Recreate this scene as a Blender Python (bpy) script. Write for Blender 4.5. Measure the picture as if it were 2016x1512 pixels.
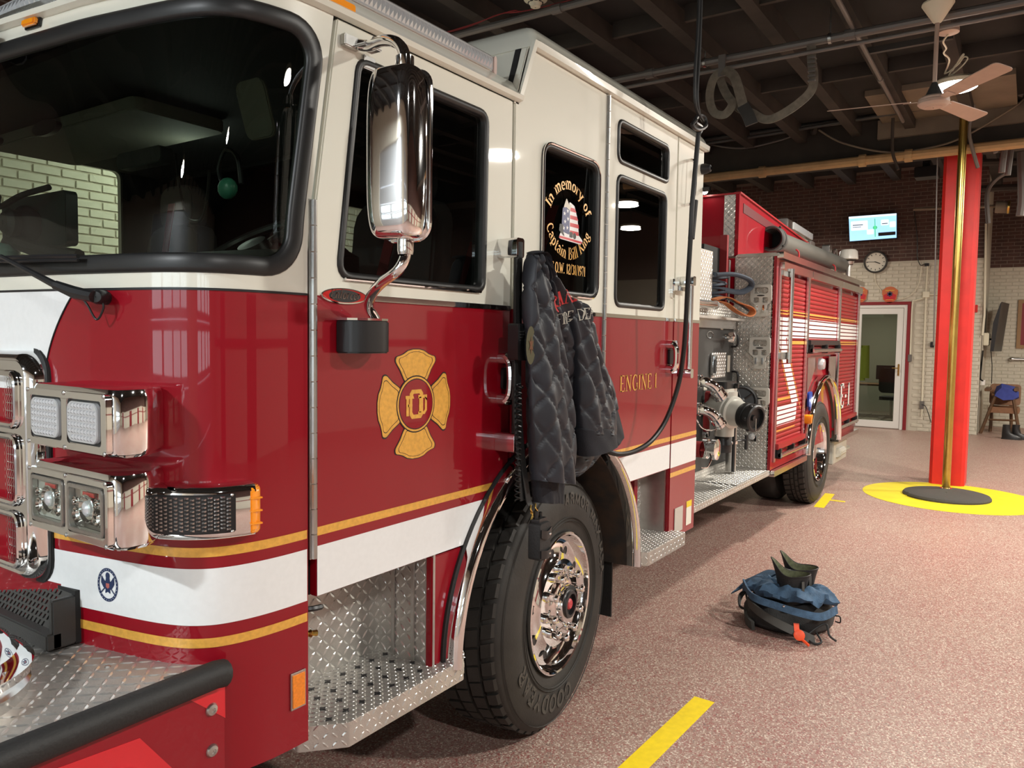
import bpy, bmesh, math, random
from mathutils import Vector, Matrix, geometry
from math import sin, cos, pi, radians, sqrt, atan2
random.seed(7)
for o in list(bpy.data.objects): bpy.data.objects.remove(o)
SC = bpy.context.scene
COL = SC.collection
V = Vector

# ---------------------------------------------------------------- camera
cd = bpy.data.cameras.new('camera'); cam = bpy.data.objects.new('camera', cd); COL.objects.link(cam)
cd.sensor_width = 36; cd.lens = 1510/2016*36; cd.clip_start = .02; cd.clip_end = 100
rr = [(0.55961995, -0.82862673, 0.01425672), (-0.04165891, -0.04530732, -0.99810409), (0.82770166, 0.55796505, -0.05987457)]
mw = Matrix.Identity(4)
for i in range(3):
    mw[i][0] = rr[0][i]; mw[i][1] = -rr[1][i]; mw[i][2] = -rr[2][i]
mw[0][3], mw[1][3], mw[2][3] = 0, -1.6865, 1.6789
cam.matrix_world = mw
SC.camera = cam
# ---------------------------------------------------------------- world, lights, exposure
w = bpy.data.worlds.new('world'); SC.world = w; w.use_nodes = True
w.node_tree.nodes['Background'].inputs[0].default_value = (.78, .88, 1, 1)
w.node_tree.nodes['Background'].inputs[1].default_value = 5.0
SC.view_settings.view_transform = 'Standard'; SC.view_settings.look = 'None'
SC.view_settings.gamma = 1; SC.view_settings.use_curve_mapping = False
SC.view_settings.exposure = 0.2
# ceiling lamps, several of them unseen and added for their light: (x, y, z, power, colour, radius)
LAMPS = [(7.6, -1.06, 3.88, 120, (1, .93, .82), .17), (7.8, -3.95, 3.95, 215, (1, .945, .86), .2), (11.7, -4.1, 3.95, 210, (1, .93, .82), .2),
         (3.4, -4.1, 3.95, 190, (1, .96, .88), .15), (-.6, -3.9, 3.95, 120, (1, .98, .95), .12), (-2.9, .6, 3.95, 210, (.92, .97, 1), .12),
         (14.2, -5.2, 3.95, 220, (1, .91, .78), .2), (4.5, 3.9, 3.95, 110, (1, .96, .88), .2), (14.5, 2.6, 3.95, 70, (1, .91, .78), .2)]
LAMPTXT = ['round lit ceiling lamp hanging from white wire beside the fan', 'round ceiling lamp mirrored in the cream cab side', 'round ceiling lamp mirrored in the crew door window',
    'added unseen ceiling lamp over the walkway beside the front wheel', 'round ceiling lamp over the walkway ahead of the bumper', 'added unseen ceiling lamp close to the bay door, lighting the cab front',
    'added unseen ceiling lamp beyond the girder, lighting the rear area', 'added unseen ceiling lamp between the engine and the white left wall', 'added unseen ceiling lamp behind the rear of the engine']
for (x, y, z, p, c, r) in LAMPS:
    l = bpy.data.lights.new('lamp_light', 'AREA'); l.shape = 'DISK'; l.size = r*2; l.energy = p; l.color = c
    o = bpy.data.objects.new('lamp_light', l); o.location = (x, y, z-.056); COL.objects.link(o)

# ---------------------------------------------------------------- materials
def nt(m): return m.node_tree.nodes, m.node_tree.links
def mat(name, col, rough=.5, metal=0, coat=0, noise=0, nscale=20, bump=0, bscale=60, col2=None, spec=.5, sheen=0):
    m = bpy.data.materials.new(name); m.use_nodes = True; N, L = nt(m); b = N['Principled BSDF']
    b.inputs['Base Color'].default_value = (*col, 1); b.inputs['Roughness'].default_value = rough; b.inputs['Metallic'].default_value = metal
    b.inputs['Coat Weight'].default_value = coat; b.inputs['Coat Roughness'].default_value = .03; b.inputs['Specular IOR Level'].default_value = spec
    if sheen: b.inputs['Sheen Weight'].default_value = sheen
    tc = N.new('ShaderNodeTexCoord')
    if noise or col2:
        n = N.new('ShaderNodeTexNoise'); n.inputs['Scale'].default_value = nscale; n.inputs['Detail'].default_value = 4; L.new(tc.outputs['Object'], n.inputs['Vector'])
        r = N.new('ShaderNodeValToRGB'); r.color_ramp.elements[0].position = .35; r.color_ramp.elements[1].position = .65
        c2 = col2 or tuple(c*(1-noise) for c in col)
        r.color_ramp.elements[0].color = (*c2, 1); r.color_ramp.elements[1].color = (*col, 1)
        L.new(n.outputs['Fac'], r.inputs[0]); L.new(r.outputs[0], b.inputs['Base Color'])
    if bump:
        n2 = N.new('ShaderNodeTexNoise'); n2.inputs['Scale'].default_value = bscale; n2.inputs['Detail'].default_value = 3; L.new(tc.outputs['Object'], n2.inputs['Vector'])
        bp = N.new('ShaderNodeBump'); bp.inputs['Strength'].default_value = bump; bp.inputs['Distance'].default_value = .01
        L.new(n2.outputs['Fac'], bp.inputs['Height']); L.new(bp.outputs[0], b.inputs['Normal'])
    return m
def emis(name, col, s):
    m = bpy.data.materials.new(name); m.use_nodes = True; N, L = nt(m); b = N['Principled BSDF']
    b.inputs['Base Color'].default_value = (*col, 1); b.inputs['Emission Color'].default_value = (*col, 1); b.inputs['Emission Strength'].default_value = s
    return m
def glassmat(name, tint, refl=1.0, rough=.0):
    m = bpy.data.materials.new(name); m.use_nodes = True; N, L = nt(m); N.remove(N['Principled BSDF']); out = N['Material Output']
    t = N.new('ShaderNodeBsdfTransparent'); t.inputs[0].default_value = (*tint, 1)
    g = N.new('ShaderNodeBsdfGlossy'); g.inputs['Roughness'].default_value = rough; g.inputs[0].default_value = (refl, refl, refl, 1)
    f = N.new('ShaderNodeFresnel'); ge = N.new('ShaderNodeNewGeometry'); mr = N.new('ShaderNodeMapRange'); mr.inputs[3].default_value = 1.45; mr.inputs[4].default_value = 1/1.45; L.new(ge.outputs['Backfacing'], mr.inputs[0]); L.new(mr.outputs[0], f.inputs[0])
    mx = N.new('ShaderNodeMixShader'); L.new(f.outputs[0], mx.inputs[0]); L.new(t.outputs[0], mx.inputs[1]); L.new(g.outputs[0], mx.inputs[2]); L.new(mx.outputs[0], out.inputs[0])
    return m
RED = mat('red_paint', (.255, .001, .009), .5, 0, .8, spec=.15)
RED2 = mat('red_shutter', (.30, .009, .012), .42, 0, .25)
REDW = mat('red_wall_paint', (.62, .018, .014), .5, noise=.12, nscale=6, bump=.08, bscale=25)
WHITE = mat('cream_paint', (.74, .735, .64), .3, 0, 1)
STRIPE = mat('white_vinyl', (.80, .82, .82), .35, 0, .2, noise=.03, nscale=60)
GOLD = mat('gold_vinyl', (.80, .42, .07), .35, .1, .3, noise=.18, nscale=70)
ORNG = mat('orange_vinyl', (.9, .33, .02), .35, 0, .2)
BLACKLN = mat('black_line', (.01, .01, .012), .4)
CHROME = mat('chrome', (.86, .86, .86), .045, 1)
ALU = mat('polished_aluminium', (.80, .79, .77), .2, 1, noise=.08, nscale=12)
DPL = mat('tread_plate_aluminium', (.60, .58, .54), .45, .8, noise=.2, nscale=9, bump=.12, bscale=180)
DLG = mat('tread_lug_aluminium', (.80, .78, .74), .3, .85)
BRUSH = mat('brushed_steel', (.55, .54, .52), .33, 1, noise=.1, nscale=30)
SATIN = mat('satin_grey_casting', (.56, .55, .50), .38, .35, bump=.06, bscale=100)
RUB = mat('black_rubber', (.014, .014, .014), .62, bump=.15, bscale=120)
TYRE = mat('tyre_rubber', (.030, .027, .023), .68, noise=.35, nscale=7, bump=.1, bscale=90)
TYRED = mat('tyre_letter_rubber', (.052, .047, .04), .6)
PLAST = mat('black_plastic', (.012, .012, .013), .38)
DARK = mat('dark_interior', (.012, .012, .012), .8)
DGREY = mat('dark_grey_panel', (.045, .045, .043), .5, bump=.1, bscale=200)
GREYF = mat('grey_seat_fabric', (.05, .05, .05), .85)
FRAMEBLK = mat('window_rubber', (.012, .012, .012), .42)
GLS = glassmat('tinted_glass', (.42, .48, .42))
GLD = glassmat('dark_tinted_glass', (.30, .33, .31), 1)
GLC = glassmat('clear_glass', (.86, .9, .87))
LENS = mat('clear_lens', (.62, .64, .66), .08, .35, 1)
AMBER = mat('amber_lens', (.95, .32, .01), .2, 0, 1)
AMBERR = mat('amber_reflector', (.9, .25, .01), .3, 0, .6, noise=.2, nscale=150)
REDL = mat('red_glass', (.5, .02, .02), .15, 0, 1)
NAVY = mat('navy_nylon', (.013, .0145, .021), .48, sheen=.06, bump=.05, bscale=300)
NAVYD = mat('navy_knit', (.008, .009, .014), .8, bump=.2, bscale=350)
DENIM = mat('blue_canvas', (.055, .115, .20), .8, noise=.35, nscale=25, bump=.3, bscale=160)
BAGM = mat('black_bag_nylon', (.022, .022, .022), .7, bump=.3, bscale=150)
BAGG = mat('grey_webbing', (.07, .068, .062), .75)
OLIVE = mat('olive_lining', (.12, .13, .07), .85, noise=.4, nscale=40)
ORANGE = mat('orange_rubber', (.9, .09, .02), .45)
LEATH = mat('orange_webbing', (.42, .13, .035), .7)
BRASS = mat('brass', (.70, .48, .13), .27, 1, noise=.15, nscale=10)
YEL = mat('yellow_floor_paint', (.72, .60, .015), .5, noise=.12, nscale=4)
YTAPE = mat('yellow_tape', (.85, .62, .01), .4, noise=.1, nscale=30)
MATM = mat('grey_rubber_mat', (.045, .043, .038), .8, bump=.3, bscale=60)
CEIL = mat('dark_painted_slab', (.020, .019, .018), .9, noise=.5, nscale=2)
BEAM = mat('dark_brown_joist', (.042, .034, .028), .85, noise=.45, nscale=3)
GIRD = mat('dark_plaster', (.045, .038, .03), .9, noise=.5, nscale=2.2)  # dark plaster with random tone
PTAN = mat('pale_tan', (.20, .16, .115), .85, noise=.25, nscale=3)  # on the ceiling slabs its paleness stands for light on a beam
YPIPE = mat('tan_pipe_wrap', (.50, .33, .16), .7, noise=.15, nscale=8)
GPIPE = mat('grey_conduit', (.16, .15, .14), .5, .3)
FANM = mat('fan_enamel', (.50, .38, .31), .5)
FANB = mat('fan_blade_enamel', (.52, .37, .29), .5, noise=.12, nscale=8)
BRKW = mat('white_painted_brick', (.60, .56, .46), .55, noise=.10, nscale=14, bump=.25, bscale=40)
BRKB = mat('brown_brick', (.095, .045, .035), .8, col2=(.06, .03, .024), nscale=5, bump=.3, bscale=60)
MORW = mat('white_painted_mortar', (.50, .465, .38), .8)
MORB = mat('grey_mortar', (.20, .155, .13), .9)
CMUW = mat('bright_white_brick', (.74, .73, .63), .5, noise=.06, nscale=10, bump=.15, bscale=40)
UPVC = mat('white_door_plastic', (.72, .71, .68), .35)
DKRED = mat('dark_red_frame', (.22, .012, .018), .45)
WOOD = mat('brown_wood', (.13, .062, .025), .45, noise=.4, nscale=14)
LEA = mat('tan_leather', (.24, .11, .05), .5, noise=.2, nscale=20)
BLUEC = mat('blue_cloth', (.045, .065, .30), .85, noise=.2, nscale=14)
CORD = mat('black_cord', (.012, .012, .012), .4)
STRAPM = mat('grey_tan_strap', (.21, .19, .15), .85, noise=.3, nscale=20)
CREAMP = mat('cream_plastic', (.70, .66, .52), .45)
GARW = mat('garage_door_white', (.42, .43, .43), .5)
PALE = mat('pale_card', (.75, .72, .62), .6)
NAVYINK = mat('navy_ink', (.015, .03, .09), .45)
HOSEB = mat('blue_grey_hose', (.05, .065, .09), .85, bump=.2, bscale=200)
SEATR = mat('red_belt', (.22, .01, .012), .7)
SCREEN = emis('lit_screen', (.32, .60, .92), 1.25)
SCREENW = emis('lit_screen_pale', (.72, .86, 1), 1.1)
SCREENG = emis('lit_screen_green', (.1, .5, .25), 1)
LAMPM = emis('lamp_diffuser', (1, .95, .85), 26)
SKINP = mat('flag_red', (.55, .02, .03), .4); FLBLUE = mat('flag_blue', (.02, .03, .14), .4); FLW = mat('flag_white', (.8, .8, .8), .4)
HIVIS = mat('hi_vis_yellow', (.26, .33, .04), .8)
def floor_mat():
    m = bpy.data.materials.new('epoxy_flake_floor'); m.use_nodes = True; N, L = nt(m); b = N['Principled BSDF']; tc = N.new('ShaderNodeTexCoord')
    n = N.new('ShaderNodeTexNoise'); n.inputs['Scale'].default_value = 1.1; n.inputs['Detail'].default_value = 3; L.new(tc.outputs['Object'], n.inputs[0])
    r = N.new('ShaderNodeValToRGB'); r.color_ramp.elements[0].position = .35; r.color_ramp.elements[0].color = (.31, .165, .14, 1); r.color_ramp.elements[1].position = .65; r.color_ramp.elements[1].color = (.34, .225, .18, 1); L.new(n.outputs[0], r.inputs[0])
    v = N.new('ShaderNodeTexVoronoi'); v.inputs['Scale'].default_value = 170; L.new(tc.outputs['Object'], v.inputs[0])
    sr = N.new('ShaderNodeSeparateColor'); L.new(v.outputs['Color'], sr.inputs[0])
    r2 = N.new('ShaderNodeValToRGB'); cr = r2.color_ramp; cr.interpolation = 'CONSTANT'
    cr.elements[0].position = 0; cr.elements[0].color = (.24, .03, .035, 1); cr.elements[1].position = .15; cr.elements[1].color = (.31, .21, .17, 1)
    for p, c in ((.62, (.60, .50, .42, 1)), (.76, (.34, .21, .17, 1)), (.90, (.78, .70, .58, 1)), (.96, (.10, .07, .07, 1))):
        e = cr.elements.new(p); e.color = c
    L.new(sr.outputs[0], r2.inputs[0])
    mx = N.new('ShaderNodeMix'); mx.data_type = 'RGBA'; mx.inputs[0].default_value = .62; L.new(r.outputs[0], mx.inputs[6]); L.new(r2.outputs[0], mx.inputs[7])
    L.new(mx.outputs[2], b.inputs['Base Color']); b.inputs['Roughness'].default_value = .42
    n3 = N.new('ShaderNodeTexNoise'); n3.inputs['Scale'].default_value = 160; L.new(tc.outputs['Object'], n3.inputs[0])
    bp = N.new('ShaderNodeBump'); bp.inputs['Strength'].default_value = .25; bp.inputs['Distance'].default_value = .003; L.new(n3.outputs[0], bp.inputs['Height']); L.new(bp.outputs[0], b.inputs['Normal'])
    return m
FLOORM = floor_mat()

# ---------------------------------------------------------------- mesh helpers
ORG = {}
def tag(o, label=None, cat=None, group=None, kind=None):
    if label: o['label'] = label
    if cat: o['category'] = cat
    if group: o['group'] = group
    if kind: o['kind'] = kind
    return o
def empty(name, loc, label=None, cat=None, group=None):
    o = bpy.data.objects.new(name, None); COL.objects.link(o); o.location = loc; o.empty_display_size = .1
    ORG[o.name] = V(loc); return tag(o, label, cat, group)
def link(name, me, parent=None, loc=None):
    o = bpy.data.objects.new(name, me); COL.objects.link(o)
    if parent: o.parent = parent; ORG[o.name] = ORG[parent.name]
    else: ORG[o.name] = V(loc or (0, 0, 0)); o.location = ORG[o.name]
    return o
def SIDE(y): return lambda u, v, w: V((u, y-w, v))
def FACE(x): return lambda u, v, w: V((x-w, -u, v))          # faces the front (-X); u runs towards -y
def TOP(z): return lambda u, v, w: V((u, v, z+w))
IDN = lambda u, v, w: V((u, v, w))
class MB:
    def __init__(s): s.v = []; s.f = []; s.m = []; s.cur = 0; s.sm = []; s.smooth = False
    def add(s, vs, fs):
        b = len(s.v); s.v += [V(p) for p in vs]
        for f in fs: s.f.append([b+i for i in f]); s.m.append(s.cur); s.sm.append(s.smooth)
        return s
    def box(s, a, b, fr=IDN):
        (x0, y0, z0), (x1, y1, z1) = a, b
        P = [fr(x, y, z) for z in (z0, z1) for y in (y0, y1) for x in (x0, x1)]
        return s.add(P, [(0, 2, 3, 1), (4, 5, 7, 6), (0, 1, 5, 4), (2, 6, 7, 3), (0, 4, 6, 2), (1, 3, 7, 5)])
    def rbox(s, a, b, r, fr=IDN, n=3):
        "box with corners rounded in its u-v outline"
        (x0, y0, z0), (x1, y1, z1) = a, b
        return s.plate([rrect(x0, y0, x1, y1, r, n)], z0, z1, fr)
    def plate(s, loops, w0, w1, fr=IDN, chamf=0):
        lp = [[V((p[0], p[1], 0)) for p in l] for l in loops]
        tris = geometry.tessellate_polygon(lp); flat = [p for l in lp for p in l]; n = len(flat)
        if w0 is None:
            return s.add([fr(p.x, p.y, w1) for p in flat], [t for t in tris])
        vs = [fr(p.x, p.y, w1) for p in flat]+[fr(p.x, p.y, w0) for p in flat]
        fs = [tuple(t) for t in tris]+[tuple(n+i for i in reversed(t)) for t in tris]
        k = 0
        for l in lp:
            for i in range(len(l)):
                a = k+i; b = k+(i+1) % len(l); fs.append((a, b, n+b, n+a))
            k += len(l)
        return s.add(vs, fs)
    def ring(s, loops, closed=True, cap=False):
        "skin between successive loops of equal length"
        n = len(loops[0]); vs = [p for l in loops for p in l]; fs = []
        for i in range(len(loops)-1):
            for j in range(n if closed else n-1):
                a = i*n+j; b = i*n+(j+1) % n; fs.append((a, b, b+n, a+n))
        if cap: fs.append(tuple(range(n-1, -1, -1))); fs.append(tuple((len(loops)-1)*n+j for j in range(n)))
        return s.add(vs, fs)
    def tube(s, pts, r, seg=8, closed=False, cap=True, flat=1, up=None):
        pts = [V(p) for p in pts]; n = len(pts); L = []
        rs = r if isinstance(r, (list, tuple)) else [r]*n
        prev = None
        for i, p in enumerate(pts):
            if closed: t = (pts[(i+1) % n]-pts[i-1])
            else: t = (pts[min(i+1, n-1)]-pts[max(i-1, 0)])
            t.normalize()
            if prev is None:
                a = V(up) if up else (V((0, 0, 1)) if abs(t.z) < .9 else V((1, 0, 0)))
                x = t.cross(a).normalized()
            else: x = (prev-t*prev.dot(t)).normalized()
            prev = x; y = t.cross(x)
            L.append([p+(x*cos(2*pi*k/seg)*rs[i]+y*sin(2*pi*k/seg)*rs[i]*flat) for k in range(seg)])
        if closed: L.append(L[0])
        return s.ring(L, True, cap and not closed)
    def lathe(s, prof, axis, org, seg=32, cap=False, a0=0, a1=2*pi):
        "prof: (radius, height along axis)"
        ax = V(axis).normalized(); q = V((0, 0, 1)) if abs(ax.z) < .9 else V((1, 0, 0)); x = ax.cross(q).normalized(); y = ax.cross(x); o = V(org)
        full = abs(a1-a0-2*pi) < 1e-6; n = seg if full else seg+1
        L = [[o+ax*h+(x*cos(a0+(a1-a0)*k/seg)+y*sin(a0+(a1-a0)*k/seg))*r for k in range(n)] for r, h in prof]
        return s.ring(L, full, cap)
    def sphere(s, c, r, seg=12, sc=(1, 1, 1)):
        c = V(c); n = seg//2
        L = [[c+V((r*sc[0]*sin(pi*(i+.001)/n)*cos(2*pi*k/seg), r*sc[1]*sin(pi*(i+.001)/n)*sin(2*pi*k/seg), r*sc[2]*cos(pi*(i+.001)/n))) for k in range(seg)] for i in range(n)]
        L.append([c+V((r*sc[0]*.001*cos(2*pi*k/seg), r*sc[1]*.001*sin(2*pi*k/seg), -r*sc[2])) for k in range(seg)])
        return s.ring(L)
    def build(s, name, mats, parent=None, bevel=0, smooth=None, seg=2, loc=None, recalc=True, ang=35):
        if not isinstance(mats, (list, tuple)): mats = [mats]
        og = ORG[parent.name] if parent else V(loc or (0, 0, 0))
        me = bpy.data.meshes.new(name); me.from_pydata([p-og for p in s.v], [], s.f)
        for m in mats: me.materials.append(m)
        if any(s.m): me.polygons.foreach_set('material_index', s.m)
        if recalc or bevel:
            bm = bmesh.new(); bm.from_mesh(me)
            if bevel: bmesh.ops.remove_doubles(bm, verts=bm.verts, dist=1e-5)
            bmesh.ops.recalc_face_normals(bm, faces=bm.faces)
            if bevel:
                ed = [e for e in bm.edges if len(e.link_faces) == 2 and e.calc_face_angle(0) > radians(30)]
                bmesh.ops.bevel(bm, geom=ed, offset=bevel, segments=seg, affect='EDGES', clamp_overlap=True)
            bm.to_mesh(me); bm.free()
        if smooth or (smooth is None):
            me.polygons.foreach_set('use_smooth', [True]*len(me.polygons))
            try: me.set_sharp_from_angle(angle=radians(ang))
            except Exception: pass
        me.update()
        return link(name, me, parent, loc)
def rrect(x0, y0, x1, y1, r, n=4):
    P = []
    for cx, cy, a in ((x1-r, y1-r, 0), (x0+r, y1-r, 90), (x0+r, y0+r, 180), (x1-r, y0+r, 270)):
        for k in range(n+1):
            t = radians(a+90*k/n); P.append((cx+r*cos(t), cy+r*sin(t)))
    return P
def rpoly(pts, r, n=4):
    "round the corners of a polygon"
    out = []; N = len(pts)
    for i in range(N):
        p = V(pts[i][:2]).to_2d() if False else V((pts[i][0], pts[i][1])); a = V(pts[i-1][:2]); b = V(pts[(i+1) % N][:2])
        ri = pts[i][2] if len(pts[i]) > 2 else r
        if ri <= 0: out.append((p.x, p.y)); continue
        da = (a-p); db = (b-p); ang = da.angle(db); d = min(ri/math.tan(ang/2), da.length*.49, db.length*.49)
        p0 = p+da.normalized()*d; p1 = p+db.normalized()*d
        for k in range(n+1):
            t = k/n; q = p0*(1-t)**2+p*2*t*(1-t)+p1*t*t; out.append((q.x, q.y))
    return out
def circ(cx, cy, r, n=24, ry=None): return [(cx+r*cos(2*pi*k/n), cy+(ry or r)*sin(2*pi*k/n)) for k in range(n)]
def spline(P, n=8, closed=False):
    P = [V(p) for p in P]; out = []; N = len(P)
    for i in range(N if closed else N-1):
        if closed: a, b, c, d = P[i-1], P[i], P[(i+1) % N], P[(i+2) % N]
        else: a, b, c, d = P[max(i-1, 0)], P[i], P[i+1], P[min(i+2, N-1)]
        for k in range(n):
            t = k/n; out.append(.5*((2*b)+(c-a)*t+(2*a-5*b+4*c-d)*t*t+(3*b-a-3*c+d)*t**3))
    if not closed: out.append(P[-1])
    return out
def lugs(name, parent, inside, u0, u1, v0, v1, fr, p=.030, h=.0022, ln=.0135, wd=.0035, rot=0, m=None):
    "raised tread-plate lugs, alternating in direction, real geometry"
    vs = []; fs = []; i = 0; v = v0+p*.4
    while v < v1:
        j = 0; u = u0+p*.4
        while u < u1:
            if inside is None or inside(u, v):
                a = (pi/4 if (i+j) % 2 else -pi/4)+rot; c, s = cos(a), sin(a); b = len(vs)
                for du, dv, w_ in ((-ln, 0, 0), (-ln*.35, -wd, 0), (ln*.35, -wd, 0), (ln, 0, 0), (ln*.35, wd, 0), (-ln*.35, wd, 0), (-ln*.55, 0, h), (ln*.55, 0, h)):
                    vs.append(fr(u+du*c-dv*s, v+du*s+dv*c, w_+.0002))
                fs += [(b, b+1, b+6), (b+1, b+2, b+7, b+6), (b+2, b+3, b+7), (b+3, b+4, b+7), (b+4, b+5, b+6, b+7), (b+5, b, b+6)]
            u += p*.72; j += 1
        v += p*.72; i += 1
    q = MB(); q.add(vs, fs); o = q.build(name, m or DLG, parent, smooth=False); o['kind'] = 'stuff'; return o

# ---------------------------------------------------------------- stroke lettering (thick-and-thin with serifs, or block)
def A(cx, cy, rx, ry, a0, a1, n=10): return [(cx+rx*cos(radians(a0+(a1-a0)*k/n)), cy+ry*sin(radians(a0+(a1-a0)*k/n))) for k in range(n+1)]
# glyph: width, strokes: (points, weight, serif-ends) weight 1 thick, 0 thin, 2 = by direction; serif 's' start 'e' end
G = {
 'E': (.62, [([(.12, 0), (.12, 1)], 1, 'se'), ([(.12, .97), (.56, .97)], 0, ''), ([(.12, .5), (.42, .5)], 0, ''), ([(.12, .03), (.58, .03)], 0, ''), ([(.55, .97), (.55, .8)], 0, ''), ([(.57, .03), (.59, .24)], 0, '')]),
 'F': (.58, [([(.12, 0), (.12, 1)], 1, 'se'), ([(.12, .97), (.55, .97)], 0, ''), ([(.12, .5), (.42, .5)], 0, ''), ([(.54, .97), (.54, .78)], 0, '')]),
 'I': (.30, [([(.15, 0), (.15, 1)], 1, 'se')]),
 'N': (.78, [([(.12, 0), (.12, 1)], 0, 'se'), ([(.12, 1), (.66, 0)], 1, ''), ([(.66, 0), (.66, 1)], 0, 'e')]),
 'G': (.74, [(A(.40, .5, .31, .48, 50, 320, 14), 2, ''), ([(.64, .42), (.64, .08)], 1, 's'), ([(.62, .98), (.62, .74)], 0, '')]),
 'C': (.70, [(A(.40, .5, .31, .48, 48, 312, 14), 2, ''), ([(.62, .98), (.62, .74)], 0, '')]),
 'O': (.76, [(A(.38, .5, .31, .48, 0, 360, 20), 2, '')]),
 'R': (.72, [([(.12, 0), (.12, 1)], 1, 'se'), ([(.12, .97), (.32, .97)]+A(.34, .74, .22, .23, 90, -90, 8)+[(.12, .51)], 0, ''), ([(.36, .5), (.64, .02)], 1, '')]),
 'P': (.64, [([(.12, 0), (.12, 1)], 1, 'se'), ([(.12, .97), (.32, .97)]+A(.34, .73, .23, .24, 90, -90, 8)+[(.12, .49)], 0, '')]),
 'D': (.76, [([(.12, 0), (.12, 1)], 1, 'se'), ([(.12, .97), (.30, .97)]+A(.32, .5, .33, .47, 90, -90, 12)+[(.12, .03)], 0, '')]),
 'B': (.68, [([(.12, 0), (.12, 1)], 1, 'se'), ([(.12, .97), (.3, .97)]+A(.32, .75, .2, .22, 90, -90, 8)+[(.12, .53)], 0, ''), ([(.12, .51), (.34, .51)]+A(.34, .27, .24, .24, 90, -90, 8)+[(.12, .03)], 0, '')]),
 'K': (.72, [([(.12, 0), (.12, 1)], 1, 'se'), ([(.12, .4), (.62, .98)], 0, ''), ([(.28, .56), (.66, .02)], 1, '')]),
 'T': (.66, [([(.33, 0), (.33, 1)], 1, 's'), ([(.04, .97), (.62, .97)], 0, ''), ([(.05, .97), (.05, .78)], 0, ''), ([(.61, .97), (.61, .78)], 0, '')]),
 'A': (.74, [([(.08, 0), (.37, 1)], 0, 's'), ([(.37, 1), (.66, 0)], 1, 'e'), ([(.18, .34), (.56, .34)], 0, '')]),
 'M': (.90, [([(.12, 0), (.12, 1)], 0, 'se'), ([(.12, 1), (.45, .1)], 1, ''), ([(.45, .1), (.78, 1)], 0, ''), ([(.78, 1), (.78, 0)], 1, 'se')]),
 'X': (.74, [([(.08, 1), (.66, 0)], 1, 'se'), ([(.66, 1), (.08, 0)], 0, 'se')]),
 'S': (.60, [(A(.3, .74, .2, .23, 30, 260, 10)+A(.3, .27, .22, .25, 80, -150, 10), 1, '')]),
 'Y': (.72, [([(.36, 0), (.36, .5)], 1, 's'), ([(.36, .48), (.08, 1)], 1, 'e'), ([(.36, .48), (.64, 1)], 0, 'e')]),
 'W': (1.0, [([(.06, 1), (.3, 0)], 1, 's'), ([(.3, 0), (.5, .85)], 0, ''), ([(.5, .85), (.7, 0)], 1, ''), ([(.7, 0), (.94, 1)], 0, 'e')]),
 '.': (.26, [([(.13, .0), (.13, .12)], 1, '')]), '-': (.4, [([(.05, .45), (.35, .45)], 0, '')]), '/': (.4, [([(.04, -.05), (.36, 1.05)], 0, '')]),
 '1': (.44, [([(.24, 0), (.24, 1)], 1, 's'), ([(.24, .98), (.08, .84)], 0, '')]),
 '2': (.58, [(A(.28, .72, .2, .25, 160, -30, 10)+[(.06, .05)], 0, ''), ([(.06, .05), (.54, .05)], 1, '')]),
 '3': (.56, [(A(.26, .75, .19, .22, 150, -80, 8)+A(.26, .28, .22, .26, 80, -150, 10), 0, '')]),
 '7': (.54, [([(.05, .95), (.5, .95)], 1, ''), ([(.5, .95), (.22, 0)], 0, '')]),
 '9': (.58, [(A(.29, .7, .21, .27, 0, 360, 14), 2, ''), ([(.50, .7), (.46, .3), (.2, .02)], 0, '')]),
 'n': (.60, [([(.12, 0), (.12, .64)], 1, 'se'), (A(.29, .42, .17, .21, 160, 0, 8)+[(.46, 0)], 1, 'e')]),
 'm': (.90, [([(.12, 0), (.12, .64)], 1, 'se'), (A(.27, .44, .15, .19, 160, 0, 8)+[(.42, 0)], 1, 'e'), (A(.58, .44, .16, .19, 160, 0, 8)+[(.74, 0)], 1, 'e')]),
 'e': (.54, [([(.07, .34), (.46, .34)]+A(.27, .32, .2, .31, 5, 315, 14), 2, '')]),
 'o': (.56, [(A(.28, .32, .2, .31, 0, 360, 16), 2, '')]),
 'r': (.46, [([(.12, 0), (.12, .64)], 1, 'se'), (A(.27, .45, .15, .18, 160, 40, 6), 0, '')]),
 'y': (.58, [([(.06, .64), (.28, .04)], 1, 's'), ([(.50, .64), (.20, -.26), (.08, -.26)], 0, 's')]),
 'f': (.40, [([(.17, 0), (.17, .8)]+A(.31, .82, .14, .17, 180, 60, 6), 1, 's'), ([(.04, .62), (.34, .62)], 0, '')]),
 'a': (.54, [(A(.25, .46, .16, .17, 160, 0, 8)+[(.41, 0)], 1, 'e'), (A(.24, .17, .17, .17, 60, 350, 10), 0, '')]),
 'p': (.60, [([(.12, -.3), (.12, .64)], 1, 'se'), (A(.31, .32, .19, .31, 140, -140, 12), 2, '')]),
 't': (.38, [([(.15, .85), (.15, .12)]+A(.27, .12, .12, .11, 180, 300, 6), 1, ''), ([(.03, .62), (.32, .62)], 0, '')]),
 'i': (.28, [([(.14, 0), (.14, .64)], 1, 'se'), ([(.14, .82), (.14, .94)], 1, '')]),
 'l': (.28, [([(.14, 0), (.14, 1)], 1, 'se')]),
 'g': (.56, [(A(.26, .40, .17, .23, 0, 360, 12), 2, ''), (A(.27, -.1, .2, .17, 130, 470, 12), 0, ''), ([(.38, .56), (.5, .66)], 0, '')]),
 'c': (.50, [(A(.28, .32, .2, .31, 50, 310, 12), 2, '')]),
 ' ': (.34, [])}
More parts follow.
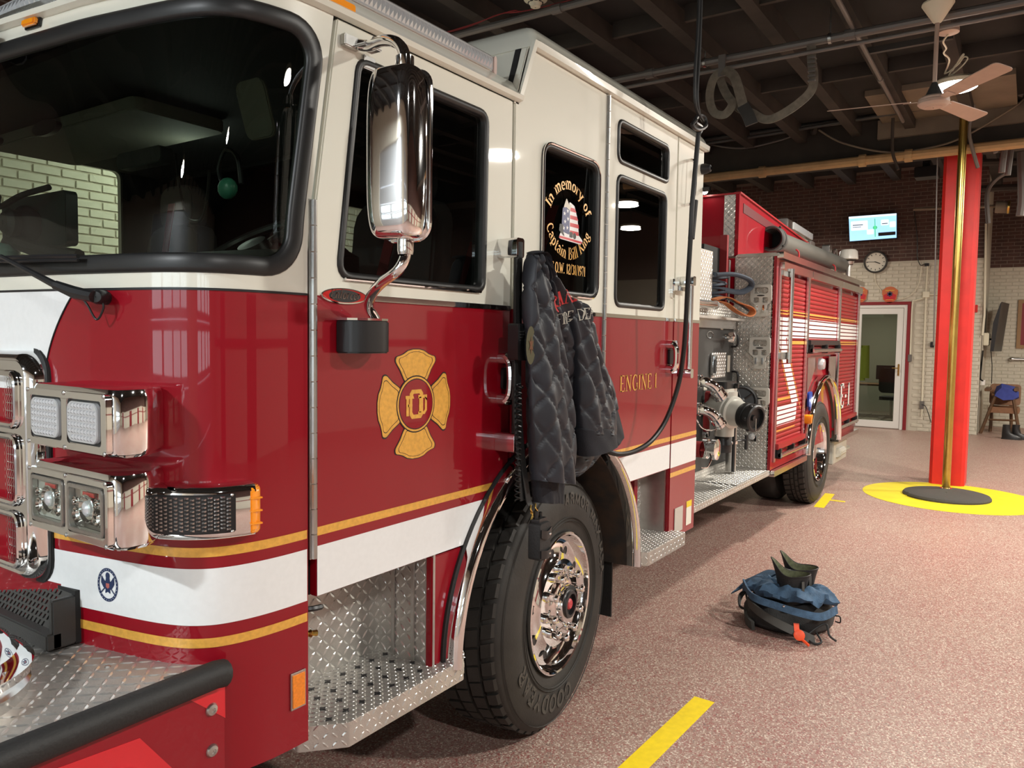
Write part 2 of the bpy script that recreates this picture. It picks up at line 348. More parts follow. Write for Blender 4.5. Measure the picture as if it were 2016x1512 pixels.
def text(s, h, mp, mb, thick=.13, thin=.06, serif=True, sx=1.0, gap=.05, fit=None):
    "mp(u, v, w) maps text space (metres, u along line) to the surface; centred on u = 0"
    tot = sum(G[c][0]+gap for c in s)-gap
    if fit: sx = fit/(tot*h)
    x = -tot*sx*h/2
    for c in s:
        wd, st = G[c]
        for pts, wt, sf in st:
            P = [V((p[0]*sx, p[1])) for p in pts]; n = len(P); L = []; R = []
            for i, p in enumerate(P):
                t = (P[min(i+1, n-1)]-P[max(i-1, 0)])
                if n > 2 and (P[0]-P[-1]).length < 1e-4 and i in (0, n-1): t = P[1]-P[-2]
                t.normalize(); nr = V((-t.y, t.x))
                if not serif: w_ = thick
                elif wt == 1: w_ = thick
                elif wt == 0: w_ = thin if abs(t.x) > .5 or n == 2 else thin+(thick-thin)*abs(t.y)
                else: w_ = thin+(thick-thin)*abs(t.y)
                L.append(p+nr*w_/2); R.append(p-nr*w_/2)
            vs = [mp(x+q.x*h, q.y*h, 0) for q in L]+[mp(x+q.x*h, q.y*h, 0) for q in R]
            mb.add(vs, [(i, i+1, n+i+1, n+i) for i in range(n-1)])
            if serif:
                for end in sf:
                    p = P[0] if end == 's' else P[-1]; hw = thick*.95
                    if p.y > .5: a0, a1 = p.y-.05, p.y
                    else: a0, a1 = p.y, p.y+.05
                    mb.add([mp(x+(p.x+du)*h, vv*h, 0) for du, vv in ((-hw, a0), (hw, a0), (hw, a1), (-hw, a1))], [(0, 1, 2, 3)])
        x += (wd+gap)*sx*h
def arc_map(cx, cz, rad, y, up=True):
    "text bent along a circle on a side plane"
    def f(u, v, w):
        if up: a = u/rad; r = rad+v; return V((cx+r*sin(a), y-w, cz+r*cos(a)))
        a = u/rad; r = rad-v; return V((cx+r*sin(a), y-w, cz-r*cos(a)))
    return f
def bricks(parent, fr, u0, u1, v0, v1, m, skip=None, bl=.203, bh=.060, jt=.012, n_single=0, prefer=None, off=0.0):
    "running-bond brick faces proud of a mortar wall; the first n_single near `prefer` are separate parts"
    cells = []; row = 0; v = v0
    while v+bh < v1:
        u = u0-(bl+jt)/2*(row % 2)
        while u < u1:
            a, b = max(u, u0), min(u+bl, u1)
            if b-a > .008 and not (skip and skip(a, b, v, v+bh)): cells.append((a, b, v))
            u += bl+jt
        v += bh+jt; row += 1
    if prefer and n_single: cells.sort(key=lambda c: (c[0]-prefer[0])**2+(c[2]-prefer[1])**2+(10 if abs(c[1]-c[0]-bl) > 1e-4 else 0))
    full = MB(); d0, d1 = -.004, .007
    def one(q, a, b, v, r):
        e = .003
        P = [fr(a, v, d0), fr(b, v, d0), fr(b, v+bh, d0), fr(a, v+bh, d0), fr(a+e, v+e, d1+r), fr(b-e, v+e, d1+r), fr(b-e, v+bh-e, d1+r), fr(a+e, v+bh-e, d1+r)]
        q.add(P, [(4, 5, 6, 7), (0, 1, 5, 4), (1, 2, 6, 5), (2, 3, 7, 6), (3, 0, 4, 7)])
    proto = None
    for i, (a, b, v) in enumerate(cells):
        if i < n_single and abs(b-a-bl) < 1e-4:
            if proto is None:
                q = MB(); one(q, a, b, v, 0); o = q.build('brick', m, parent, smooth=False, recalc=False); proto = (o.data, a, v)
            else:
                o = link('brick', proto[0], parent); o.location = fr(a, v, random.uniform(-.001, .0015))-fr(proto[1], proto[2], 0)
        else: one(full, a, b, v, random.uniform(-.001, .0015))
    if full.v:
        o = full.build('brick_field', m, parent, smooth=False, recalc=False); o['kind'] = 'stuff'

def at(px, py, ax, val):
    "point of the plane (axis = val) measured in the photograph (2016 x 1512)"
    d = V((px-1008, py-756, 1510)); C = V((0, -1.6865, 1.6789))
    q = V([sum(rr[j][i]*d[j] for j in range(3)) for i in range(3)])
    return C+q*((val-C[ax])/q[ax])

# ================================================================ THE SETTING
XB, XA, YL, YR, XF = 16.6, 18.6, 4.8, -8.5, -4.0
q = MB(); q.box((XF-.2, YR-.2, -.1), (XA+.2, YL+.2, 0)); floor = q.build('floor', FLOORM, smooth=False); tag(floor, kind='structure')
q = MB(); q.box((XF-.2, YR-.2, 4.36), (10.45, YL+.2, 4.5)); q.box((10.45, YR-.2, 5.05), (XA+.2, YL+.2, 5.2))
ceil = q.build('ceiling', CEIL, smooth=False); tag(ceil, kind='structure')
jy = [2.07, 1.46, .83, .19, -.40, -1.0, -1.6, -2.2, -2.8, -3.4, -4.0, -4.6, -5.2, -5.8, -6.4, -7.0, 2.68, 3.3, 3.9, 4.5]
proto = None
for y in jy:
    if proto is None:
        q = MB(); q.box((XF, y-.055, 4.2), (10.25, y+.055, 4.37)); o = q.build('joist', BEAM, ceil, smooth=False); proto = (o.data, y)
    else: o = link('joist', proto[0], ceil); o.location = (0, y-proto[1], 0)
proto = None
for x in (2.0, 4.0, 6.0, 8.1, 0, -2):
    for y in jy[:15]+[2.68, 3.3]:
        if proto is None:
            q = MB(); q.box((x-.02, y+.056, 4.23), (x+.02, y+.54, 4.37)); o = q.build('bridging_strip', BEAM, ceil, smooth=False); proto = (o.data, x, y)
        else: o = link('bridging_strip', proto[0], ceil); o.location = (x-proto[1], y-proto[2], 0)
proto = None
for k in range(14):
    y = -6.6+k*.8
    if proto is None:
        q = MB(); q.box((10.75, y-.07, 4.82), (XA, y+.07, 5.06)); o = q.build('joist', BEAM, ceil, smooth=False); proto = (o.data, y)
    else: o = link('joist', proto[0], ceil); o.location = (0, y-proto[1], 0)
q = MB(); q.box((10.25, YR, 3.95), (10.75, YL, 5.06)); q.box((10.23, YR, 3.93), (10.77, YL, 4.0)); q.build('girder', GIRD, ceil, smooth=False)
q = MB(); q.box((9.0, -1.45, 4.30), (10.24, -.10, 4.36)); q.build('lit_beam_patch', PTAN, ceil, smooth=False)  # stands for a lit beam side; the light is put into the colour
q = MB(); q.box((10.19, -2.2, 4.12), (10.26, -.05, 4.34)); q.build('lit_beam_patch', PTAN, ceil, smooth=False)  # second slab, coloured pale like the lit beam side

# walls
dY0, dY1, dZ = .31, 1.28, 2.43
def backskip(a, b, v0, v1): return (b > -dY1-.07 and a < -dY0+.06 and v0 < dZ+.06)
q = MB(); fb = FACE(XB)
q.plate([[(-YL, 0), (-dY1, 0), (-dY1, dZ), (-dY0, dZ), (-dY0, 0), (.93, 0), (.93, 3.27), (-YL, 3.27)]], -.2, 0, fb)
wb = q.build('wall_back', MORW, smooth=False); tag(wb, kind='structure')
q = MB(); q.plate([[(-YL, 3.27), (.93, 3.27), (.93, 5.1), (-YL, 5.1)]], -.2, 0, fb); q.build('upper_wall_band', MORB, wb, smooth=False)
bricks(wb, fb, -YL+.01, .925, .005, 3.26, BRKW, backskip, n_single=290, prefer=(.3, 1.7))
wbu = MB(); 
def brk_up(parent, fr, u0, u1, v0, v1, n, pf): bricks(parent, fr, u0, u1, v0, v1, BRKB, None, n_single=n, prefer=pf)
brk_up(wb, fb, -YL+.01, .925, 3.275, 5.04, 0, None)
q = MB(); fa = FACE(XA); q.plate([[(.8, 0), (-YR, 0), (-YR, 3.25), (.8, 3.25)]], -.2, 0, fa); wa = q.build('wall_alcove', MORW, smooth=False); tag(wa, kind='structure')
q = MB(); q.plate([[(.8, 3.25), (-YR, 3.25), (-YR, 5.1), (.8, 5.1)]], -.2, 0, fa); q.build('upper_wall_band', MORB, wa, smooth=False)
bricks(wa, fa, .9, 3.2, .005, 3.24, BRKW, None); brk_up(wa, fa, .9, 3.2, 3.255, 5.04, 0, None)
fs_ = lambda u, v, w: V((u, -.93-w, v))
q = MB(); q.plate([[(XB+.03, 0), (XA, 0), (XA, 5.1), (XB+.03, 5.1)]], -.2, 0, fs_); ws = q.build('wall_return', MORW, smooth=False); tag(ws, kind='structure')
fl = SIDE(YL)
q = MB(); q.plate([[(XF, 0), (XB, 0), (XB, 3.2), (XF, 3.2)]], -.2, 0, fl); wl = q.build('wall_left', MORW, smooth=False); tag(wl, kind='structure')
q = MB(); q.plate([[(XF, 3.2), (XB, 3.2), (XB, 5.1), (XF, 5.1)]], -.2, 0, fl); q.build('upper_wall_band', MORB, wl, smooth=False)
bricks(wl, fl, 1.2, 8.6, .9, 3.19, CMUW, None, n_single=290, prefer=(3.4, 2.6)); bricks(wl, fl, 1.2, 8.6, 3.21, 4.3, BRKB)
q = MB(); fr_ = lambda u, v, w: V((u, YR+w, v)); q.plate([[(XF, 0), (XA, 0), (XA, 5.1), (XF, 5.1)]], -.2, 0, fr_)
wr = q.build('wall_right', BRKW, smooth=False); tag(wr, kind='structure')
q = MB(); q.plate([[(XF, 2.3), (XA, 2.3), (XA, 5.05), (XF, 5.05)]], 0, .02, fr_); q.build('upper_wall_band', BRKB, wr, smooth=False)
q = MB(); q.box((XF, YR, 1.5), (XA, YR+.04, 1.62)); q.build('dado_rail', DKRED, wr, smooth=False)
for x0 in (-2.0, 2.6, 7.2, 11.8):
    q = MB(); q.plate([rrect(x0, 0, x0+1.1, 2.2, .01)], 0, .05, fr_); q.build('door_panel', DKRED, wr, smooth=False)
# front wall with the two sectional bay doors behind the camera
ff = lambda u, v, w: V((XF+w, u, v))
bays = [(-6.2, -2.6), (-1.1, 3.0)]
q = MB(); q.plate([[(YR, 0), (bays[0][0], 0), (bays[0][0], 3.6), (bays[0][1], 3.6), (bays[0][1], 0), (bays[1][0], 0), (bays[1][0], 3.6), (bays[1][1], 3.6), (bays[1][1], 0), (YL, 0), (YL, 5.1), (YR, 5.1)]], -.3, 0, ff)
wf = q.build('wall_front', BRKW, smooth=False); tag(wf, kind='structure')
for n_, (a, b) in enumerate(bays):
    d = empty('door_%d' % (n_+2), (XF, (a+b)/2, 0)); tag(d, kind='structure')
    for r in range(6):
        z0 = r*.6; holes = []
        if r in (2, 3):
            for k in range(4):
                u0 = a+.15+k*(b-a-.15)/4; holes.append(rrect(u0, z0+.1, u0+(b-a-.15)/4-.15, z0+.5, .03))
        q = MB(); q.plate([[(a, z0+.006), (b, z0+.006), (b, z0+.594), (a, z0+.594)]]+holes, -.12, -.07, ff); q.build('door_section', GARW, d, smooth=False)
        if holes:
            q = MB()
            for h in holes: q.plate([h], -.1, -.095, ff)
            q.build('window_pane', GLC, d, smooth=False)

# back door with glass, and the room behind it
door = empty('door_1', (XB, (dY0+dY1)/2, 0)); tag(door, kind='structure')
q = MB(); q.plate([[(-dY1-.06, 0), (-dY1-.06, dZ+.06), (-dY0+.06, dZ+.06), (-dY0+.06, 0), (-dY0, 0), (-dY0, dZ), (-dY1, dZ), (-dY1, 0)]], -.06, .03, fb); q.build('outer_frame', DKRED, door, bevel=.004)
q = MB(); q.plate([[(-dY1, 0), (-dY1, dZ), (-dY0, dZ), (-dY0, 0), (-dY0-.06, .0), (-dY0-.06, dZ-.06), (-dY1+.06, dZ-.06), (-dY1+.06, 0)]], -.08, .012, fb); q.build('jamb', UPVC, door, bevel=.004)
x0, x1 = -dY1+.065, -dY0-.065
q = MB(); q.plate([[(x0, .015), (x1, .015), (x1, dZ-.065), (x0, dZ-.065)], [(x0+.09, .15), (x1-.11, .15), (x1-.11, dZ-.18), (x0+.09, dZ-.18)]], -.06, .0, fb); q.build('door_leaf', UPVC, door, bevel=.004)
q = MB(); q.plate([[(x0+.09, .15), (x1-.11, .15), (x1-.11, dZ-.18), (x0+.09, dZ-.18)]], -.04, -.03, fb); q.build('glass_pane', GLC, door, smooth=False)
q = MB(); q.plate([rrect(x1-.065, 1.05, x1-.035, 1.28, .01)], 0, .012, fb); q.tube([fb(x1-.05, 1.2, .0), fb(x1-.05, 1.2, .05), fb(x1-.16, 1.2, .055)], .009); q.build('handle', BRASS, door)
# office beyond
q = MB(); q.box((XB+.2, -.2, -.08), (XB+4.2, 3.2, 0)); o = q.build('floor_office', mat('tile', (.14, .12, .09), .35), smooth=False); tag(o, kind='structure')
pr = None
for i in range(9):
    for j in range(8):
        if pr is None:
            q = MB(); q.box((XB+.25, 0, 0), (XB+.58, .33, .008)); t_ = q.build('tile', mat('dark_tile', (.19, .17, .13), .3), o, bevel=.003); pr = t_.data
        else: t_ = link('tile', pr, o); t_.location = (i*.345, j*.345, 0)
q = MB(); q.box((XB+4.2, -.2, 0), (XB+4.3, 3.2, 2.9)); q.box((XB+.2, 3.2, 0), (XB+4.2, 3.3, 2.9)); q.box((XB+.2, -.3, 0), (XB+4.2, -.2, 2.9)); q.box((XB+.2, -.3, 2.8), (XB+4.3, 3.3, 2.9))
o = q.build('wall_office', mat('office_wall', (.20, .20, .15), .8), smooth=False); tag(o, kind='structure')
l = bpy.data.lights.new('office_light', 'AREA'); l.size = .8; l.energy = 50; l.color = (1, .92, .78); o = bpy.data.objects.new('office_light', l); o.location = (XB+2.3, 1.4, 2.75); COL.objects.link(o)
dk = empty('office_desk', (XB+2.6, .9, 0), 'dark office desk seen through the glass door', 'desk')
q = MB(); q.box((XB+2.2, .2, .72), (XB+2.9, 1.7, .76)); q.build('desk_top', WOOD, dk, bevel=.005)
for yy in (.25, 1.6):
    for xx in (XB+2.25, XB+2.82):
        q = MB(); q.box((xx, yy, 0), (xx+.05, yy+.05, .72)); q.build('leg', PLAST, dk, smooth=False)
mn = empty('office_monitor', (XB+2.6, .95, .76), 'black computer monitor on the office desk behind the glass door', 'monitor')
q = MB(); q.box((XB+2.5, .7, .86), (XB+2.53, 1.2, 1.18)); q.build('screen_case', PLAST, mn, bevel=.005)
q = MB(); q.box((XB+2.53, .93, .76), (XB+2.56, .97, .9)); q.box((XB+2.48, .83, .76), (XB+2.66, 1.07, .775)); q.build('stand', PLAST, mn, smooth=False)
oc = empty('office_chair', (XB+1.7, .75, 0), 'black swivel chair with pale base behind the glass door', 'chair')
q = MB(); q.plate([rrect(XB+1.5, .55, XB+1.95, .98, .08)], .46, .53, TOP(0)); q.build('seat', PLAST, oc)
q = MB(); q.plate([rrect(-.98, .62, -.55, 1.15, .09)], 0, .05, FACE(XB+1.5)); q.build('backrest', PLAST, oc)
q = MB(); q.tube([(XB+1.72, .76, .08), (XB+1.72, .76, .46)], .025)
for k in range(5): q.tube([(XB+1.72, .76, .1), (XB+1.72+.26*cos(k*1.257), .76+.26*sin(k*1.257), .05)], .018)
q.build('base', BRUSH, oc)
hv = MB()
for k, (yy, z0) in enumerate(((1.16, .95), (1.24, .9))):
    hv.ring([[V((XB+.75+.06*cos(t), yy+.1*sin(t)*(1-.3*abs(z)), z0+z)) for t in [2*pi*i/14 for i in range(14)]] for z in [.0, .15, .3, .45, .6, .68]], True, True)
tag(hv.build('safety_vest', HIVIS, loc=(XB+.75, 1.07, .9)), 'yellow hi-vis garments hanging just behind the glass door', 'vest')
q = MB(); q.box((XB+4.1, .62, 1.7), (XB+4.19, .78, 2.35)); tag(q.build('wall_paper_notice', PALE, loc=(XB+4.19, .7, 1.7), smooth=False), 'pale notice on the office wall seen through the door', 'notice')

# ---------------------------------------------------------------- pillar, fire pole, floor marks
q = MB(); X0, X1, Y0, Y1 = 10.42, 10.85, -1.11, -.74
q.plate([rpoly([(X0, Y0), (X1, Y0), (X1, Y1), (X0, Y1)], .035, 1)], 0, 3.95, TOP(0))
tag(q.build('support_pillar', REDW, loc=((X0+X1)/2, (Y0+Y1)/2, 0), smooth=False), 'bright red square pillar with chipped paint beside the brass pole', 'pillar')
pl = empty('fire_pole', (9.9, -.965, 0), 'tall brass sliding pole in front of the red pillar', 'pole')
q = MB(); q.lathe([(.042, .03), (.042, 4.34)], (0, 0, 1), (9.9, -.965, 0), 28); q.build('pole', BRASS, pl)
q = MB(); q.lathe([(.0435, 2.62), (.0435, 2.64)], (0, 0, 1), (9.9, -.965, 0), 28); q.build('pole_joint', BRASS, pl)
q = MB(); q.lathe([(.042, .04), (.06, .045), (.062, .055), (.045, .06)], (0, 0, 1), (9.9, -.965, 0), 24); q.build('floor_collar', CHROME, pl)
q = MB(); cx, cy = 9.62, -.99
out = []
for k in range(64):
    a = 2*pi*k/64; r = .43
    if abs(((a-2.05+pi) % (2*pi))-pi) < .07: r = .40
    out.append((cx+r*cos(a), cy+r*sin(a)))
q.ring([[V((cx+(x-cx)*s, cy+(y-cy)*s, z)) for x, y in out] for s, z in ((1, .004), (1.0, .02), (.97, .038), (.9, .046), (.5, .05), (.02, .05))])
tag(q.build('landing_mat', MATM, loc=(cx, cy, 0)), 'round dark grey rubber landing mat at the foot of the brass pole', 'mat')
q = MB(); q.plate([circ(9.64, -1.03, .88, 72)], .0005, .0025, TOP(0)); tag(q.build('painted_circle', YEL, loc=(9.64, -1.03, 0), smooth=False), 'solid yellow circle painted on the floor under the pole mat', 'floor marking')
def tape(name, a, b, wd, lab, z=.0015):
    a, b = V(a), V(b); t = (b-a).normalized(); n = V((-t.y, t.x, 0))*wd/2
    q = MB(); q.plate([[(p.x, p.y) for p in (a-n, b-n, b+n, a+n)]], .0003, z, TOP(0)); return tag(q.build(name, YTAPE, loc=(a.x, a.y, 0), smooth=False), lab, 'floor tape')
tape('floor_tape', (2.3, -.455, 0), (3.42, -.495, 0), .098, 'yellow tape strip on the floor beside the front wheel')
a_, b_ = at(1612, 999, 2, 0), at(1634, 972, 2, 0); tape('floor_tape', a_, b_, .10, 'short yellow tape strip on the floor by the rear wheel')
tape('floor_tape', at(1630, 984, 2, 0)+V((0, 0, 0)), at(1664, 988, 2, 0), .06, 'thin yellow tape stub branching off the strip by the rear wheel', .002)

# ---------------------------------------------------------------- ceiling fan and lamps
fx, fy, fz = 6.44, -1.02, 3.42
fan = empty('ceiling_fan', (fx, fy, 4.36), 'pale three-blade ceiling fan hanging in front of the pillar', 'fan')
q = MB(); q.lathe([(.02, 4.2), (.02, 4.15), (.105, 4.148), (.108, 4.135), (.03, 4.01), (.018, 4.0)], (0, 0, 1), (fx, fy, 0), 24); q.build('canopy', CREAMP, fan)
q = MB(); q.lathe([(.015, fz+.1), (.015, 4.1)], (0, 0, 1), (fx, fy, 0), 12); q.build('down_rod', FANM, fan)
q = MB(); q.lathe([(.017, .16), (.020, .155), (.06, .062), (.01, .062)], (0, 0, 1), (fx, fy, fz), 24); q.build('rod_cover', DGREY, fan)
q = MB(); q.lathe([(.005, .065), (.08, .06), (.102, .045), (.102, .030), (.106, .026), (.106, .008), (.096, -.004), (.078, -.014), (.058, -.016), (.056, -.019), (.005, -.02)], (0, 0, 1), (fx, fy, fz), 32); q.build('motor_housing', FANM, fan)
for k, a in enumerate((radians(99), radians(-21), radians(-141))):
    q = MB(); ca, sa = cos(a), sin(a)
    def bf(u, v, w, ca=ca, sa=sa): tw = -.26; return V((fx+u*ca-v*cos(tw)*sa, fy+u*sa+v*cos(tw)*ca, fz+.035+w+v*sin(tw)))
    q.plate([rpoly([(.15, -.05), (.72, -.07), (.72, .07), (.15, .05)], .04, 4)], -.003, .003, bf); bl = q.build('blade', FANB, fan)
    q = MB(); q.plate([rpoly([(.07, -.02), (.20, -.035), (.20, .035), (.07, .02)], .01, 2)], -.009, -.003, bf); q.build('blade_bracket', FANM, bl)
for i, (x, y, z, p, c, r) in enumerate(LAMPS):
    lm = empty('ceiling_lamp', (x, y, z+.04), LAMPTXT[i], 'lamp')
    q = MB(); q.lathe([(.01, .045), (r*.85, .04), (r, .02), (r, -.012), (r*.97, -.014)], (0, 0, 1), (x, y, z), 28); q.build('housing', CREAMP, lm)
    q = MB(); q.lathe([(r*.99, -.008), (r*.96, -.03), (r*.85, -.042), (.005, -.05)], (0, 0, 1), (x, y, z), 28); q.build('diffuser', LAMPM, lm)
    if i:
        q = MB(); q.tube([(x, y, z+.04), (x, y, 4.36)], .012); q.build('stem', GPIPE, lm)
L0 = at(1868, 57, 2, 4.12)
q = MB(); q.lathe([(.005, .0), (.075, 0), (.075, -.03), (.05, -.04), (.004, -.042)], (0, 0, 1), L0, 20); tag(q.build('junction_cover', FANM, loc=L0), 'small round pinkish junction cover above the lit lamp', 'junction box')
q = MB(); q.tube(spline([L0+V((0, 0, -.04)), at(1857, 82, 0, 6.95), at(1863, 95, 0, 7.1), at(1858, 105, 0, 7.2), at(1869, 118, 0, 7.3), at(1860, 145, 0, 7.55)], 6), .007, 6)
q.tube(spline([at(1860, 145, 0, 7.5), at(1870, 140, 0, 7.5), at(1888, 125, 0, 7.5), at(1898, 112, 0, 7.5), at(1905, 116, 0, 7.5), at(1890, 134, 0, 7.5), at(1868, 150, 0, 7.5), at(1880, 130, 0, 7.5), at(1897, 109, 0, 7.5), at(1893, 110, 0, 7.5), at(1875, 140, 0, 7.5)], 6), .006, 6)
tag(q.build('lamp_wire', CREAMP, loc=L0), 'kinked white wire looping down to the lit lamp', 'wire')

# ---------------------------------------------------------------- pipes and conduits overhead
def pipe(name, pts, r, m, lab, cat='pipe', couplings=(), clips=(), seg=10, smooth=False):
    pts = [V(p) for p in pts]; t = empty(name, pts[0], lab, cat)
    q = MB(); q.tube(spline(pts, 6) if smooth else pts, r, seg); q.build('run', m, t)
    for c in couplings:
        d = (pts[1]-pts[0]).normalized(); q = MB(); q.tube([V(c)-d*.04, V(c)+d*.04], r*1.35, seg); q.build('coupling', m, t)
    for c in clips:
        q = MB(); q.lathe([(r*1.15, -.012), (r*1.3, -.012), (r*1.3, .012), (r*1.15, .012)], pts[1]-pts[0], c, 12); q.tube([V(c)+V((0, 0, r)), (c[0], c[1], 4.34)], .006, 5); q.build('hanger', BRUSH, t)
    return t
pipe('sprinkler_pipe', [(10.17, 4.7, 3.87), (10.17, -3.4, 3.89)], .055, YPIPE, 'long tan wrapped pipe running under the dark girder', couplings=[(10.17, 1.3, 3.875), (10.17, .1, 3.88), (10.17, -.4, 3.88)])
pipe('conduit', [(6.6, 4.6, 4.1), (6.6, -3.4, 4.1)], .032, GPIPE, 'thick grey conduit crossing the ceiling above the knotted cord', couplings=[(6.6, 1.3, 4.1), (6.6, -.4, 4.1)], clips=[(6.6, .78, 4.1), (6.6, -.25, 4.1)])
pipe('conduit', [(6.56, 4.6, 3.99), (6.56, -3.4, 4.02)], .017, GPIPE, 'thin grey conduit just below the thick one, above the hanging strap')
pipe('conduit', [(4.95, 4.6, 4.09), (4.95, -3.0, 4.09)], .026, GPIPE, 'grey conduit carrying red wires above the cab roof', couplings=[(4.95, 1.3, 4.09)])
pipe('conduit', [(9.95, 4.6, 4.33), (9.95, -.9, 4.33)], .03, DGREY, 'dark conduit along the top of the dark girder')
pipe('conduit', [(9.85, 4.6, 4.22), (9.85, 1.2, 4.26), (9.85, -.9, 4.33)], .02, DGREY, 'lower dark conduit sagging along the dark girder')
pipe('conduit', [(5.5, -.43, 4.14), (9.6, -.40, 4.14)], .019, GPIPE, 'grey conduit slanting towards the back above the hanging strap', couplings=[(8.0, -.41, 4.14)])
pipe('conduit', [at(1905, 137, 0, 9.5), at(1918, 200, 0, 9.9), at(1908, 260, 0, 10.0), at(1925, 330, 0, 10.2)], .02, GPIPE, 'bent grey conduit dropping beside the fan blade', smooth=True)
q = MB()
for k in range(3): q.tube(spline([(4.93, 3.3, 4.128+k*.006), (4.93+.01*k, 2.2, 4.13), (4.92, 1.7+.05*k, 4.15), (4.94, 1.4, 4.125), (4.95, -.4, 4.125)], 6), .004, 5)
tag(q.build('red_wires', SEATR, loc=(4.93, 3.3, 4.12)), 'thin red wires lying along the grey conduit above the cab', 'wire')
# drooping wires on the girder
for i, (P, r, m, lab) in enumerate([
    ([(1390, 345-68), (1480, 262), (1583, 253)], .012, GPIPE, 'drooping grey wire, upper strand left of the hook on the girder'),
    ([(1390, 283), (1460, 292), (1540, 275), (1585, 256)], .012, GPIPE, 'drooping grey wire, lower strand left of the hook on the girder'),
    ([(1612, 256), (1660, 282), (1750, 300), (1835, 290), (1900, 268), (1990, 215), (2016, 195)], .012, PTAN, 'long tan wire sagging across the girder to the right of the hook'),
    ([(1610, 250), (1680, 240), (1755, 222)], .01, GPIPE, 'thin grey wire running up from the hook on the girder')]):
    q = MB(); pts = [at(x, y, 0, 10.15) for x, y in P]; q.tube(spline(pts, 6), r, 6); tag(q.build('wire', m, loc=pts[0]), lab, 'wire')
q = MB(); q.tube([at(1583, 222, 0, 10.15), at(1583, 250, 0, 10.15)], .02, 8); q.tube(spline([at(1578, 252, 0, 10.15), at(1594, 250, 0, 10.1), at(1605, 256, 0, 10.05)], 4), .03, 8)
q.sphere(at(1602, 259, 0, 10.1), .045, 10); tag(q.build('pipe_hook', BEAM, loc=at(1583, 222, 0, 10.15)), 'rusty hook bracket holding wires on the girder', 'hook')
q = MB(); q.tube(spline([at(1758, 232, 0, 9.9), at(1757, 295, 0, 10.0), at(1764, 322, 0, 10.1), at(1768, 334, 0, 10.1)], 5), .018, 8); tag(q.build('rusty_hook', BEAM, loc=at(1758, 232, 0, 9.9)), 'thin rusty hook hanging in front of the tan pipe', 'hook')
# cluster of pipes right of the pillar
for i, (P, x_, r, m, lab) in enumerate([
    ([(2004, 60), (1999, 150), (2000, 178), (2016, 185)], 10.0, .035, GPIPE, 'thick grey pipe bending at the top right corner'),
    ([(2016, 190), (1990, 230), (1977, 300), (1972, 340)], 10.6, .035, GPIPE, 'grey pipe curving down beside the pillar, left one'),
    ([(2016, 214), (2000, 225), (1992, 270), (1990, 300), (1984, 345)], 10.7, .03, GPIPE, 'grey pipe curving down beside the pillar, middle one'),
    ([(1965, 165), (1968, 230), (1965, 290), (1955, 300)], 10.4, .02, GPIPE, 'pale wire bundle looping down to the tan pipe'),
    ([(2010, 300), (2012, 390), (2008, 425)], 11.4, .045, GPIPE, 'steep grey pipe at the right edge below the tan pipe'),
    ([(1946, 440), (1943, 400), (1946, 372), (1962, 352), (1982, 338), (1984, 322)], 13.0, .03, GPIPE, 'curved conduit dropping behind the pillar to the wall corner'),
    ([(1935, 320), (2016, 318)], 13.0, .05, BEAM, 'dark pipe crossing behind the pillar'),
    ([(1930, 372), (2016, 368)], 13.2, .05, BEAM, 'lower dark pipe crossing behind the pillar')]):
    q = MB(); pts = [at(x, y, 0, x_) for x, y in P]; q.tube(spline(pts, 6), r, 8); tag(q.build('service_pipe', m, loc=pts[0]), lab, 'pipe')
t = empty('suspended_tube_light', at(1930, 408, 0, 13.5), 'tan tube heater behind the pillar with metal end bands', 'heater')
q = MB(); q.tube([at(1798, 412, 0, 13.5), at(1988, 405, 0, 13.5)], .022, 8); q.build('thin_pipe', PTAN, t)
q = MB(); q.tube([at(1960, 408, 0, 13.5), at(1988, 408, 0, 13.5)], .085, 14); q.tube([at(2004, 406, 0, 13.5), at(2030, 405, 0, 13.5)], .085, 14); q.build('body', PTAN, t)
q = MB(); q.tube([at(1984, 408, 0, 13.49), at(1988, 408, 0, 13.49)], .095, 14); q.build('end_band', BRASS, t)
q = MB(); bx = [at(1700+0, 40, 0, 6.2)]
# unistrut rail
q = MB(); a_, b_ = at(1708, 100, 2, 4.18), at(1880, 82, 2, 4.18); q.box((a_.x-.02, b_.y, 4.15), (a_.x+.02, a_.y, 4.2)); tag(q.build('slotted_rail', DGREY, loc=(a_.x, a_.y, 4.18), smooth=False), 'slotted dark steel rail on the ceiling left of the fan rod', 'rail')
# smoke detector
sx, sy = 4.86, 1.43
sd = empty('smoke_detector', (sx, sy, 4.2), 'cream smoke detector on the ceiling above the crew cab', 'smoke detector')
q = MB(); q.lathe([(.005, .05), (.085, .05), (.09, .03), (.085, .018), (.06, .005), (.04, -.015), (.036, -.03), (.005, -.034)], (0, 0, 1), (sx, sy, 4.13), 28); q.build('body', CREAMP, sd)
q = MB()
for k in range(10): a = k*.628; q.box((-.004, -.012, -.003), (.004, .012, .003), lambda u, v, w, a=a: V((sx+.052*cos(a)-v*sin(a)+u*cos(a), sy+.052*sin(a)+v*cos(a)+u*sin(a), 4.128+w)))
q.build('vent_slot', PLAST, sd)
q = MB(); q.lathe([(.04, .15), (.04, .04)], (0, 0, 1), (sx, sy, 4.15), 12); q.build('base', CREAMP, sd)
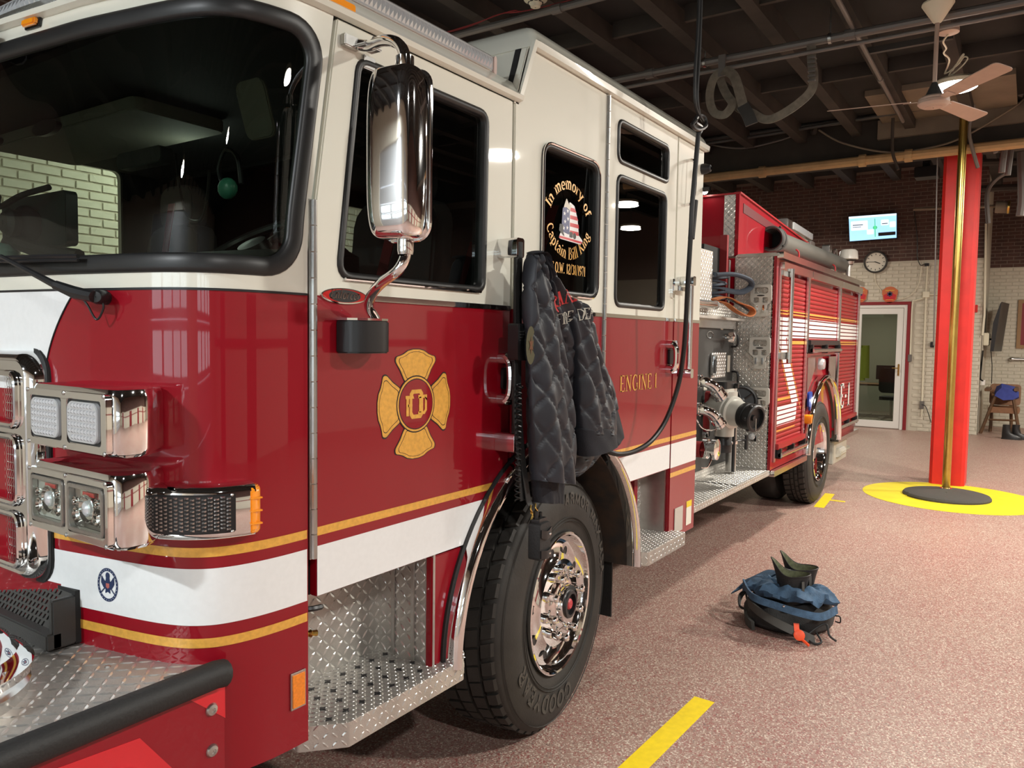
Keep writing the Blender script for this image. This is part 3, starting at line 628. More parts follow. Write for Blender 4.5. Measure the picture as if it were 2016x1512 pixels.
# hanging strap
st = empty('hanging_strap', at(1422, 130, 0, 6.55), 'worn tan webbing strap looped from the ceiling conduit', 'strap')
q = MB(); a_ = at(1422, 108, 0, 6.55); q.box((a_.x-.01, a_.y-.03, a_.z-.18), (a_.x+.01, a_.y+.03, a_.z)); q.build('hanger_plate', GPIPE, st, smooth=False)
def ribbon(pts, wd, th, mb, dirv=(1, 0, 0)):
    pts = spline([V(p) for p in pts], 6); face = len(dirv) == 4; d = V(dirv[:3]); f0 = V(dirv[:3]).normalized(); L = []
    for i, p in enumerate(pts):
        t = (pts[min(i+1, len(pts)-1)]-pts[max(i-1, 0)]).normalized()
        if face: d = t.cross(f0).normalized()
        n = t.cross(d).normalized()
        L.append([p-d*wd/2-n*th/2, p+d*wd/2-n*th/2, p+d*wd/2+n*th/2, p-d*wd/2+n*th/2])
    mb.ring(L, True, True)
q = MB(); D = (.9, .35, -.1, 0)
ribbon([at(x, y, 0, 6.55) for x, y in ((1424, 138), (1405, 155), (1397, 190), (1405, 220), (1425, 226), (1440, 210), (1440, 195))], .07, .006, q, D)
ribbon([at(x, y, 0, 6.5) for x, y in ((1424, 137), (1445, 150), (1458, 190), (1464, 212))], .08, .006, q, D)
ribbon([at(x, y, 0, 6.6) for x, y in ((1415, 145), (1425, 175), (1438, 196), (1456, 214), (1480, 222), (1505, 235), (1530, 230), (1570, 205), (1597, 178), (1602, 150), (1598, 120), (1597, 80))], .07, .008, q, D)
q.build('webbing', STRAPM, st)
q = MB()
for k in range(6): p = at(1599, 115+k*9, 0, 6.6); q.box((p.x-.035, p.y-.03, p.z-.008), (p.x+.035, p.y+.03, p.z+.008))
q.build('tape_wrap', GPIPE, st, bevel=.004)
q = MB(); ribbon([at(x, y, 0, 6.5) for x, y in ((1462, 208), (1472, 225), (1480, 245))], .1, .02, q, D); q.build('dark_pad', DGREY, st)

# ---------------------------------------------------------------- things on the back wall
def wp(u, v, w): return fb(u, v, w)
tvx = XB-.12
tv = empty('wall_screen', at(1718, 447, 0, tvx), 'lit blue wall screen high on the dark brick wall', 'screen')
c4 = [at(x, y, 0, tvx) for x, y in ((1673, 475), (1765, 468), (1765, 420), (1671, 427))]
def tvf(u, v, w):
    p = c4[0].lerp(c4[1], u).lerp(c4[3].lerp(c4[2], u), v); return p+V((-w, 0, 0))
q = MB(); q.box((-.015, -.03, -.05), (1.015, 1.03, 0), tvf); q.build('case', PLAST, tv, smooth=False)
q = MB(); q.box((0, 0, 0), (1, 1, .003), tvf); scr = q.build('picture', SCREEN, tv, smooth=False)
q = MB()
for a in ((.04, .42, .40, .80), (.68, .55, .84, .78), (.86, .45, .98, .68), (.38, .22, .52, .42)): q.plate([rrect(a[0], a[1], a[2], a[3], .02, 2)], .0035, .006, tvf)
q.box((0, .92, .0035), (1, 1, .006), tvf); q.build('screen_panel', SCREENW, tv, smooth=False)
q = MB(); q.box((.545, .1, .0065), (.565, .85, .009), tvf); q.plate([circ(.555, .48, .05, 14, .08)], .0065, .009, tvf); q.build('green_line', SCREENG, tv, smooth=False)
for a in ((.08, .62, .30, .65), (.08, .54, .26, .56), (.62, .12, .98, .26), (.7, .6, .82, .63)): q = MB(); q.box((a[0], a[1], .0065), (a[2], a[3], .009), tvf); q.build('screen_mark', DGREY, tv, smooth=False)
q = MB(); q.tube([c4[0].lerp(c4[2], .5)+V((.05, 0, 0)), c4[0].lerp(c4[2], .5)+V((.13, 0, 0))], .06, 8); q.build('bracket', PLAST, tv)
ck = at(1724, 516, 0, XB-.03); CY, CZ = ck.y, ck.z
cl = empty('wall_clock', (XB, CY, CZ), 'round wall clock with dark rim under the lit screen', 'clock')
cf = lambda u, v, w: V((XB-.012-w, CY-u, CZ+v))
q = MB(); q.lathe([(.215, 0), (.215, .05), (.2, .065), (.185, .055), (.182, .03)], (-1, 0, 0), (XB-.01, CY, CZ), 36); q.build('rim', DGREY, cl)
q = MB(); q.plate([circ(0, 0, .186, 36)], 0, .028, cf); q.build('face', PALE, cl, smooth=False)
q = MB()
for k in range(12):
    a = k*pi/6; q.box((-.006, .135, .0285), (.006, .165, .030), lambda u, v, w, a=a: cf(u*cos(a)+v*sin(a), -u*sin(a)+v*cos(a), w))
q.build('hour_mark', PLAST, cl, smooth=False)
for nm, a, ln, wd in (('hour_hand', radians(112), .09, .008), ('minute_hand', radians(272), .15, .005)):
    q = MB(); q.box((-wd, -.02, .031), (wd, ln, .034), lambda u, v, w, a=a: cf(u*cos(a)+v*sin(a), -u*sin(a)+v*cos(a), w)); q.build(nm, PLAST, cl, smooth=False)
def shield_sign(px, py, lab):
    p = at(px, py, 0, XB-.02); s = empty('wall_emblem', p, lab, 'emblem', None)
    f = lambda u, v, w: V((XB-.01-w, p.y-u, p.z+v))
    o_ = rpoly([(-.07, .14), (-.02, .155), (.02, .155), (.07, .14), (.11, .10), (.14, .09), (.135, .0), (.125, -.02), (.12, -.09), (.06, -.15), (0, -.165), (-.06, -.15), (-.12, -.09), (-.125, -.02), (-.135, 0), (-.14, .09), (-.11, .10)], .02, 2)
    q = MB(); q.plate([o_], 0, .02, f); q.build('plaque', mat('plaque_orange', (.55, .14, .05), .5), s, smooth=False)
    q = MB(); q.plate([[(x*.78, z*.5-.05) for x, z in o_]], .02, .024, f); q.build('lower_field', SKINP, s, smooth=False)
    q = MB()
    for k in range(3): a = k*pi/3; q.box((-.013, -.05, .026), (.013, .05, .029), lambda u, v, w, a=a: f(u*cos(a)-v*sin(a), u*sin(a)+v*cos(a)+.01, w))
    q.build('star_of_life', NAVYINK, s, smooth=False)
    q = MB(); q.box((-.08, .07, .024), (.08, .09, .027), f); q.box((-.07, -.11, .025), (.07, -.095, .028), f); q.build('lettering_band', GOLD, s, smooth=False)
shield_sign(1752, 580, 'orange and red rescue plaque over the right end of the glass door')
shield_sign(1693, 580, 'orange plaque half hidden behind the rear corner of the truck')
def box_thing(name, px0, py0, px1, py1, x_, d, m, lab, cat, bev=.006):
    a = at(px0, py1, 0, x_); b = at(px1, py0, 0, x_); q = MB(); q.box((x_, min(a.y, b.y), a.z), (x_+d, max(a.y, b.y), b.z)); return tag(q.build(name, m, bevel=bev, loc=((x_+d), (a.y+b.y)/2, a.z)), lab, cat)
box_thing('junction_box', 1816, 574, 1830, 586, XB-.06, .06, CREAMP, 'square cream junction box on the white brick wall left of the pillar', 'junction box')
box_thing('outlet_box', 1810, 790, 1819, 805, XB-.05, .05, GPIPE, 'grey outlet box low on the white brick wall', 'outlet')
box_thing('light_switch', 1787, 698, 1795, 712, XB-.04, .04, GPIPE, 'grey light switch box right of the glass door', 'switch')
box_thing('cable_hub', 1820, 518, 1829, 524, XB-.05, .05, PLAST, 'small black box with antennas at the top of the white bricks', 'hub', .003)
box_thing('fire_alarm_pull', 1919, 600, 1925, 615, XB-.06, .06, REDW, 'small red alarm box right of the red pillar', 'alarm')
box_thing('card_reader', 1831, 673, 1839, 684, XB-.06, .06, PLAST, 'small black reader at the left edge of the pillar', 'reader')
q = MB(); q.tube([at(1826, 524, 0, XB-.03), at(1823, 574, 0, XB-.03)], .012, 6); q.tube([at(1823, 586, 0, XB-.03), at(1815, 790, 0, XB-.03)], .014, 6); q.tube([at(1815, 803, 0, XB-.03), at(1814, 820, 0, XB-.03)], .014, 6); tag(q.build('wall_conduit', CREAMP, loc=at(1823, 586, 0, XB-.03)), 'thin cream conduit down the wall through the junction box', 'conduit')
q = MB(); q.tube(spline([at(1816, 588, 0, XB-.03), at(1802, 592, 0, XB-.03), at(1796, 602, 0, XB-.03), at(1792, 698, 0, XB-.03)], 5), .012, 6); q.tube([at(1830, 580, 0, XB-.03), at(1846, 580, 0, XB-.03)], .012, 6); tag(q.build('wall_conduit', CREAMP, loc=at(1796, 602, 0, XB-.03)), 'thin cream conduit curving down to the light switch', 'conduit')
q = MB(); q.tube(spline([at(1800, 416, 0, XB-.03), at(1806, 470, 0, XB-.03), at(1806, 505, 0, XB-.03), at(1812, 522, 0, XB-.04), at(1820, 520, 0, XB-.03)], 5), .008, 5); tag(q.build('black_cable', CORD, loc=at(1806, 470, 0, XB-.03)), 'black cable down the dark bricks to the small black box', 'cable')
q = MB(); q.tube(spline([at(1722, 535, 0, XB-.03), at(1724, 555, 0, XB-.03), at(1735, 572, 0, XB-.03)], 5), .006, 5); q.tube(spline([at(1765, 590, 0, XB-.03), at(1790, 582, 0, XB-.03), at(1808, 560, 0, XB-.03), at(1814, 525, 0, XB-.03)], 5), .006, 5); tag(q.build('clock_wire', CREAMP, loc=at(1722, 535, 0, XB-.03)), 'thin pale wire strung from the clock to the plaque', 'wire')
q = MB(); q.tube(spline([at(1815, 796, 0, XB-.05), at(1822, 800, 0, XB-.08), at(1828, 815, 0, XB-.08), at(1833, 832, 0, XB-.06)], 5), .008, 5); tag(q.build('power_cable', CORD, loc=at(1815, 796, 0, XB-.05)), 'black cable plugged into the low outlet box', 'cable')
q = MB(); q.box((13.2, -.42, 4.2), (13.5, -.1, 4.36)); q.box((13.3, -.3, 4.36), (13.4, -.2, 5.05)); tag(q.build('ceiling_speaker', PLAST, loc=(13.35, -.26, 4.2), bevel=.01), 'dark boxy unit under the rear ceiling left of the pillar', 'speaker')
q = MB(); q.tube([at(1846, 290, 0, 10.3), at(1838, 680, 0, 10.38)], .008, 6); tag(q.build('sensor_chain', GPIPE, loc=at(1838, 680, 0, 10.38)), 'thin grey line hanging along the left edge of the pillar', 'chain')

# ---------------------------------------------------------------- alcove: armchair, boots, television, picture
XC = 16.95
def cp(x, y, d=0): return at(x, y, 0, XC+d)
ch = empty('armchair', (XC, -1.3, 0), 'worn wooden armchair with brown leather seat behind the pillar', 'chair')
for nm, a, b in (('leg', (1960, 778), (1930, 851)), ('leg', (1994, 778), (2008, 851))):
    q = MB(); p, r_ = cp(*a), cp(*b); q.tube([p, V((r_.x, r_.y, 0))], .028, 6); q.build(nm, WOOD, ch)
for nm, a, b in (('leg', (1955, 775), (1950, 836)), ('leg', (1990, 775), (1992, 836))):
    q = MB(); p, r_ = cp(a[0], a[1], .55), cp(b[0], b[1], .55); q.tube([p, V((r_.x, r_.y, 0))], .028, 6); q.build(nm, WOOD, ch)
q = MB(); q.tube([cp(1946, 826), cp(2000, 828)], .02, 6); q.tube([cp(1952, 777), cp(2004, 780)], .03, 6); q.build('front_rail', WOOD, ch)
a, b = cp(1944, 812), cp(2008, 806)
q = MB(); q.rbox((min(a.y, b.y), 0, 0), (max(a.y, b.y), .11, .55), .04, lambda u, v, w: V((XC+w, u, a.z+v))); q.build('seat_cushion', LEA, ch, bevel=.02)
q = MB(); q.rbox((min(a.y, b.y), 0, 0), (max(a.y, b.y), .40, .09), .06, lambda u, v, w: V((XC+.5+w+v*.25, u, a.z+.12+v))); q.build('backrest', LEA, ch, bevel=.02)
for x0_, x1_ in ((1938, 1950), (1996, 2006)):
    a2, b2 = cp(x0_, 770), cp(x1_, 770); q = MB(); q.rbox((min(a2.y, b2.y), 0, 0), (max(a2.y, b2.y), .06, .62), .02, lambda u, v, w: V((XC-.05+w, u, a2.z+v))); q.build('armrest', WOOD, ch, bevel=.01)
L = []
P = [(1930, 757), (1945, 753), (1975, 756), (1995, 762), (2004, 772)]
for k, d in enumerate((-.05, .05, .2, .35, .5)):
    L.append([at(x, y+(0 if 0 < k < 4 else 8)+2*sin(i*2+k), 0, XC+d) for i, (x, y) in enumerate([(1958, 771), (1962, 762), (1972, 757), (1985, 757), (1998, 763), (2006, 774), (1995, 780), (1975, 778)])])
q = MB(); q.ring(L, True, True); tag(q.build('folded_blue_cloth', BLUEC, loc=cp(1980, 772)), 'crumpled blue cloth lying across the arms of the worn armchair', 'cloth')
q = MB(); p = cp(1936, 758, -.0); q.lathe([(.005, 0), (.045, 0), (.05, .09), (.045, .095), (.005, .095)], (0, 0, 1), p+V((0, .02, 0)), 16); tag(q.build('white_cup', UPVC, loc=p), 'small white cup on the left arm of the armchair', 'cup')
for i, (x_, y_, lab) in enumerate(((16.25, -1.36, 'black ankle boot in front of the armchair, left of the pair'), (16.35, -1.5, 'black ankle boot in front of the armchair, right of the pair'))):
    bt = empty('ankle_boot', (x_, y_, 0), lab, 'boot')
    q = MB(); L = []
    for z, x0_, x1_, w_ in ((.012, -.03, .27, .048), (.05, -.03, .27, .046), (.085, -.03, .2, .042), (.11, -.03, .12, .042), (.2, -.025, .09, .045), (.26, -.02, .1, .048)):
        L.append([V((x_+.0+w_*sin(t)*.9, y_-(x0_+x1_)/2+ -(x1_-x0_)/2*cos(t)*-1, z)) for t in [2*pi*k/14 for k in range(14)]])
    q.ring(L, True, True); q.build('upper', PLAST, bt)
    q = MB(); q.plate([[(x_+.05*sin(t), y_-.12+.155*cos(t)) for t in [2*pi*k/16 for k in range(16)]]], 0, .022, TOP(0)); q.build('sole', RUB, bt)
tv2 = empty('side_television', at(1955, 640, 0, 17.4), 'dark television on a wall arm seen edge-on above the armchair', 'television')
P = [at(x, y, 0, 17.4) for x, y in ((1949, 692), (1956, 692), (1972, 594), (1969, 598), (1955, 636))]
q = MB(); q.ring([[p+V((d, -d*.12, 0)) for p in P] for d in (0, .9)], True, True); q.build('panel', PLAST, tv2, smooth=False)
q = MB(); p = at(1942, 668, 0, 17.6); r_ = at(1953, 668, 0, 17.7); q.tube([p, r_], .02, 6); q.build('arm', PLAST, tv2)
q = MB(); q.box((17.3, p.y-.05, p.z-.12), (17.9, p.y+.04, p.z+.12)); q.build('bracket_box', CREAMP, tv2, bevel=.01)
q = MB(); q.tube(spline([at(1951, 692, 0, 17.6), at(1953, 720, 0, 17.6), at(1952, 755, 0, 17.6)], 4), .008, 5); tag(q.build('television_cable', CORD, loc=at(1951, 692, 0, 17.6)), 'black cable dropping from the edge-on television', 'cable')
q = MB(); q.tube([at(1941, 440, 0, 16.57), at(1938, 620, 0, 16.57), at(1934, 660, 0, 16.57)], .018, 6); tag(q.build('corner_conduit', CREAMP, loc=at(1938, 620, 0, 16.57)), 'pale conduit down the wall corner right of the pillar', 'conduit')
q = MB(); q.tube(spline([at(1935, 690, 0, 16.8), at(1932, 720, 0, 16.8), at(1930, 745, 0, 16.8), at(1936, 750, 0, 16.8)], 4), .014, 5); tag(q.build('corner_cable', CORD, loc=at(1935, 690, 0, 16.8)), 'black cables bunched down the wall corner by the armchair', 'cable')
pc = empty('framed_picture', at(2010, 640, 0, XA-.02), 'dark red framed picture at the right edge of the photo', 'picture')
a, b = at(2000, 686, 0, XA-.02), at(2030, 590, 0, XA-.02)
fp = lambda u, v, w: V((XA-w, -u, v))
q = MB(); q.plate([[(-a.y, a.z), (-b.y, a.z), (-b.y, b.z), (-a.y, b.z)], [(-a.y+.07, a.z+.07), (-b.y-.07, a.z+.07), (-b.y-.07, b.z-.07), (-a.y+.07, b.z-.07)]], 0, .04, fp); q.build('frame', mat('oak', (.30, .17, .07), .5), pc, bevel=.004)
q = MB(); q.plate([[(-a.y+.07, a.z+.07), (-b.y-.07, a.z+.07), (-b.y-.07, b.z-.07), (-a.y+.07, b.z-.07)]], 0, .02, fp); q.build('canvas', DKRED, pc, smooth=False)
nz = empty('wall_nozzle', at(1995, 707, 0, XA-.05), 'dark hose nozzle mounted on the wall right of the television', 'nozzle')
q = MB(); p = at(1986, 707, 0, XA-.06); q.lathe([(.01, 0), (.03, .01), (.05, .05), (.03, .1), (.035, .16), (.025, .2), (.02, .6)], (0, -1, 0), p, 12); q.build('body', BRUSH, nz)

# ================================================================ THE FIRE ENGINE
ENG = empty('fire_engine', (1.0, -.08, 0), 'red and cream fire engine with gold and white stripes parked in the bay', 'fire engine')
YC, YF = -.08, 2.42
CX = 1.17
PLp = [(0.95, 1.17), (.955, 1.0), (.965, .8), (.985, .6), (1.0, .45), (1.02, .33), (1.035, .25), (1.05, .17), (1.072, .08), (1.1, .015), (1.14, -.03), (1.19, -.055), (1.25, -.07), (1.32, -.078), (1.40, -.08)]
half = list(reversed(PLp)); full = half+[(x, 2*CX-y) for x, y in PLp[1:]]
_pts = spline([V((x, y, 0)) for x, y in full], 8)
_S = [0]
for a, b in zip(_pts[:-1], _pts[1:]): _S.append(_S[-1]+(b-a).length)
ST = _S[-1]
import bisect
def rake(z): return 0 if z < 1.88 else (.155*(z-1.95) if z > 2.02 else .155*.25*(z-1.88)**2/.07)
def PF(s):
    if s <= 0: return _pts[0]+V((-s, 0, 0)), V((0, -1, 0))
    if s >= ST: return _pts[-1]+V((s-ST, 0, 0)), V((0, 1, 0))
    i = min(bisect.bisect_right(_S, s)-1, len(_pts)-2); t = (s-_S[i])/(_S[i+1]-_S[i])
    p = _pts[i].lerp(_pts[i+1], t)
    def tn(j): return (_pts[min(j+1, len(_pts)-1)]-_pts[max(j-1, 0)]).normalized()
    tt = tn(i).lerp(tn(i+1), t).normalized()
    return p, V((-tt.y, tt.x, 0))
def FS(s, z, off=0):
    p, n = PF(s); q = p+n*off; return V((q.x+rake(z), q.y, z))
def s_y(y):
    i = min(range(len(_pts)//2+1), key=lambda k: abs(_pts[k].y-y)+(10 if _pts[k].x > 1.3 else 0)); return _S[i]
def s_px(px, py, z):
    "arc position on the front skin seen at a photo point of known height"
    best = None
    for k in range(0, 240):
        s = ST*.5*k/240; p, n = PF(s); C = V((0, -1.6865, 1.6789)); d = V((p.x+rake(z), p.y, z))-C
        c = V([sum(rr[j][i]*d[i] for i in range(3)) for j in range(3)]); x = 1008+1510*c.x/c.z; e = abs(x-px)
        if best is None or e < best[0]: best = (e, s)
    return best[1]
def zgrad(name, lo, hi, zc, line=None):
    "two-tone paint scheme: the paint itself changes colour at this height all round the cab"
    m = mat(name, lo, .45, 0, .8, spec=.2); N, L = nt(m); b = N['Principled BSDF']; g = N.new('ShaderNodeNewGeometry'); sp = N.new('ShaderNodeSeparateXYZ'); L.new(g.outputs['Position'], sp.inputs[0])
    r = N.new('ShaderNodeMath'); r.operation = 'GREATER_THAN'; r.inputs[1].default_value = zc; L.new(sp.outputs['Z'], r.inputs[0])
    mx = N.new('ShaderNodeMix'); mx.data_type = 'RGBA'; L.new(r.outputs[0], mx.inputs[0]); mx.inputs[6].default_value = (*lo, 1); mx.inputs[7].default_value = (*hi, 1); L.new(mx.outputs[2], b.inputs['Base Color'])
    return m
TWO = zgrad('two_tone_cab_paint', (.255, .001, .009), (.74, .735, .64), 1.787)
def front_skin(name, z0, z1, m, hole=None, ds=.02, dz=.02):
    ns = int(round(ST/ds)); nz_ = max(1, int(round((z1-z0)/dz))); vs = []; fs = []
    for j in range(nz_+1):
        for i in range(ns+1): vs.append(FS(ST*i/ns, z0+(z1-z0)*j/nz_))
    for j in range(nz_):
        for i in range(ns):
            cs = [(ST*(i+a)/ns, z0+(z1-z0)*(j+b)/nz_) for a in (0, 1) for b in (0, 1)]
            if hole and all(hole(*c) for c in cs): continue
            a = j*(ns+1)+i; fs.append((a, a+ns+1, a+ns+2, a+1))
    q = MB(); q.add(vs, fs); return q.build(name, m, ENG, recalc=False, ang=60)
def in_rr(x0, z0, x1, z1, r):
    def f(x, z):
        if x < x0 or x > x1 or z < z0 or z > z1: return False
        dx = max(x0+r-x, x-x1+r, 0); dz = max(z0+r-z, z-z1+r, 0); return dx*dx+dz*dz <= r*r
    return f
WS = (.035, 1.842, ST-.035, 2.492, .10)
front_skin('front_lower_panel', .56, 1.787, RED, dz=.05)
front_skin('front_upper_panel', 1.787, 2.56, WHITE, in_rr(*WS))
q = MB()
for s0, n_ in ((0, V((0, 0, 0))), (ST, V((0, 0, 0)))):
    q.ring([[FS(s0, z, 0) for z in (.56, 1.2, 1.9, 2.56)], [FS(s0, z, -.04) for z in (.56, 1.2, 1.9, 2.56)]], False)
q.build('panel_return', TWO, ENG, smooth=False)
def fpatch(name, s0, s1, z0, z1, off, m, parent=ENG, n=None, nz_=1, sl=None, sr=None):
    n = n or max(2, int(abs((s1 or 1)-(s0 or 0))/.015)); vs = []; fs = []
    for j in range(nz_+1):
        z = z0+(z1-z0)*j/nz_; a = sl(z) if sl else s0; b = sr(z) if sr else s1
        for i in range(n+1): vs.append(FS(a+(b-a)*i/n, z, off))
    for j in range(nz_):
        for i in range(n): a = j*(n+1)+i; fs.append((a, a+n+1, a+n+2, a+1))
    q = MB(); q.add(vs, fs); return q.build(name, m, parent, recalc=False, ang=60)
sG = s_y(.50)
for nm, m, z0, z1, o1 in (('white_stripe', STRIPE, .955, 1.098, .0016), ('gold_stripe', GOLD, 1.127, 1.151, .0016), ('gold_stripe', GOLD, .898, .922, .0016)):
    e = sG if z0 > 1 else s_y(.42)
    if nm == 'white_stripe': fpatch(nm, .004, sG, z0+.05, z1, o1, m); e = s_y(.43); fpatch(nm, .004, e, z0, z0+.05, o1, m)
    else: fpatch(nm, .004, e, z0, z1, o1, m)
    fpatch(nm, ST-e, ST-.004, z0, z1, o1, m)
def swl(z):
    t = (1.787-z)/(1.787-1.5); return s_y(.36)+(.52-.36)*(1-(1-min(t*1.05, 1))**1.9)*.85
fpatch('white_hood_panel', None, None, 1.52, 1.787, .0014, STRIPE, sl=swl, sr=lambda z: ST-swl(z), n=90, nz_=14)
fpatch('belt_line', .002, ST-.002, 1.784, 1.790, .0022, BLACKLN, n=140)
q = MB(); q.tube([FS(swl(z)-.0015, z, .001) for z in [1.787-.267*k/14 for k in range(15)]], .0022, 5); q.build('pinstripe', BLACKLN, ENG)
# windscreen
def srr(d, n=8): x0, z0, x1, z1, r = WS; return rrect(x0-d, z0-d, x1+d, z1+d, r+d, n)
def dens(P, step=.03):
    out = []
    for a, b in zip(P, P[1:]+P[:1]):
        k = max(1, int(math.hypot(b[0]-a[0], b[1]-a[1])/step))
        for i in range(k): out.append((a[0]+(b[0]-a[0])*i/k, a[1]+(b[1]-a[1])*i/k))
    return out
g0 = dens(srr(0)); cs_, cz_ = ST/2, 2.167
def osc(P, d):
    out = []; n = len(P)
    for i in range(n):
        a, b = P[i-1], P[(i+1) % n]; t = V((b[0]-a[0], b[1]-a[1])).normalized(); out.append((P[i][0]+t.y*d, P[i][1]-t.x*d))
    return out
q = MB(); q.ring([[FS(s, z, o) for s, z in osc(g0, d)] for d, o in ((-.034, -.012), (-.032, .002), (-.026, .007), (-.012, .010), (.004, .0105), (.012, .008), (.016, .001), (.016, -.004))])
wsf = q.build('windscreen_gasket', FRAMEBLK, ENG, ang=60)
vs = []; fs = []; ns = 110; nz_ = 26; ihole = in_rr(WS[0]-.004, WS[1]-.004, WS[2]+.004, WS[3]+.004, .09)
for j in range(nz_+1):
    for i in range(ns+1): vs.append(FS(WS[0]+(WS[2]-WS[0])*i/ns, WS[1]+(WS[3]-WS[1])*j/nz_, -.006))
for j in range(nz_):
    for i in range(ns):
        if all(ihole(WS[0]+(WS[2]-WS[0])*(i+a)/ns, WS[1]+(WS[3]-WS[1])*(j+b)/nz_) for a in (0, 1) for b in (0, 1)):
            a = j*(ns+1)+i; fs.append((a, a+ns+1, a+ns+2, a+1))
q = MB(); q.add(vs, fs); q.build('windscreen', GLS, ENG, recalc=False, ang=60)

# cab roof and raised crew roof
q = MB(); L = []
base = [FS(ST*i/90, 2.56, 0) for i in range(91)]; base = [V((2.40, YC, 2.56))]+base+[V((2.40, YF, 2.56))]
for z, sc, o in ((2.545, 1, .0), (2.55, 1, .022), (2.565, 1, .026), (2.578, 1, .012), (2.59, 1, -.002), (2.625, 1, -.03), (2.65, 1, -.085), (2.66, 1, -.16), (2.665, .5, 0)):
    row = []
    for i, p in enumerate(base):
        n = PF(ST*(i-1)/90)[1] if 0 < i < 92 else V((0, -1 if i == 0 else 1, 0))
        if sc == 1: r_ = p+n*o
        else: r_ = V((2.4+(p.x-2.4)*sc, CX+(p.y-CX)*sc, 0))
        row.append(V((r_.x+(.155*(z-2.56) if 0 < i < 92 else 0), r_.y, z)))
    L.append(row)
q.ring(L, False); q.plate([[(1.7, .5), (2.4, .5), (2.4, 1.85), (1.7, 1.85)]], None, .664, TOP(2.0)); q.build('cab_roof', WHITE, ENG, ang=50)
q = MB(); L = []
for z, dx, dy in ((2.764, .03, .03), (2.7655, .0, .0), (2.768, -.022, -.026), (2.792, -.025, -.03), (2.806, -.01, -.012), (2.83, .0, .0), (2.865, .015, .03), (2.892, .05, .075), (2.904, .12, .16), (2.908, .6, .8)):
    x0 = 2.375+(z-2.55)*.42+max(dx, 0)+ (dx if dx < 0 else 0)*.2; x1 = 4.345-max(dx, -.02); y0 = YC+dy; y1 = YF-dy
    L.append([V((x, y, z)) for x, y in rpoly([(x0, y0), (x1, y0), (x1, y1), (x0, y1)], .03, 3)])
q.ring(L, True, False); q.plate([[(2.9, .4), (3.8, .4), (3.8, 1.9), (2.9, 1.9)]], None, 2.909, TOP(0)); q.build('crew_roof', WHITE, ENG, ang=40)
q = MB(); q.ring([[V((2.375+(z-2.55)*.42+d, y, z)) for y, z in ((YC+.0, 2.54), (YF, 2.54), (YF, 2.80), (YC, 2.80))] for d in (0, .03)], True, True); q.build('roof_step_face', WHITE, ENG, smooth=False)
q = MB(); q.ring([[V((2.372, YC-.012, 2.55)), V((2.372, YC-.02, 2.55)), V((2.465, YC-.03, 2.79)), V((2.465, YC-.012, 2.79))], [V((2.395, YC-.012, 2.55)), V((2.395, YC-.02, 2.55)), V((2.488, YC-.03, 2.79)), V((2.488, YC-.012, 2.79))]], True, True); q.build('roof_gutter_end', WHITE, ENG, smooth=False)

# side panels
WCX, WCZ, WR = 2.73, .56, .742
def arc(a0, a1, r=WR, n=16, cx=WCX, cz=WCZ): return [(cx+r*cos(radians(a0+(a1-a0)*k/n)), cz+r*sin(radians(a0+(a1-a0)*k/n))) for k in range(n+1)]
aD0 = math.degrees(math.acos((2.365-WCX)/WR)); aD1 = 180-math.degrees(math.asin((.955-WCZ)/WR))
aC0 = math.degrees(math.acos((2.379-WCX)/WR)); aC1 = math.degrees(math.acos((3.105-WCX)/WR)); aC2 = math.degrees(math.acos((3.118-WCX)/WR)); aC3 = math.degrees(math.asin((.978-WCZ)/WR))
P_door = arc(aD1, aD0)+[(2.365, 2.543), (1.506, 2.543), (1.430, 2.045), (1.430, .955)]
W_door = rpoly([(1.508, 1.842), (2.195, 1.842), (2.205, 2.458), (1.585, 2.458)], .045, 5)
P_crew = arc(aC0, aC1)+[(3.105, 2.765), (2.455, 2.765), (2.379, 2.55)]
W_crew = rpoly([(2.575, 1.865), (3.03, 1.865), (3.03, 2.438), (2.575, 2.438)], .06, 6)
P_cdoor = [(3.118, 2.765)]+arc(aC2, aC3)+[(3.932, .978), (3.932, 2.765)]
W_c1 = rpoly([(3.223, 2.497), (3.812, 2.497), (3.812, 2.683), (3.223, 2.683)], .045, 5)
W_c2 = rpoly([(3.223, 1.838), (3.795, 1.838), (3.795, 2.434), (3.223, 2.434)], .05, 5)
P_rear = [(3.945, .572), (4.33, .572), (4.33, 2.765), (3.945, 2.765)]
SY = SIDE(YC)
def FAR(u, v, w): return V((u, YF+w, v))
def panel(name, outer, holes, m, fr=SY, liner=True, parent=ENG):
    q = MB(); q.plate([outer]+holes, -.03, 0, fr); o = q.build(name, m, parent, bevel=.004, ang=40)
    if liner:
        q = MB(); q.plate([outer]+holes, -.055, -.031, fr); q.build('inner_trim', DARK, o, smooth=False)
    return o
fd = panel('front_door', P_door, [W_door], TWO); cp_ = panel('crew_side_panel', P_crew, [W_crew], TWO); cdr = panel('crew_door', P_cdoor, [W_c1, W_c2], TWO); rp_ = panel('rear_side_panel', P_rear, [], TWO)
def window(parent, hole, fr=SY, m=GLD, frame_m=FRAMEBLK, wd=.016, hi=.008):
    g = dens(hole, .05); a = sum(p[0]*q_[1]-q_[0]*p[1] for p, q_ in zip(g, g[1:]+g[:1])); sg = 1 if a > 0 else -1
    q = MB(); q.ring([[fr(x, z, o) for x, z in osc(g, d*sg)] for d, o in ((-wd, -.02), (-wd, .0), (-wd*.6, hi*.8), (0, hi), (wd*.5, hi*.6), (wd*.6, -.002))]); f = q.build('window_frame', frame_m, parent, ang=60)
    q = MB(); q.plate([hole], None, -.014, fr); q.build('window_pane', m, parent, smooth=False, recalc=False); return f
window(fd, W_door); window(cp_, W_crew, frame_m=FRAMEBLK, wd=.014, hi=.010); window(cdr, W_c1); window(cdr, W_c2)
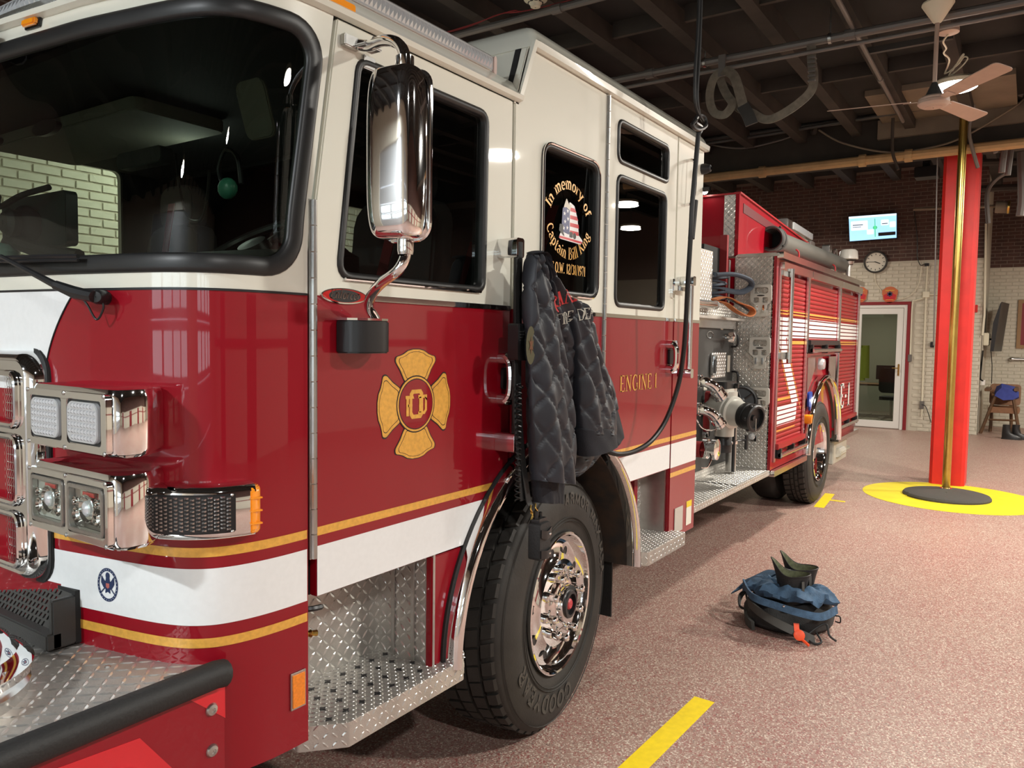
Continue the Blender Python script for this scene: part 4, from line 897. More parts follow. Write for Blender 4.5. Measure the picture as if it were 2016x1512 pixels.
q = MB(); g = dens(W_crew, .05); q.tube([SY(x, z, .010) for x, z in osc(g, .008)], .005, 6, closed=True); q.build('chrome_window_trim', CHROME, cp_)
q = MB(); q.tube([SY(x, z, .007) for x, z in ((1.53, 1.838), (2.17, 1.838))], .005, 6); q.build('chrome_window_trim', CHROME, fd)
# far side
P_far = arc(180, 0, WR, 20)+[(4.33, .572), (4.33, 2.765), (2.40, 2.765), (2.40, 2.575), (1.46, 2.575), (1.42, 2.10), (1.40, .572)]
W_fd = rpoly([(1.508, 1.842), (2.27, 1.842), (2.27, 2.535), (1.60, 2.535)], .045, 5); W_fr = rpoly([(3.72, 1.90), (4.14, 1.90), (4.14, 2.60), (3.72, 2.60)], .04, 4)
q = MB(); q.plate([P_far, W_fd, W_fr], -.03, 0, FAR); o = q.build('off_side_panel', TWO, ENG, smooth=False)
q = MB(); q.plate([P_far, W_fd, W_fr], -.05, -.031, FAR); q.build('inner_trim', DARK, o, smooth=False)
FG = glassmat('far_glass', (.80, .86, .76))
for h in (W_fd, W_fr):
    q = MB(); q.plate([h], None, -.014, FAR); q.build('window_pane', FG, o, smooth=False, recalc=False)
q = MB(); q.box((4.28, YC+.01, .65), (4.33, YF-.01, 2.75)); q.build('cab_rear_wall', WHITE, ENG, smooth=False)
q = MB(); q.box((4.24, YC+.04, .9), (4.275, YF-.04, 2.74)); q.box((1.15, YC+.05, 1.10), (4.26, YF-.05, 1.14)); q.box((1.2, YC+.12, 2.515), (2.42, YF-.12, 2.54)); q.box((2.50, YC+.05, 2.70), (4.26, YF-.05, 2.73)); q.box((2.48, YC+.06, 2.515), (2.51, YF-.06, 2.71)); q.build('cab_liner', DARK, ENG, smooth=False)  # dark inner boxes added so light does not bleed into the cab
# stripes on the side
def side_stripe(name, x0, x1, z0, z1, m, parent, pts=None):
    q = MB(); q.plate([pts or [(x0, z0), (x1, z0), (x1, z1), (x0, z1)]], .0002, .0014, SY); q.build(name, m, parent, smooth=False)
xa = lambda z, sgn, r=WR: WCX+sgn*sqrt(max(0, r*r-(z-WCZ)**2))
side_stripe('gold_stripe', 0, 0, 0, 0, GOLD, fd, [(1.432, 1.127), (xa(1.127, -1), 1.127), (xa(1.151, -1), 1.151), (1.432, 1.151)])
side_stripe('white_stripe', 0, 0, 0, 0, STRIPE, fd, [(1.432, .958)]+[(xa(.958+.14*k/5, -1)-.001, .958+.14*k/5) for k in range(6)]+[(1.432, 1.098)])
side_stripe('gold_stripe', 0, 0, 0, 0, GOLD, cdr, [(xa(1.13, 1)+.001, 1.13), (3.93, 1.13), (3.93, 1.154), (xa(1.154, 1)+.001, 1.154)])
side_stripe('white_stripe', 0, 0, 0, 0, STRIPE, cdr, [(3.93, .981), (3.93, 1.112)]+[(xa(1.112-.13*k/5, 1)+.002, 1.112-.13*k/5) for k in range(6)])
side_stripe('gold_stripe', 3.947, 4.328, 1.13, 1.154, GOLD, rp_); side_stripe('white_stripe', 3.947, 4.328, .978, 1.112, STRIPE, rp_); side_stripe('gold_stripe', 3.947, 4.328, .925, .95, GOLD, rp_)
# belt mouldings
for x0, x1, par in ((1.56, 2.362, fd), (2.382, 3.10, cp_), (3.125, 3.93, cdr), (3.947, 4.328, rp_)):
    q = MB(); q.box((x0, 1.780, 0), (x1, 1.797, .006), SY); q.build('belt_moulding', CHROME if x0 > 1.5 else BLACKLN, par, bevel=.002)
# hinges
def hinge(x, z0, z1, par, y=YC, n=14):
    q = MB(); h = (z1-z0)/n
    for k in range(n): q.tube([(x, y-.008, z0+h*k+.0015), (x, y-.008, z0+h*(k+1)-.0015)], .0085, 8)
    q.box((x-.012, z0, -.001), (x+.012, z1, .004), SIDE(y)); q.build('hinge', BRUSH, par)
hinge(1.415, 1.067, 2.04, fd); hinge(3.112, 1.20, 2.76, cdr, n=22)
# maltese cross, lettering
MX, MZ = 1.838, 1.466
def lobe(a, sc=1, k=1.0):
    pr = [(.074, .052), (.108, .072), (.135, .094), (.150, .092), (.153, .074), (.158, .058), (.168, .038), (.1725, .015)]
    P = [(x, -y) for x, y in pr]+[(x, y) for x, y in reversed(pr)]; cxl = .125
    P = [(cxl+(x-cxl)*sc, y*sc) for x, y in P]; return [(MX+(x*cos(a)-y*sin(a))*k, MZ+x*sin(a)+y*cos(a)) for x, y in P]
mc = empty('maltese_cross_emblem', (1.0, -.08, 0)); mc.parent = ENG; mc.location = (0, 0, 0); ORG[mc.name] = ORG[ENG.name]
bpy.data.objects.remove(mc)
q = MB()
for k in range(4): q.plate([rpoly(lobe(k*pi/2, 1.05), .012, 2)], .0002, .0012, SY)
q.plate([circ(MX, MZ, .091, 40)], .0002, .0022, SY); emb = q.build('cross_outline', BLACKLN, fd, smooth=False)
q = MB()
for k in range(4): q.plate([rpoly(lobe(k*pi/2, 1.0), .012, 2)], .0012, .0018, SY)
q.plate([circ(MX, MZ, .087, 40)], .0022, .0026, SY); q.build('gold_cross', GOLD, fd, smooth=False)
q = MB()
for k in range(4):
    o_ = rpoly(lobe(k*pi/2, .86), .010, 2); i_ = rpoly(lobe(k*pi/2, .835), .010, 2); q.plate([o_, i_], .0018, .0022, SY)
q.plate([circ(MX, MZ, .081, 40)], .0026, .0029, SY); q.build('cross_line', BLACKLN, fd, smooth=False)
q = MB(); q.plate([circ(MX, MZ, .078, 40)], .0029, .0032, SY); q.build('cross_centre', RED, fd, smooth=False)
q = MB()
oc_ = [(-.022, -.046), (.022, -.046), (.032, -.034), (.032, .034), (.022, .046), (-.022, .046), (-.032, .034), (-.032, -.034)]
q.plate([[(MX+x, MZ+z) for x, z in oc_], [(MX+x*.62, MZ+z*.72) for x, z in oc_]], .0036, .0040, SY)
for pts in ([(-.048, -.036), (-.036, -.036), (-.036, .018), (-.048, .018)], [(-.052, .018), (-.012, .018), (-.016, .028), (-.052, .028)], [(-.040, -.008), (-.020, -.008), (-.020, .001), (-.040, .001)],
            [(.012, -.028), (.022, -.028), (.022, .022), (.012, .022)], [(.008, .018), (.040, .018), (.050, .008), (.050, .028-.0), (.008, .028)], [(.008, -.034), (.040, -.034), (.050, -.022), (.050, .016), (.040, .022), (.040, -.020), (.034, -.025), (.008, -.025)]):
    q.plate([[(MX+x, MZ+z) for x, z in pts]], .0040, .0046, SY)
q.build('monogram', GOLD, fd, smooth=False)
q = MB(); text('ENGINE', .078, lambda u, v, w: SY(3.480+u, 1.43+v, .002), q, .15, .055, gap=.10, fit=.365); q.build('lettering', GOLD, cdr, smooth=False)
q = MB(); text('1', .078, lambda u, v, w: SY(3.715+u, 1.43+v, .002), q, .15, .055, sx=.8); q.build('lettering', GOLD, cdr, smooth=False)
yy = YC+.004
for nm, tx, h, mp_, ft in (('upper_lettering', 'In memory of', .050, arc_map(2.795, 2.135, .160, yy, True), .37), ('lower_lettering', 'Captain Bill King', .050, arc_map(2.797, 2.205, .197, yy, False), .46), ('date_lettering', 'E.O.W. 12/31/1971', .042, lambda u, v, w: V((2.802+u, yy, 1.948+v)), .285)):
    q = MB(); text(tx, h, mp_, q, .155, .07, gap=.05, fit=ft); q.build(nm, GOLD, cp_, smooth=False)
hz_ = 2.165; hx = 2.80; hf = lambda u, v, w: V((hx+u*.95, yy-w*.3, hz_+v*.92))
q = MB(); q.plate([rpoly([(-.095, -.085), (.10, -.092), (.125, -.075), (.08, -.05), (-.07, -.05)], .012, 3)], 0, .001, hf); q.build('helmet_brim', FLW, cp_, smooth=False)
q = MB(); q.plate([rpoly([(-.07, -.05), (-.062, .05), (-.02, .085), (.0, .05), (.0, -.06)], .01, 3)], .001, .0015, hf); q.build('helmet_field', FLBLUE, cp_, smooth=False)
q = MB()
q.plate([rpoly([(.0, -.06), (.0, .05), (-.01, .09), (.04, .075), (.07, .02), (.085, -.055)], .01, 3)], .001, .0015, hf); q.build('helmet_shell', FLW, cp_, smooth=False)
q = MB()
for k in range(4): z0 = -.055+k*.034; q.plate([[(.003, z0), (.083-max(0, z0)*.5, z0), (.080-max(0, z0+.016)*.6, z0+.017), (.003, z0+.017)]], .0016, .002, hf)
q.plate([[(-.09, -.082), (.11, -.088), (.115, -.078), (-.085, -.072)]], .0016, .002, hf); q.build('helmet_stripe', SKINP, cp_, smooth=False)
q = MB()
def star(cx, cz, r): return [(cx+(r if k % 2 == 0 else r*.4)*sin(pi*k/5), cz+(r if k % 2 == 0 else r*.4)*cos(pi*k/5)) for k in range(10)]
for (a, b) in ((-.045, .03), (-.018, .045), (-.04, -.005), (-.015, .01), (-.05, -.035), (-.02, -.03)): q.plate([star(a, b, .011)], .0016, .002, hf)
q.build('helmet_star', FLW, cp_, smooth=False)
q = MB(); q.plate([rpoly([(-.09, -.05), (-.085, -.02), (-.055, -.02), (-.055, -.05), (-.04, -.075)], .004, 2)], .0022, .003, hf); q.plate([circ(.045, -.06, .014, 12)], .0022, .003, hf); q.plate([rrect(.0, -.07, .028, -.045, .004, 2)], .0022, .003, hf); q.build('helmet_fitting', DGREY, cp_, smooth=False)
q = MB(); q.plate([rpoly([(-.055, .055), (-.03, .10), (-.005, .07), (.02, .085), (.0, .05), (-.03, .06)], .004, 2)], .0016, .0024, hf); q.build('helmet_eagle', PALE, cp_, smooth=False)
# oval badge
ex, ez = at(679, 583, 1, YC-.006).x, at(679, 583, 1, YC-.006).z
q = MB(); q.plate([circ(ex, ez, .087, 32, .022)], 0, .006, SY); bdg = q.build('oval_badge', CHROME, fd, bevel=.002)
q = MB(); q.plate([circ(ex, ez, .082, 32, .0185)], .006, .007, SY); q.build('badge_field', REDL, fd, smooth=False)
q = MB(); q.plate([circ(ex, ez, .06, 32, .0175)], .007, .0075, SY); q.build('badge_centre', PLAST, fd, smooth=False)
q = MB(); text('Enforcer', .026, lambda u, v, w: SY(ex+u+v*.25, ez-.008+v, .0082), q, .13, .06, sx=1.05, gap=.0); q.build('badge_lettering', CHROME, fd, smooth=False)
# door handles
def handle(cx, cz, par, s=1.0):
    for dz, nm in ((.055, 'handle_mount'), (-.055, 'handle_mount')):
        q = MB(); q.rbox((cx-.045, cz+dz*s-.022, 0), (cx+.04, cz+dz*s+.022, .035), .018, SY, 4); q.build(nm, CHROME, par, bevel=.009, seg=3)
    q = MB(); q.tube(spline([SY(cx-.03, cz+.06*s, .028), SY(cx-.03, cz+.035*s, .052), SY(cx-.03, cz-.035*s, .052), SY(cx-.03, cz-.06*s, .028)], 6), .016, 10); q.build('handle_bow', CHROME, par)
    q = MB(); q.rbox((cx-.02, cz-.04, .001), (cx+.04, cz+.04, .014), .01, SY); q.build('handle_recess', PLAST, par, bevel=.003)
handle(2.325, 1.53, fd, 1.35); handle(3.885, 1.59, cdr, 1.2)
# grab rails on the cab
a_ = at(1013, 500, 1, -.13); 
q = MB(); q.tube([(2.30, -.155, 2.02), (2.30, -.155, 1.28)], .016, 10); gr = q.build('grab_rail', RUB, ENG)
q = MB()
for z in (2.0, 1.30): q = MB(); q.rbox((2.275, z-.035, 0), (2.325, z+.035, .085), .01, SY); q.build('rail_mount', CHROME, gr, bevel=.006)
g_ = [at(1357, 570, 1, -.14), at(1352, 738, 1, -.14)]; xg = (g_[0].x+g_[1].x)/2
q = MB(); q.tube([(xg, -.15, 1.99), (xg, -.15, 1.50)], .015, 12)
q.build('grab_rail', ALU, ENG); grr = bpy.data.objects[[o.name for o in bpy.data.objects if o.name.startswith('grab_rail')][-1]]
q = MB()
for z in (2.0, 1.50): q = MB(); q.rbox((xg-.02, z-.025, 0), (xg+.02, z+.025, .09), .008, SY); q.build('rail_mount', CHROME, grr, bevel=.005)
p0, p1 = at(1375, 318, 1, -.12), at(1362, 405, 1, -.12)
q = MB(); q.tube(spline([V((4.06, -.08, 2.66)), V((4.06, -.13, 2.64)), V((4.05, -.13, 2.45)), V((4.05, -.08, 2.42))], 5), .009, 8); q.build('upper_grab_rail', CHROME, ENG)
q = MB(); p = at(1328, 568, 1, -.09); q.rbox((p.x-.03, p.z-.05, 0), (p.x+.0, p.z+.05, .012), .006, SY); q.box((p.x-.02, p.z-.012, .01), (p.x+.14, p.z+.012, .04), SY); q.build('door_catch', CHROME, ENG, bevel=.003)
q = MB(); q.lathe([(.03, 0), (.03, .02), (.02, .05), (.01, .055)], (0, -1, 0), (4.30, -.08, 2.66), 14); q.build('rear_cab_lamp', PLAST, ENG)
# small plate and warning sticker at foot of rear panel
q = MB(); q.plate([[(4.02, .60), (4.14, .60), (4.14, .74), (4.02, .74)]], .001, .005, SY); q.build('latch_plate', SATIN, rp_, bevel=.001)
q = MB(); q.plate([[(4.20, .61), (4.28, .61), (4.28, .75), (4.20, .75)]], .001, .002, SY); q.build('warning_sticker', PALE, rp_, smooth=False)
q = MB(); q.plate([[(4.20, .715), (4.28, .715), (4.28, .75), (4.20, .75)]], .002, .003, SY); q.build('sticker_band', YTAPE, rp_, smooth=False)

# wheel arches
def arch(cx, cz, y, prof, m, name, a0=0, a1=180, n=48, down=0):
    L = []
    for k in range(n+1):
        t = radians(a0+(a1-a0)*k/n); L.append([V((cx+r*cos(t), y-w, cz+r*sin(t))) for r, w in prof])
    if down: L = [[p+V((0, 0, -down)) for p in L[0]]]+L+[[p+V((0, 0, -down)) for p in L[-1]]]
    q = MB(); q.ring(L, True, True); return q.build(name, m, ENG, ang=50)
arch(WCX, WCZ, YC, [(.742, -.02), (.745, .030), (.740, .052), (.730, .062), (.716, .062), (.708, .052), (.704, .02), (.703, -.03)], CHROME, 'fender_trim')
arch(WCX, WCZ, YC, [(.752, -.02), (.754, .006), (.744, .010), (.742, -.02)], RUB, 'fender_gasket')
LINER = mat('rusty_liner', (.02, .019, .018), .8, noise=.5, nscale=14, col2=(.05, .03, .02))
arch(WCX, WCZ, YC, [(.735, -.6), (.735, -.012), (.700, -.004), (.700, -.6)], LINER, 'wheel_well')
q = MB(); q.box((1.75, .52, .4), (3.6, .56, 1.3)); q.build('well_back', DARK, ENG, smooth=False)
# red skirt ahead of the arch, and behind
sk = [(1.93, .565)]+[(xa(.565+.385*k/8, -1), .565+.385*k/8) for k in range(9)]+[(1.93, .95)]
q = MB(); q.plate([sk], -.03, -.004, SY); q.build('front_skirt', RED, ENG, bevel=.003)
# step wells
def step(name, poly, z0, z1, holes_rows, frs=True):
    q = MB(); q.plate([rpoly(poly, .012, 2)], z0, z1, TOP(0)); st_ = q.build(name, DPL, ENG, bevel=.004)
    import functools
    def inside(u, v):
        c = False; n = len(poly)
        for i in range(n):
            (x1, y1), (x2, y2) = poly[i][:2], poly[(i+1) % n][:2]
            if (y1 > v) != (y2 > v) and u < (x2-x1)*(v-y1)/(y2-y1)+x1: c = not c
        return c
    xs = [p[0] for p in poly]; ys = [p[1] for p in poly]
    lugs('tread_lugs', st_, inside, min(xs), max(xs), min(ys), max(ys), TOP(z1), p=.026, ln=.010, wd=.003)
    for (a, b) in zip(poly, poly[1:]+poly[:1]):
        a = V(a[:2]); b = V(b[:2]); 
        if min(a.y, b.y) > -.0 or (b-a).length < .05: continue
        t = (b-a).normalized(); nn = V((t.y, -t.x)); Lg = (b-a).length
        lugs('edge_lugs', st_, None, .01, Lg-.01, z0-.0, z1-.004, lambda u, v, w, a=a, t=t, nn=nn: V((a.x+t.x*u+nn.x*w, a.y+t.y*u+nn.y*w, v)), p=.036, ln=.012, wd=.0035)
    if holes_rows:
        q = MB()
        for r in range(holes_rows):
            for k in range(10):
                u = min(xs)+.05+k*.066+(r % 2)*.033-.0; v = max(ys)-.05-r*.062
                if inside(u, v-.01) and inside(u, v+.02) and inside(u+.02, v) and inside(u-.02, v):
                    s_ = [(0.013 if i % 2 == 0 else .0065) for i in range(8)]
                    q.plate([[(u+s_[i]*cos(pi*i/4), v+s_[i]*sin(pi*i/4)) for i in range(8)]], 0, .0026, TOP(z1))
        o = q.build('drain_holes', BLACKLN, st_, smooth=False); o['kind'] = 'stuff'
    return st_
fst = step('front_step', [(1.405, -.03), (1.51, -.125), (2.045, -.125), (2.095, -.085), (2.095, .17), (1.405, .17)], .505, .578, 4)
cst = step('crew_step', [(3.448, -.06), (3.50, -.16), (4.0, -.16), (4.0, .15), (3.448, .15)], .555, .625, 0)
def platewall(name, fr, u0, u1, v0, v1, par=ENG, d=.01, **k):
    q = MB(); q.plate([[(u0, v0), (u1, v0), (u1, v1), (u0, v1)]], -d, 0, fr); o = q.build(name, DPL, par, smooth=False); lugs('tread_lugs', o, None, u0, u1, v0, v1, fr, **k); return o
platewall('step_back_plate', SIDE(.17), 1.41, 1.95, .578, 1.0, p=.041, ln=.0175, wd=.0048)
platewall('step_end_plate', lambda u, v, w: V((1.935-w, u, v)), -.078, .17, .578, 1.0, p=.041, ln=.0175, wd=.0048)
q = MB(); q.box((1.925, .0, .58), (1.932, .012, .98)); q.box((1.925, .09, .58), (1.932, .102, .98)); q.build('plate_seam', BRUSH, ENG, smooth=False)
q = MB(); q.box((1.36, -.06, .57), (1.40, .4, 1.0)); q.build('corner_light_block', RED, ENG, smooth=False)  # unseen box added to stop light leaking behind the corner
platewall('crew_step_back_plate', SIDE(.10), 3.44, 3.75, .625, 1.0, p=.034, ln=.013, wd=.0035); platewall('crew_step_back_plate', SIDE(.08), 3.79, 3.95, .625, 1.0, p=.034, ln=.013, wd=.0035)
q = MB(); q.box((3.75, .04, .6), (3.79, .1, 1.0)); q.build('step_post', RED, ENG, smooth=False)
q = MB(); q.box((3.92, -.06, .58), (3.94, .1, .98)); q.build('step_post', BRUSH, ENG, smooth=False)
q = MB(); q.tube(spline([(1.42, .02, .90), (1.45, -.03, .905), (1.49, -.03, .90), (1.43, .03, .885)], 5), .008, 6); q.build('hose_nipple', PLAST, ENG)
q = MB(); q.lathe([(.012, 0), (.012, .02), (.008, .022), (.012, .03), (.008, .034), (.012, .042), (.008, .046), (.009, .06)], (1, -.4, -.1), (1.41, -.02, .84), 10); q.build('air_fitting', BRASS, ENG)
q = MB(); q.box((3.46, .02, .27), (3.47, .46, .66)); q.build('mudflap', RUB, ENG, smooth=False)

# wheels
def wheel(name, X, y, R, wid, steer, front):
    Mx = Matrix.Rotation(steer, 3, 'Z'); o0 = V((X, y, R))
    def W_(p): return o0+Mx@V(p)
    def lat(q, prof, seg=64): q.ring([[W_((r*cos(2*pi*k/seg), a, r*sin(2*pi*k/seg))) for k in range(seg)] for r, a in prof])
    q = MB(); lat(q, [(.292, .045), (.300, .022), (.318, .010), (.345, .004), (.40, -.006), (.44, -.006), (.475, .002), (.502, .014), (.520, .024), (.531, .036), (.533, .085), (.533, .088), (.524, .090), (.524, .100), (.535, .102), (.537, wid/2-.008), (.526, wid/2-.006), (.526, wid/2+.006), (.537, wid/2+.008), (.535, wid-.102), (.524, wid-.1), (.524, wid-.09), (.533, wid-.088), (.531, wid-.036), (.52, wid-.024), (.475, wid), (.40, wid+.006), (.318, wid-.01), (.292, wid-.045), (.292, .045)])
    tag_ = q.build(name, TYRE, ENG, ang=50)
    q = MB()                                                     # shoulder and centre tread blocks
    n = 46
    for k in range(n):
        for (a0, a1, r0, r1, sh) in ((.030, .088, .522, R, 0), (.102, wid/2-.008, .53, R+.001, .45), (wid/2+.008, wid-.102, .53, R+.001, .2), (wid-.088, wid-.03, .522, R, .5)):
            t0 = 2*pi*(k+sh)/n; t1 = t0+2*pi/n*(.72 if a0 < .05 or a0 > wid-.1 else .86)
            P = []
            for r in (r0, r1):
                for a in (a0, a1):
                    for t in (t0, t1):
                        tt = t+(a-a0)*.5; sh_ = .006 if (r == r1 and a == a0 and a0 < .05) else 0
                        P.append(W_((r*cos(tt), a+(.014 if r == r1 and a0 < .05 and a == a0 else 0), r*sin(tt))))
            q.add(P, [(0, 1, 3, 2), (4, 6, 7, 5), (0, 4, 5, 1), (2, 3, 7, 6), (0, 2, 6, 4), (1, 5, 7, 3)])
    o = q.build('tread_blocks', TYRE, tag_, smooth=False); o['kind'] = 'stuff'
    q = MB()
    for rr_ in (.508, .365, .352): lat(q, [(rr_-.002, .012 if rr_ > .5 else -.003), (rr_, (.008 if rr_ > .5 else -.007)), (rr_+.002, .012 if rr_ > .5 else -.003)])
    q.build('sidewall_rib', TYRE, tag_)
    if front:
        q = MB()
        def tw(rad, c0, up):
            def f(u, v, w):
                a = radians(c0)-(u/rad if up else -u/rad); r = rad+v if up else rad-v
                pr = -.0085 if r < .46 else -.0085+(r-.46)*.22
                return W_((-0+r*cos(a), pr, r*sin(a)))
            return f
        for tx, h_, mm, sx_, gp in (('ARMOR MAX MSA', .048, tw(.425, 46, True), 1.25, .16), ('GOODYEAR', .064, tw(.382, -118, True), 1.25, .14)):
            q = MB(); text(tx, h_, mm, q, .22, .2, serif=False, sx=sx_, gap=gp); q.build('tyre_lettering', TYRED, tag_, smooth=False)
        q = MB(); lat(q, [(.296, .060), (.300, .018), (.304, .006), (.303, -.001), (.297, -.004), (.290, .0), (.286, .014), (.280, .030), (.268, .044), (.250, .047), (.215, .038), (.19, .020), (.185, .012), (.12, .008), (.115, .0), (.10, -.008), (.085, -.012), (.083, -.03), (.080, -.036), (.06, -.036)])
        rm = q.build('wheel_rim', CHROME, tag_)
        q = MB(); lat(q, [(.062, -.034), (.058, -.044), (.045, -.046), (.044, -.028), (.002, -.026)], 32); q.build('hub_cap', PLAST, tag_)
        q = MB(); lat(q, [(.024, -.026), (.024, -.036), (.018, -.042), (.002, -.043)], 24); q.build('hub_plug', mat('hub_red', (.5, .05, .06), .4), tag_)
        nb, rb, base, ln = 10, .143, .01, .055; hr = .222; ha = .040
    else:
        q = MB(); lat(q, [(.296, .05), (.300, .018), (.304, .006), (.302, -.001), (.295, -.003), (.290, .004), (.282, .03), (.272, .09), (.262, .13), (.245, .148), (.20, .155), (.12, .150), (.115, .09), (.10, .06), (.085, .055), (.08, .05), (.002, .05)])
        rm = q.build('wheel_rim', CHROME, tag_); nb, rb, base, ln = 10, .143, .15, .05; hr = .215; ha = .150
    for k in range(nb):
        t = 2*pi*(k+.3)/nb; q = MB(); c = V((rb*cos(t), 0, rb*sin(t)))
        prof = [(.022, 0), (.022, -.012), (.0175, -.016), (.0165, -ln*.62), (.0185, -ln*.66), (.0185, -ln*.8), (.013, -ln*.95), (.004, -ln)]
        q.ring([[W_((c.x+r*cos(2*pi*j/12), base+a, c.z+r*sin(2*pi*j/12))) for j in range(12)] for r, a in prof]); q.build('lug_nut', CHROME, tag_)
    for k in range(10):
        q = MB(); t = 2*pi*(k+.8)/10; c = V((hr*cos(t), 0, hr*sin(t)))
        q.ring([[W_((c.x+r*1.0*cos(j*pi/8)*1, ha-.004+dd, c.z+r*sin(j*pi/8))) for j in range(16)] for r, dd in ((.020, -.004), (.017, -.002), (.001, -.002))])
        q.build('hand_hole', BLACKLN, tag_)
    return tag_
wheel('front_wheel', 2.82, -.062, .543, .325, .10, True)
wheel('rear_wheel', 8.39, .083, .543, .27, 0, False)
def plain_tyre(name, X, y, wid=.27, R=.543):
    q = MB(); q.lathe([(.28, .02), (.32, 0), (.5, .0), (.53, .03), (R, .05), (R, wid-.05), (.53, wid-.03), (.5, wid), (.32, wid), (.28, wid-.02), (.28, .02)], (0, 1, 0), (X, y, R), 48); q.build(name, TYRE, ENG)
plain_tyre('inner_rear_wheel', 8.39, .42); plain_tyre('off_side_wheel', 8.39, 1.6); plain_tyre('off_side_wheel', 8.39, 1.95); plain_tyre('off_side_wheel', 2.82, 2.1, .3)
q = MB(); q.box((1.0, .75, .45), (10.0, .95, .75)); q.box((1.0, 1.4, .45), (10.0, 1.6, .75)); q.box((1.3, .45, .7), (4.3, 1.95, 1.05)); q.box((8.2, .7, .4), (8.6, 1.6, .7)); q.box((2.6, .35, .4), (2.95, 1.95, .62)); q.box((4.4, .55, .62), (6.5, 2.3, 1.0)); q.build('chassis', DARK, ENG, smooth=False)
q = MB(); q.box((9.0, .14, .18), (9.01, .68, .62)); q.build('mudflap', RUB, ENG, smooth=False)

# ---------------------------------------------------------------- front end: grille, lamps, bumper, wipers
def cbox(q, s0, s1, z0, z1, o0, o1, n=12, r=.008):
    "curved bar following the cab front, rounded outer edges"
    L = []
    for i in range(n+1):
        s = s0+(s1-s0)*i/n; L.append([FS(s, z, o) for z, o in ((z0, o0), (z0, o1-r), (z0+r, o1), (z1-r, o1), (z1, o1-r), (z1, o0))])
    q.ring(L, True, True); return q
GX = .950
gfr = FACE(GX)
gu0, gu1 = -1.87, -.470
q = MB(); q.plate([rrect(gu0-.012, .992, gu1+.012, 1.636, .075, 6)], -.075, -.040, gfr); q.build('grille_gasket', RUB, ENG, bevel=.006)
holes = [rrect(gu0+.065, a, gu1-.065, b, .03, 5) for a, b in ((1.425, 1.565), (1.215, 1.395), (1.045, 1.185))]
q = MB(); q.plate([rrect(gu0+.028, 1.030, gu1-.028, 1.600, .05, 7)]+holes, -.03, 0, gfr); gl = q.build('grille_surround', CHROME, ENG, bevel=.004, seg=2)
q = MB(); q.ring([[gfr(u, v, w_) for u, v in rrect(gu0+.03-d, 1.032-d, gu1-.03+d, 1.598+d, .048+d, 8)] for d, w_ in ((0, -.002), (.008, .002), (.018, -.006), (.026, -.020), (.030, -.042), (.028, -.06))]); q.build('surround_edge', CHROME, gl)
q = MB()
for h in holes:
    hh = [(u, v) for u, v in dens(h, .04)]; q.tube([gfr(u, v, .004) for u, v in hh], .009, 8, closed=True)
q.build('opening_rim', CHROME, gl)
q = MB(); q.plate([rrect(gu0+.05, 1.035, gu1-.05, 1.59, .03)], -.048, -.044, gfr); q.build('grille_back', RED, gl, smooth=False)
q = MB()
for a, b in ((1.425, 1.565), (1.215, 1.395), (1.045, 1.185)):
    u = gu0+.065
    k = 0
    while u < gu1-.067:
        zz = [a+.011*i for i in range(int((b-a)/.011)+1)]
        q.ring([[gfr(u+(.0045 if i % 2 else 0)+d, z, w_) for d, w_ in ((-.0013, -.03), (.0013, -.03), (.0013, -.026), (-.0013, -.026))] for i, z in enumerate(zz)], True)
        u += .0125 if u > -.95 else .04
        for i, z in enumerate(zz[1::2]):
            if u > -.95: q.box((u-.008, z-.0012, -.029), (u, z+.0012, -.027), gfr)
o = q.build('grille_mesh', ALU, gl, smooth=False); o['kind'] = 'stuff'
# lower vent and box beside it
q = MB(); vf = lambda u, v, w: V((1.0-w-(.99-v)*.55, -u, v)); slots = []
for r in range(6):
    for k in range(26): slots.append([( -.44-k*.021+dx+(r % 2)*.0105+dz*.25, .905+r*.0145+dz) for dx, dz in ((-.0042, 0), (.0042, 0), (.0042, .0105), (-.0042, .0105))])
q.plate([[(-1.9, .865), (-.375, .865), (-.375, .998), (-1.9, .998)]]+slots, -.004, 0, vf); q.build('vent_plate', DGREY, ENG, smooth=False)
q = MB(); q.plate([[(-1.9, .87), (-.38, .87), (-.38, .99), (-1.9, .99)]], -.06, -.04, vf); q.build('vent_void', DARK, ENG, smooth=False)
q = MB(); q.box((.94, .355, .862), (1.0, .375, .99)); q.box((.925, .355, .862), (.965, 2.0, .905)); q.build('vent_box', DGREY, ENG, bevel=.004)
q = MB(); q.box((1.0, .36, .86), (1.04, .46, 1.0)); q.build('corner_recess', DARK, ENG, smooth=False)

# headlamp housings
def housing(name, z0, z1, pl, edge):
    L = []
    n = len(pl)
    zs = [(z0+.006, -.010), (z0, -.022), (z0, -.022), (z0+.018, 0), (z1-.018, 0), (z1, -.022), (z1-.004, -.035)]
    c = V((1.03, .2)); rows = []
    for z, d in zs:
        rows.append([V((p[0]+(c.x-p[0])*(-d)/.12*.45, p[1]+(c.y-p[1])*(-d)/.35*.5, z)) for p in pl])
    q = MB(); q.ring(rows, True, True); return q.build(name, CHROME, ENG, ang=50)
planU = [(1.03, .405), (.935, .408), (.925, .40), (.922, .385), (.920, .05), (.922, .030), (.930, .016), (.945, .008), (.99, .006), (1.066, .054), (1.08, .1)]
hu = housing('upper_lamp_housing', 1.392, 1.548, planU, 0)
hl = housing('lower_lamp_housing', 1.178, 1.352, planU, 0)
HF = FACE(.920)
q = MB(); q.plate([rrect(-.400, 1.400, -.022, 1.538, .012, 3), rrect(-.375, 1.418, -.225, 1.522, .008, 2), rrect(-.197, 1.418, -.047, 1.522, .008, 2)], -.004, .010, HF); q.build('lamp_bezel', CHROME, hu, bevel=.004)
